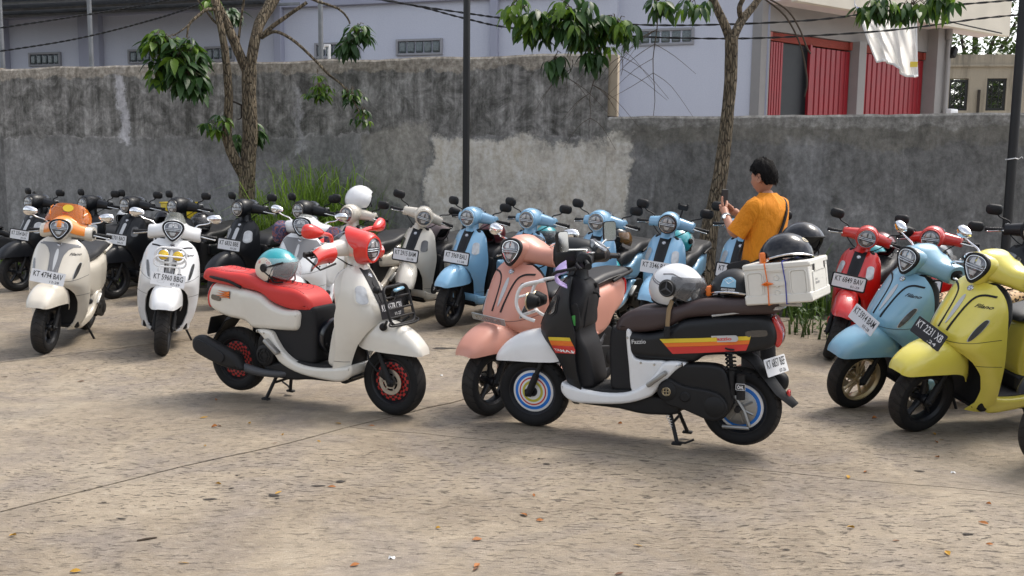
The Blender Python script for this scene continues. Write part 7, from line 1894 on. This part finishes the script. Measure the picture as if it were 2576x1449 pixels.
mb = MB(); mb.tube([P2(R(84) + .2 * math.cos(a), R(58) + .13 * math.sin(a), 1.02) for a in (0, 1.57, 3.14, 4.71)], .0025, 4, closed=True); obj('sticker_mark', mb, 'plate_white', h2, smooth=0)
mb = MB(); co, F_ = text_mesh('RIDING GOODS', .011, .062, .6, .02); mb.add([P2(R(84) - a / .118, R(80) - b / .13, 1.016) for a, b, _ in co], F_); obj('lettering', mb, 'ink_white', h2, smooth=0)
mb = MB(); mb.tube([P2(R(30 + 3 * i), R(86), 1.01) for i in range(2)], .03, 4); mb.box((.13, .05, .02), (.03, .06, .06), .01); obj('strap_tab', mb, 'sticker_orange', h2)
# crate on the rear rack
cr_c = on_bike('E', -.90, 0, .848); CR = empty('storage_crate', cr_c, (R(0), R(8), R(byaw('E') - 7))); tag(CR, 'white folding plastic crate strapped on the rear rack with orange and blue cords', 'crate')
LX, LY, LZ = .36, .44, .225
def cpart(name, mb, m, parent=CR, **k): return obj(name, mb, m, parent, **k)
mb = MB(); mb.box((0, 0, LZ / 2), (LX - .012, LY - .012, LZ - .004), .006); mb.box((0, 0, .03), (LX, LY, .055), .008); mb.box((0, 0, LZ - .018), (LX, LY, .034), .008)
cpart('crate_body', mb, 'crate_white' if 'crate_white' in MATS else (mat('crate_white', (.74, .72, .66), .42, 0, .1, var=.06) and 'crate_white'))
def recess(m, w, h, r, name='side_panel'):
    k = MB(); k.xf(m); k.tube([(p[0], p[1], 0) for p in rrect(w, h, r, 5)], .0045, 6, closed=True); slab2d(k, rrect(w - .012, h - .012, r * .8, 5), -.002, .0015); return cpart(name, k, 'crate_white')
sm = frame_m((0, LY / 2 - .004, LZ / 2), (0, 1, 0)); rm = frame_m((-LX / 2 + .004, 0, LZ / 2), (-1, 0, 0))
for sx in (-.115, .115): recess(sm @ Matrix.Translation((sx, .0, 0)), .085, .13, .02)
k = MB(); k.xf(sm); slab2d(k, rrect(.10, .026, .012), -.002, .006); 
cpart('latch', k, 'crate_white')
for y in (.03, -.01, -.05): k = MB(); k.xf(sm @ Matrix.Translation((0, y, 0))); k.lathe([(.0001, .002), (.010, .002), (.012, .005), (.014, 0)], 16, 'z'); cpart('round_boss', k, 'crate_white')
k = MB(); k.xf(sm @ Matrix.Translation((0, .075, 0))); slab2d(k, rrect(.11, .012, .004), -.002, .007); slab2d(k, rrect(.085, .03, .012), .0, .003); cpart('latch', k, 'crate_white')
recess(rm @ Matrix.Translation((0, -.012, 0)), .30, .12, .008)
k = MB(); k.xf(rm @ Matrix.Translation((0, .068, 0))); slab2d(k, rrect(.20, .034, .012), -.002, .004); cpart('handle_panel', k, 'crate_white')
for sx in (-.125, .125):
    k = MB(); k.xf(rm @ Matrix.Translation((sx, .066, .001))); slab2d(k, rrect(.022, .04, .006), 0, .003); ho = cpart('handle_slot', k, 'strap_black')
    k = MB(); k.xf(rm @ Matrix.Translation((sx * 1.28, .066, .001))); k.lathe([(.0001, .004), (.005, .003)], 10, 'z'); cpart('rivet', k, 'maroon_paint')
k = MB(); add_text(k, 'OUTDOOR', .010, rm @ Matrix.Translation((-.085, .0, .0025)), bold=.03); add_text(k, 'EXPLORE CAMPING', .012, rm @ Matrix.Translation((-.065, -.018, .0025)), bold=.03, cond=.6); cpart('lettering', k, 'ink_grey', smooth=0)
k = MB(); add_text(k, '• •', .010, rm @ Matrix.Translation((.05, .012, .0025))); add_text(k, 'CAMP GOODS', .005, rm @ Matrix.Translation((.055, -.004, .0025))); cpart('lettering', k, 'ink_grey', smooth=0)
for sx, m, lab in ((-.05, 'sticker_orange', 0), (.045, 'cord_blue', 1)):
    if m not in MATS: mat('cord_blue', (.04, .05, .30), .7)
    k = MB(); pts = [(-sx, LY / 2 + .004, .0), (-sx - .004, LY / 2 + .005, LZ * .5), (-sx + .006, LY / 2 + .004, LZ), (-sx + .004, LY / 2 - .01, LZ + .004), (-sx, -LY / 2 + .01, LZ + .004), (-sx, -LY / 2 - .004, LZ - .01), (-sx, -LY / 2 - .004, .0), (-sx, 0, -.004)]
    k.tube(pts, .0032, 6, closed=True)
    if not lab: k.tube([(-sx - .03, LY / 2 + .01, LZ * .50), (-sx, LY / 2 + .016, LZ * .54), (-sx + .025, LY / 2 + .010, LZ * .50), (-sx, LY / 2 + .014, LZ * .48)], .007, 6, closed=True)
    cpart('tie_cord', k, m)
bpy.context.view_layer.update()
def on_crate(x, y, z): return CR.matrix_world @ Vector((x, y, z))
h3, P3 = helmet('glossy black half-shell helmet with a gold oval badge on top of the white crate', on_crate(-.02, .07, LZ + .004), byaw('E') + 20, 'gloss_black', 'half', roll=6, pitch=6, size=.98, trim='chrome')
mb = MB(); mb.add([P3(R(150) + .26 * math.cos(a), R(52) + .14 * math.sin(a), 1.012) for a in [2 * math.pi * i / 16 for i in range(16)]], [tuple(range(16))]); obj('oval_badge', mb, 'gold_metal', h3, smooth=0)
mb = MB(); mb.box((.135, .05, .015), (.03, .05, .07), .01); obj('strap_tab', mb, 'sticker_orange', h3)
helmet('glossy black open-face helmet partly hidden behind the one on the crate', on_crate(-.06, -.14, LZ + .004), byaw('E') + 150, 'gloss_black', 'open', None, size=.92)
# helmets along the back row
def hb(key, label, x, z, shell, kind='open', visor=None, dy=180, y=0.0, pitch=0, roll=0, size=1.0): 
    return helmet(label, on_bike(key, x, y, z), byaw(key) + dy, shell, kind, visor, pitch, roll, size)
hb('k2', 'white helmet standing on a seat behind the second black scooter', -.30, .81, 'white_paint', 'open', None, 30, size=1.05)
hb('k4', 'glossy black helmet with pink lettering on the seat behind the white scooter', -.05, .80, 'gloss_black', 'open', 'smoke_visor', 20, size=1.05)
hb('k3', 'black helmet with a green edge strip behind the second plate from the left', -.25, .81, 'gloss_black', 'open', None, 60)
hb('c8', 'plain white open-face helmet perched on the cream scooter before the grass', .205, 1.15, 'white_paint', 'open', None, 160, size=1.18, pitch=-8)
hb('c9', 'mauve half-open helmet resting on the seat left of the first blue scooter', -.10, .80, 'mauve_paint', 'open', None, 90, size=1.1)
hb('b10', 'dark maroon full helmet with white badge behind the first blue scooter', -.10, .80, 'maroon_paint', 'full', None, -30, size=1.08)
hb('b11', 'teal and black helmet seen between the second and third blue scooters', -.05, .80, 'teal_paint', 'open', 'smoke_visor', 10, size=1.05)
hb('b12', 'black helmet with amber visor on the seat behind the black handlebar', -.12, .80, 'gloss_black', 'open', 'brown_visor', 120, size=1.08)
hb('b13', 'bright teal helmet with clear visor on the seat before the slim tree', -.10, .80, 'teal_paint', 'open', 'clear_visor', 160, size=1.08)
hb('b12', 'teal helmet hanging low behind the white-visored helmet', .16, .58, 'teal_paint', 'open', None, 0, y=.1, pitch=70, size=.95)
hb('r15', 'teal and cream helmet on the seat of the front red scooter', -.02, .80, 'teal_paint', 'open', None, 100, size=1.05)
hb('r15', 'dark red printed helmet behind the teal one between the red scooters', -.42, .86, 'maroon_paint', 'open', None, 60, size=1.1)
hb('r16', 'grey helmet with clear shield behind the bar of the rear red scooter', -.12, .80, 'grey_paint', 'open', 'clear_visor', 140, size=1.08)
# yellow crate and blue bundle behind the black scooters
def small_box(px, py, Y, dims, m, name, label, cat, rz=0.0, z=None):
    p = at_depth(px, py, Y); mb = MB(); mb.box((0, 0, dims[2] / 2), dims, .012)
    for k in range(3): mb.box((0, -dims[1] / 2 - .003, dims[2] * (.25 + .25 * k)), (dims[0] * .8, .012, dims[2] * .1), .003)
    mb.box((0, 0, dims[2] + .008), (dims[0] * 1.04, dims[1] * 1.04, .02), .006)
    o = obj(name, mb, m, None, (p.x, p.y, (p.z if z is None else z))); o.rotation_euler = (0, 0, rz); return tag(o, label, cat)
q = on_bike('k3', -.55, 0, .875); mb = MB(); mb.box((0, 0, .12), (.32, .36, .24), .015); mb.box((0, 0, .235), (.34, .38, .02), .006)
for k in range(4): mb.box((0, -.183, .05 + .05 * k), (.26, .01, .02), .003)
o = obj('yellow_crate', mb, 'sticker_yellow', None, tuple(q)); o.rotation_euler = (0, 0, R(byaw('k3'))); tag(o, 'yellow plastic crate on the seat behind the third black scooter', 'crate')

# ------------------------------------------------------------------ dark underbone motorcycle at the left edge
def underbone():
    p = on_ground(2, 700); e = empty('motorcycle', (p.x - .05, p.y + .25, 0), (R(-5), 0, R(28))); tag(e, 'dark motorcycle parked sideways at the left edge behind the black scooters', 'motorcycle')
    for x in (-.62, .62):
        o = link('wheel', WHEELS['five']['wheel'], 'black_paint', e, loc=(x, 0, .275)); o.scale = (1.18, .8, 1.18); link('tyre', WHEELS['five']['tyre'], 'tyre_rubber', o)
    mb = MB(); mb.inflate([(-.95, .86), (-.9, .83), (-.55, .70), (-.25, .64), (-.05, .62), (.12, .55), (.08, .66), (-.15, .76), (-.5, .84), (-.8, .93)], .09, .04, 40); obj('tail_panel', mb, 'black_paint', e)
    mb = MB(); mb.inflate([(.0, .74), (-.2, .78), (-.55, .86), (-.85, .94), (-.92, .92), (-.6, .81), (-.2, .72)], .12, .03, 30); obj('seat', mb, 'black_leather', e)
    mb = MB(); mb.inflate([(.15, .50), (.35, .45), (.52, .62), (.55, .86), (.50, .93), (.42, .90), (.36, .70), (.2, .58)], .16, .04, 32); obj('front_shield', mb, 'black_paint', e)
    mb = MB(); mb.inflate([(.42, .92), (.56, .92), (.60, 1.02), (.46, 1.10), (.36, 1.04)], .10, .04, 24); obj('handlebar_cover', mb, 'black_paint', e)
    for sy in (1, -1):
        mb = MB(); mb.tube([(.44, sy * .08, 1.03), (.38, sy * .34, 1.02)], .017, 8); obj('handle_grip', mb, 'black_plastic', e)
        mb = MB(); mb.sphere((.42, sy * .28, 1.22), (.025, .06, .04), 12, 8); mb.tube([(.44, sy * .2, 1.04), (.42, sy * .26, 1.2)], .006, 6); obj('mirror', mb, 'black_plastic', e)
        mb = MB(); mb.tube([(.62, sy * .08, .275), (.46, sy * .08, .80)], .022, 8); obj('fork_leg', mb, 'black_plastic', e)
    mb = MB(); mb.inflate([(-.2, .3), (.2, .28), (.28, .45), (.0, .6), (-.25, .5)], .11, .04, 24); obj('engine', mb, 'engine_black', e)
    mb = MB(); mb.tube([(.1, -.12, .28), (-.3, -.14, .27), (-.55, -.15, .36), (-.95, -.15, .48)], [.02, .03, .05, .05], 10); obj('muffler', mb, 'grey_plastic', e)
    mb = MB(); fender_mesh(mb, [(.92, .42, .40, .03), (.82, .53, .46, .06), (.62, .59, .50, .07), (.42, .50, .42, .06)]); obj('front_fender', mb, 'black_paint', e)
    mb = MB(); mb.box((-.28, -.092, .70), (.22, .006, .04), .002, Matrix.Rotation(.28, 3, 'Y')); obj('stripe', mb, 'sticker_blue', e)
underbone()

# ================================================================== the man
mat('skin', (.46, .22, .14), .5, var=.08, scale=20); mat('hair_black', (.006, .005, .005), .7, bump=.8, bscale=140, spec=.15)
def shirt_mat(t, b, L):
    v = mapped(t); f = nz(t, mapped(t, (1, 1, .5)), 7, 4, .55, 1.0); c = mixc(t, f, (.62, .20, .005), (.78, .28, .010)); L(c, b.inputs['Base Color']); b.inputs['Roughness'].default_value = .85
    bump(t, b, f, .8, .05)
tex_mat('shirt_cloth', shirt_mat); mat('trouser_cloth', (.012, .012, .014), .85, bump=.3, bscale=60)
PP = on_ground(1905, 945)
MAN = empty('person', (PP.x, PP.y, 0), (0, 0, R(130))); tag(MAN, 'man in an orange T-shirt with a black sling bag taking a photo with his phone', 'person')
def skin_body():
    """one continuous body: vertices (pos, radius) joined by edges, grown by a skin modifier"""
    V, E_, Rr = [], [], []
    def add(p, r, par=None):
        V.append(p); Rr.append(r)
        if par is not None: E_.append((par, len(V) - 1))
        return len(V) - 1
    pel = add((0, 0, .92), .13)
    ch = add((-.02, 0, 1.12), .125, pel); sh = add((-.035, 0, 1.33), .12, ch); nk = add((-.03, 0, 1.43), .056, sh); n2 = add((-.005, 0, 1.485), .052, nk)
    for sy in (1, -1):
        hp = add((0, sy * .09, .86), .092, pel); kn = add((.02, sy * .10, .47), .062, hp); an = add((-.01, sy * .105, .09), .042, kn); add((.13, sy * .115, .04), .036, an)
        s1 = add((-.03, sy * .155, 1.355), .050, sh); 
        el = add((.10, sy * .245, 1.125), .044, s1) if sy > 0 else add((.12, sy * .22, 1.12), .044, s1)
        wr = add((.285, sy * .115, 1.285), .030, el) if sy > 0 else add((.30, sy * .085, 1.275), .030, el)
        add((.335, sy * .075, 1.335), .034, wr) if sy > 0 else add((.345, sy * .055, 1.315), .034, wr)
    me = bpy.data.meshes.new('body'); me.from_pydata(V, E_, []); o = bpy.data.objects.new('body_src', me); COL.objects.link(o)
    md = o.modifiers.new('skin', 'SKIN'); md.use_smooth_shade = True
    for i, d in enumerate(me.skin_vertices[0].data): d.radius = (Rr[i], Rr[i] * .9 if i in (0,) else Rr[i]); d.use_root = (i == 0)
    sb = o.modifiers.new('sub', 'SUBSURF'); sb.levels = sb.render_levels = 2
    bpy.context.view_layer.update(); me2 = bpy.data.meshes.new_from_object(o.evaluated_get(bpy.context.evaluated_depsgraph_get())); bpy.data.objects.remove(o)
    # head grown onto the neck, fingers onto the palms, all in the same mesh
    mb = MB(); mb.v = [tuple(v.co) for v in me2.vertices]; mb.f = [tuple(p.vertices) for p in me2.polygons]; mb.mi = [0] * len(mb.f)
    hm = Matrix.Translation((.025, 0, 1.575)) @ Matrix.Rotation(R(8), 4, 'Y') @ Matrix.Rotation(R(6), 4, 'Z'); mb.xf(hm)
    rings = []
    for i in range(23):
        a = math.pi * (i + .02) / 22.04; z = -math.cos(a) * .118; rr = math.sin(a); row_ = []
        for k in range(28):
            ph = 2 * math.pi * k / 28; c, s_ = math.cos(ph), math.sin(ph)
            x = .092 * rr * c; y = .073 * rr * s_
            if z < -.02: q = (-.02 - z) / .1; y *= 1 - .30 * q; x = x * (1 - .12 * q) + (.018 * q if c > 0 else -.0)
            if c > .93 and -.055 < z < .03: x += .020 * (c - .93) / .07 * math.exp(-((z + .022) / .020) ** 2)            # nose
            if c > .8: x += .006 * math.exp(-((z - .028) / .012) ** 2) - .006 * math.exp(-((z - .008) / .010) ** 2) * (1 if abs(abs(s_) - .38) < .2 else 0) + .005 * math.exp(-((z + .062) / .010) ** 2) * (c - .8) / .2 - .004 * math.exp(-((z + .075) / .006) ** 2)
            row_.append((x, y, z))
        rings.append(row_)
    mb.loft(rings, True)
    for sy in (1, -1):
        er = MB(); mb.loft([[(-.005 + a * .022, sy * (.070 + d), -.005 + b * .034) for a, b in [(math.cos(2 * math.pi * k / 12), math.sin(2 * math.pi * k / 12)) for k in range(12)]] if d < .01 else [(-.008 + a * .024, sy * (.072 + d), -.002 + b * .036) for a, b in [(math.cos(2 * math.pi * k / 12), math.sin(2 * math.pi * k / 12)) for k in range(12)]] for d in (-.006, .006, .016)], True)
    mb.xf(None)
    # fingers: palm at wrist->grip; phone stands upright between the two hands
    for sy in (1, -1):
        bx, by, bz = (.335, .075, 1.335) if sy > 0 else (.345, -.055, 1.315)
        for k in range(4):
            l = (.9, 1.0, .95, .78)[k]; z0 = bz + .028 - .018 * k
            up = sy > 0 and k == 0
            if up: pts = [(bx + .005, by + .006, bz + .015), (bx + .016, by + .004, bz + .05), (bx + .022, by - .004, bz + .085)]
            else: pts = [(bx, by + sy * .008, z0 - .012), (bx + .034 * l, by + sy * .002, z0 + .004), (bx + .052 * l, by - sy * .022 * l, z0 + .006), (bx + .05 * l, by - sy * .045 * l, z0 + .002)]
            mb.tube(pts, [.0105, .0098, .0090, .0080][:len(pts)], 7, smooth=8)
            mb.sphere(pts[-1], .008, 7, 5)
        pts = [(bx - .012, by - sy * .01, bz + .005), (bx - .005, by - sy * .034, bz + .03), (bx + .010, by - sy * .05, bz + .048)]; mb.tube(pts, [.0125, .011, .009], 7, smooth=8); mb.sphere(pts[-1], .009, 7, 5)
    return mb
obj('body', skin_body(), 'skin', MAN, smooth=70)
def hair():
    mb = MB(); hm = Matrix.Translation((.025, 0, 1.575)) @ Matrix.Rotation(R(8), 4, 'Y') @ Matrix.Rotation(R(6), 4, 'Z'); mb.xf(hm); rings = []
    for i in range(17):
        th = R(3 + 118 * i / 16); row_ = []
        for k in range(44):
            ph = 2 * math.pi * k / 44; a = abs(((ph + math.pi) % (2 * math.pi)) - math.pi)
            lim = R(62) + (R(118) - R(62)) * min(1, max(0, (a - R(48)) / R(70))); lim -= R(16) * math.exp(-((a - R(95)) / R(16)) ** 2)
            t_ = th / R(121) * lim; thick = .018 + .013 * math.cos(min(t_, R(90))) - .010 * max(0, (t_ / lim - .8) / .2)
            n_ = .010 * noise.noise(Vector((math.cos(ph) * 6, math.sin(ph) * 6, t_ * 5))) + .006 * noise.noise(Vector((math.cos(ph) * 15, math.sin(ph) * 15, t_ * 12)))
            r_ = 1 + (thick + n_) / .09
            row_.append((.094 * r_ * math.sin(t_) * math.cos(ph) - .004, .076 * r_ * math.sin(t_) * math.sin(ph), .120 * r_ * math.cos(t_)))
        rings.append(row_)
    mb.loft(rings, True); rdh = random.Random(2)
    for _ in range(420):
        ph = rdh.random() * 6.28; a = abs(((ph + math.pi) % (2 * math.pi)) - math.pi); lim = R(60) + (R(112) - R(60)) * min(1, max(0, (a - R(48)) / R(70))); t_ = rdh.random() ** .6 * lim
        p = Vector((.094 * 1.24 * math.sin(t_) * math.cos(ph), .076 * 1.26 * math.sin(t_) * math.sin(ph), .12 * 1.2 * math.cos(t_))); d = Vector((p.x * 3 + rdh.uniform(-.3, .5), p.y * 3 + rdh.uniform(-.3, .3), .25 - t_ * .5)).normalized(); l = rdh.uniform(.018, .035); s_ = d.cross(Vector((0, 0, 1))).normalized() * .004
        mb.add([p - s_ - d * .01, p + s_ - d * .01, p + d * l], [(0, 1, 2)])
    return mb
obj('hair', hair(), 'hair_black', MAN, smooth=80)
def ell(cx, cz, ax, ay, n=26, e=.9, dx=0): return sellipse((cx, 0, cz), ax, ay, e, n, (1, 0, 0), (0, 1, 0))
mb = MB(); mb.loft([ell(.0, .80, .135, .205), ell(.0, .86, .137, .208), ell(-.005, .98, .128, .196), ell(-.02, 1.12, .122, .188), ell(-.035, 1.25, .124, .198), ell(-.04, 1.33, .118, .202), ell(-.04, 1.385, .10, .19), ell(-.037, 1.42, .082, .145), ell(-.03, 1.447, .068, .088), ell(-.024, 1.462, .062, .070)], False)
for sy in (1, -1):
    a = Vector((-.032, sy * .155, 1.36)); b = Vector((.11, sy * .250, 1.105)) if sy > 0 else Vector((.12, sy * .225, 1.12)); d = (b - a)
    mb.tube([a - d * .18, a + d * .02, a + d * .25, a + d * .55, a + d * .86], [.055, .080, .083, .078, .080], 18)
obj('t_shirt', mb, 'shirt_cloth', MAN, smooth=70)
mb = MB()
for sy in (1, -1): mb.loft([sellipse((x, sy * y, z), ax, ay, 1, 18, (1, 0, 0), (0, 1, 0)) for x, y, z, ax, ay in ((0, .06, .90, .125, .125), (.0, .09, .80, .115, .105), (.012, .098, .62, .095, .088), (.015, .10, .45, .082, .076), (0, .104, .25, .075, .068), (-.01, .106, .08, .078, .070))], True)
obj('trousers', mb, 'trouser_cloth', MAN, smooth=60)
for sy in (1, -1):
    mb = MB(); mb.inflate([(-.095, .03), (-.10, .09), (-.05, .115), (.02, .10), (.12, .065), (.175, .045), (.18, .028)], .048, .022, 28, y0=sy * .11); so = obj('shoe', mb, 'trouser_cloth', MAN)
    mb = MB(); mb.inflate([(-.105, .0), (-.105, .028), (.185, .028), (.19, .01), (.16, .0)], .052, .008, 24, y0=sy * .11); obj('sole', mb, 'ink_white', so)
mb = MB(); P_ = [(-.115, .175, 1.365), (-.155, .08, 1.30), (-.158, -.02, 1.20)]
mb = MB(); st_pts = [(.02, -.15, 1.425), (-.10, -.115, 1.405), (-.165, -.05, 1.30), (-.165, .04, 1.13), (-.13, .15, .98), (-.02, .225, .90)]
mb.tube(st_pts, .012, 6, smooth=24); mb.tube([(.02, -.15, 1.425), (.09, -.08, 1.34), (.115, .05, 1.12), (.08, .2, .95), (-.02, .225, .90)], .012, 6, smooth=20)
bagr = empty('sling_bag', (PP.x, PP.y, 0), (0, 0, R(130))); tag(bagr, 'black sling bag hanging at the hip of the man in orange', 'bag')
obj('strap', mb, 'strap_black', bagr)
mb = MB(); mb.box((.02, .245, .80), (.20, .085, .27), .035, Matrix.Rotation(R(14), 3, 'Y')); bo = obj('bag_body', mb, 'strap_black', bagr)
mb = MB(); mb.tube([(-.05, .292, .88), (.09, .292, .85)], .004, 5); obj('zip', mb, 'strap_black', bo); mb = MB(); mb.box((.02, .290, .755), (.15, .02, .12), .012, Matrix.Rotation(R(14), 3, 'Y')); obj('pocket', mb, 'strap_black', bo)
phr = empty('phone', (PP.x, PP.y, 0), (0, 0, R(130))); tag(phr, 'black smartphone held up in both hands by the man', 'phone')
mb = MB(); mb.box((.385, .004, 1.40), (.010, .08, .165), .006); po = obj('phone_body', mb, 'black_plastic', phr); mb = MB(); mb.box((.3795, .004, 1.40), (.001, .072, .152), .0004); obj('screen', mb, 'strap_black', po)
mb = MB(); mb.lathe([(.0335, -.012), (.0375, -.012), (.0375, .012), (.0335, .012)], 18, 'z'); wt = Vector((.262, .135, 1.263)); dr = (Vector((.285, .115, 1.285)) - Vector((.10, .245, 1.125))).normalized()
w0 = empty('wristwatch', (PP.x, PP.y, 0), (0, 0, R(130))); tag(w0, 'wristwatch with a pale strap on the left wrist of the man', 'watch')
mb.m = None; mb2 = MB(); mb2.xf(frame_m(wt, dr)); mb2.add(mb.v, mb.f); mb2.xf(None); wo = obj('watch_strap', mb2, 'galvanised', w0)
mb = MB(); mb.xf(frame_m(wt + Vector((-.01, .036, .006)), (-.2, 1, .1))); mb.lathe([(.0001, .006), (.015, .006), (.018, 0)], 18, 'z'); obj('watch_face', mb, 'chrome', wo)

# ================================================================== fallen leaves and twigs on the floor
def dry_leaf(l, w, curl):
    V = []; F = []
    for i in range(5):
        t = i / 4; ww = w / 2 * math.sin(math.pi * (t * .92 + .04)) ; x = l * (t - .5)
        V += [(x, ww, .012 * curl * math.sin(math.pi * t) + .008 * curl), (x, 0, .004 + .006 * curl * t), (x, -ww, .010 * curl)]
    for i in range(4): a = 3 * i; F += [(a, a + 3, a + 4, a + 1), (a + 1, a + 4, a + 5, a + 2)]
    me = bpy.data.meshes.new('fallen_leaf'); me.from_pydata(V, [], F); return me
DL = [dry_leaf(.07, .035, 1), dry_leaf(.055, .035, 1.6), dry_leaf(.08, .025, .7)]
mat('leaf_yellow', (.48, .26, .02), .6, var=.3, scale=30); mat('leaf_orange', (.38, .13, .02), .6, var=.3, scale=30); mat('leaf_brown', (.14, .06, .025), .7, var=.3, scale=30)
rl = random.Random(9)
spots = [(32, 1350, 'y'), (548, 1220, 'y'), (835, 1226, 'o'), (700, 1241, 'y'), (802, 1111, 'y'), (627, 1067, 'y'), (540, 1076, 'o'), (551, 1072, 'b'), (710, 1096, 'y'), (516, 1122, 'y'), (1102, 1331, 'y'), (893, 1424, 'o'), (1200, 1425, 'o'), (1197, 1433, 'b'), (190, 1440, 'y'), (462, 1418, 'y'), (1343, 1247, 'o'), (1318, 1297, 'o'), (1358, 1311, 'o'), (1605, 1374, 'y'), (2140, 1330, 'y'), (2254, 1362, 'o'), (2177, 1188, 'o'), (2474, 1319, 'o'), (2487, 1270, 'o'), (2490, 1371, 'o'), (2351, 1093, 'y'), (2356, 1114, 'o'), (2357, 1152, 'o'), (2368, 1108, 'y'), (544, 1008, 'o'), (513, 1052, 'y'), (220, 932, 'b'), (203, 961, 'o'), (935, 1072, 'o'), (690, 1116, 'o'), (1560, 1068, 'o'), (1200, 1360, 'o'), (850, 1067, 'y'), (2200, 1054, 'o'), (2383, 1394, 'y'), (1558, 1445, 'b'), (2134, 1202, 'y'), (10, 950, 'b')]
cnt = {}
NM = {'y': 'yellow', 'o': 'orange', 'b': 'brown'}
def area(x, y):
    v = 'bottom edge' if y > 1385 else 'foreground' if y > 1225 else 'middle' if y > 1085 else 'upper strip'
    h = 'far left' if x < 430 else 'left centre' if x < 900 else 'centre' if x < 1430 else 'right centre' if x < 2000 else 'far right'
    return h + ' of the ' + v + ' of the'
for x, y, c in spots: cnt.setdefault((c, area(x, y)), []).append((x, y))
for v in cnt.values(): v.sort()
ORD = ['leftmost', 'second from left', 'third from left', 'fourth from left', 'fifth from left']
for i, (x, y, c) in enumerate(spots):
    p = on_ground(x, y); o = link('fallen_leaf', rl.choice(DL), 'leaf_' + NM[c], None, (p.x, p.y, .001)); s_ = rl.uniform(.4, .68); o.scale = (s_,) * 3; o.rotation_euler = (rl.uniform(-.1, .1), rl.uniform(-.1, .1), rl.random() * 6.28)
    k = cnt[(c, area(x, y))]; tag(o, ('%s fallen leaf, %s concrete' % (NM[c], area(x, y))) + ('' if len(k) == 1 else ', ' + ORD[k.index((x, y))] + ' there'), 'leaf', 'fallen leaves on the concrete')
p = on_ground(370, 1358); mb = MB(); mb.tube([(-.035, -.02, .004), (0, 0, .005), (.035, .018, .004)], [.004, .005, .003], 6); tag(obj('twig', mb, 'dead_twig', None, (p.x, p.y, 0)), 'short dark twig lying on the concrete at the lower left', 'twig')
mat('paper', (.7, .7, .7), .8)
for (x, y, lab) in ((1560, 953, 'scrap of white paper on the concrete right of the pink scooter'), (1530, 962, 'larger crumpled white scrap left of the white footboard'), (1110, 945, 'white paint fleck on the concrete behind the cream front wheel'), (986, 1405, 'tiny white scrap on the concrete at the bottom edge'), (2398, 1190, 'small white scrap on the concrete under the yellow scooter')):
    p = on_ground(x, y); mb = MB(); o = ragged(0, 0, .013, .009, x, 10); mb.add([(q.x, q.y, .004 + .006 * math.sin(i * 2)) for i, q in enumerate(o)] + [(0, 0, .008)], [(i, (i + 1) % 10, 10) for i in range(10)]); tag(obj('paper_scrap', mb, 'paper', None, (p.x, p.y, 0), smooth=0), lab, 'scrap')
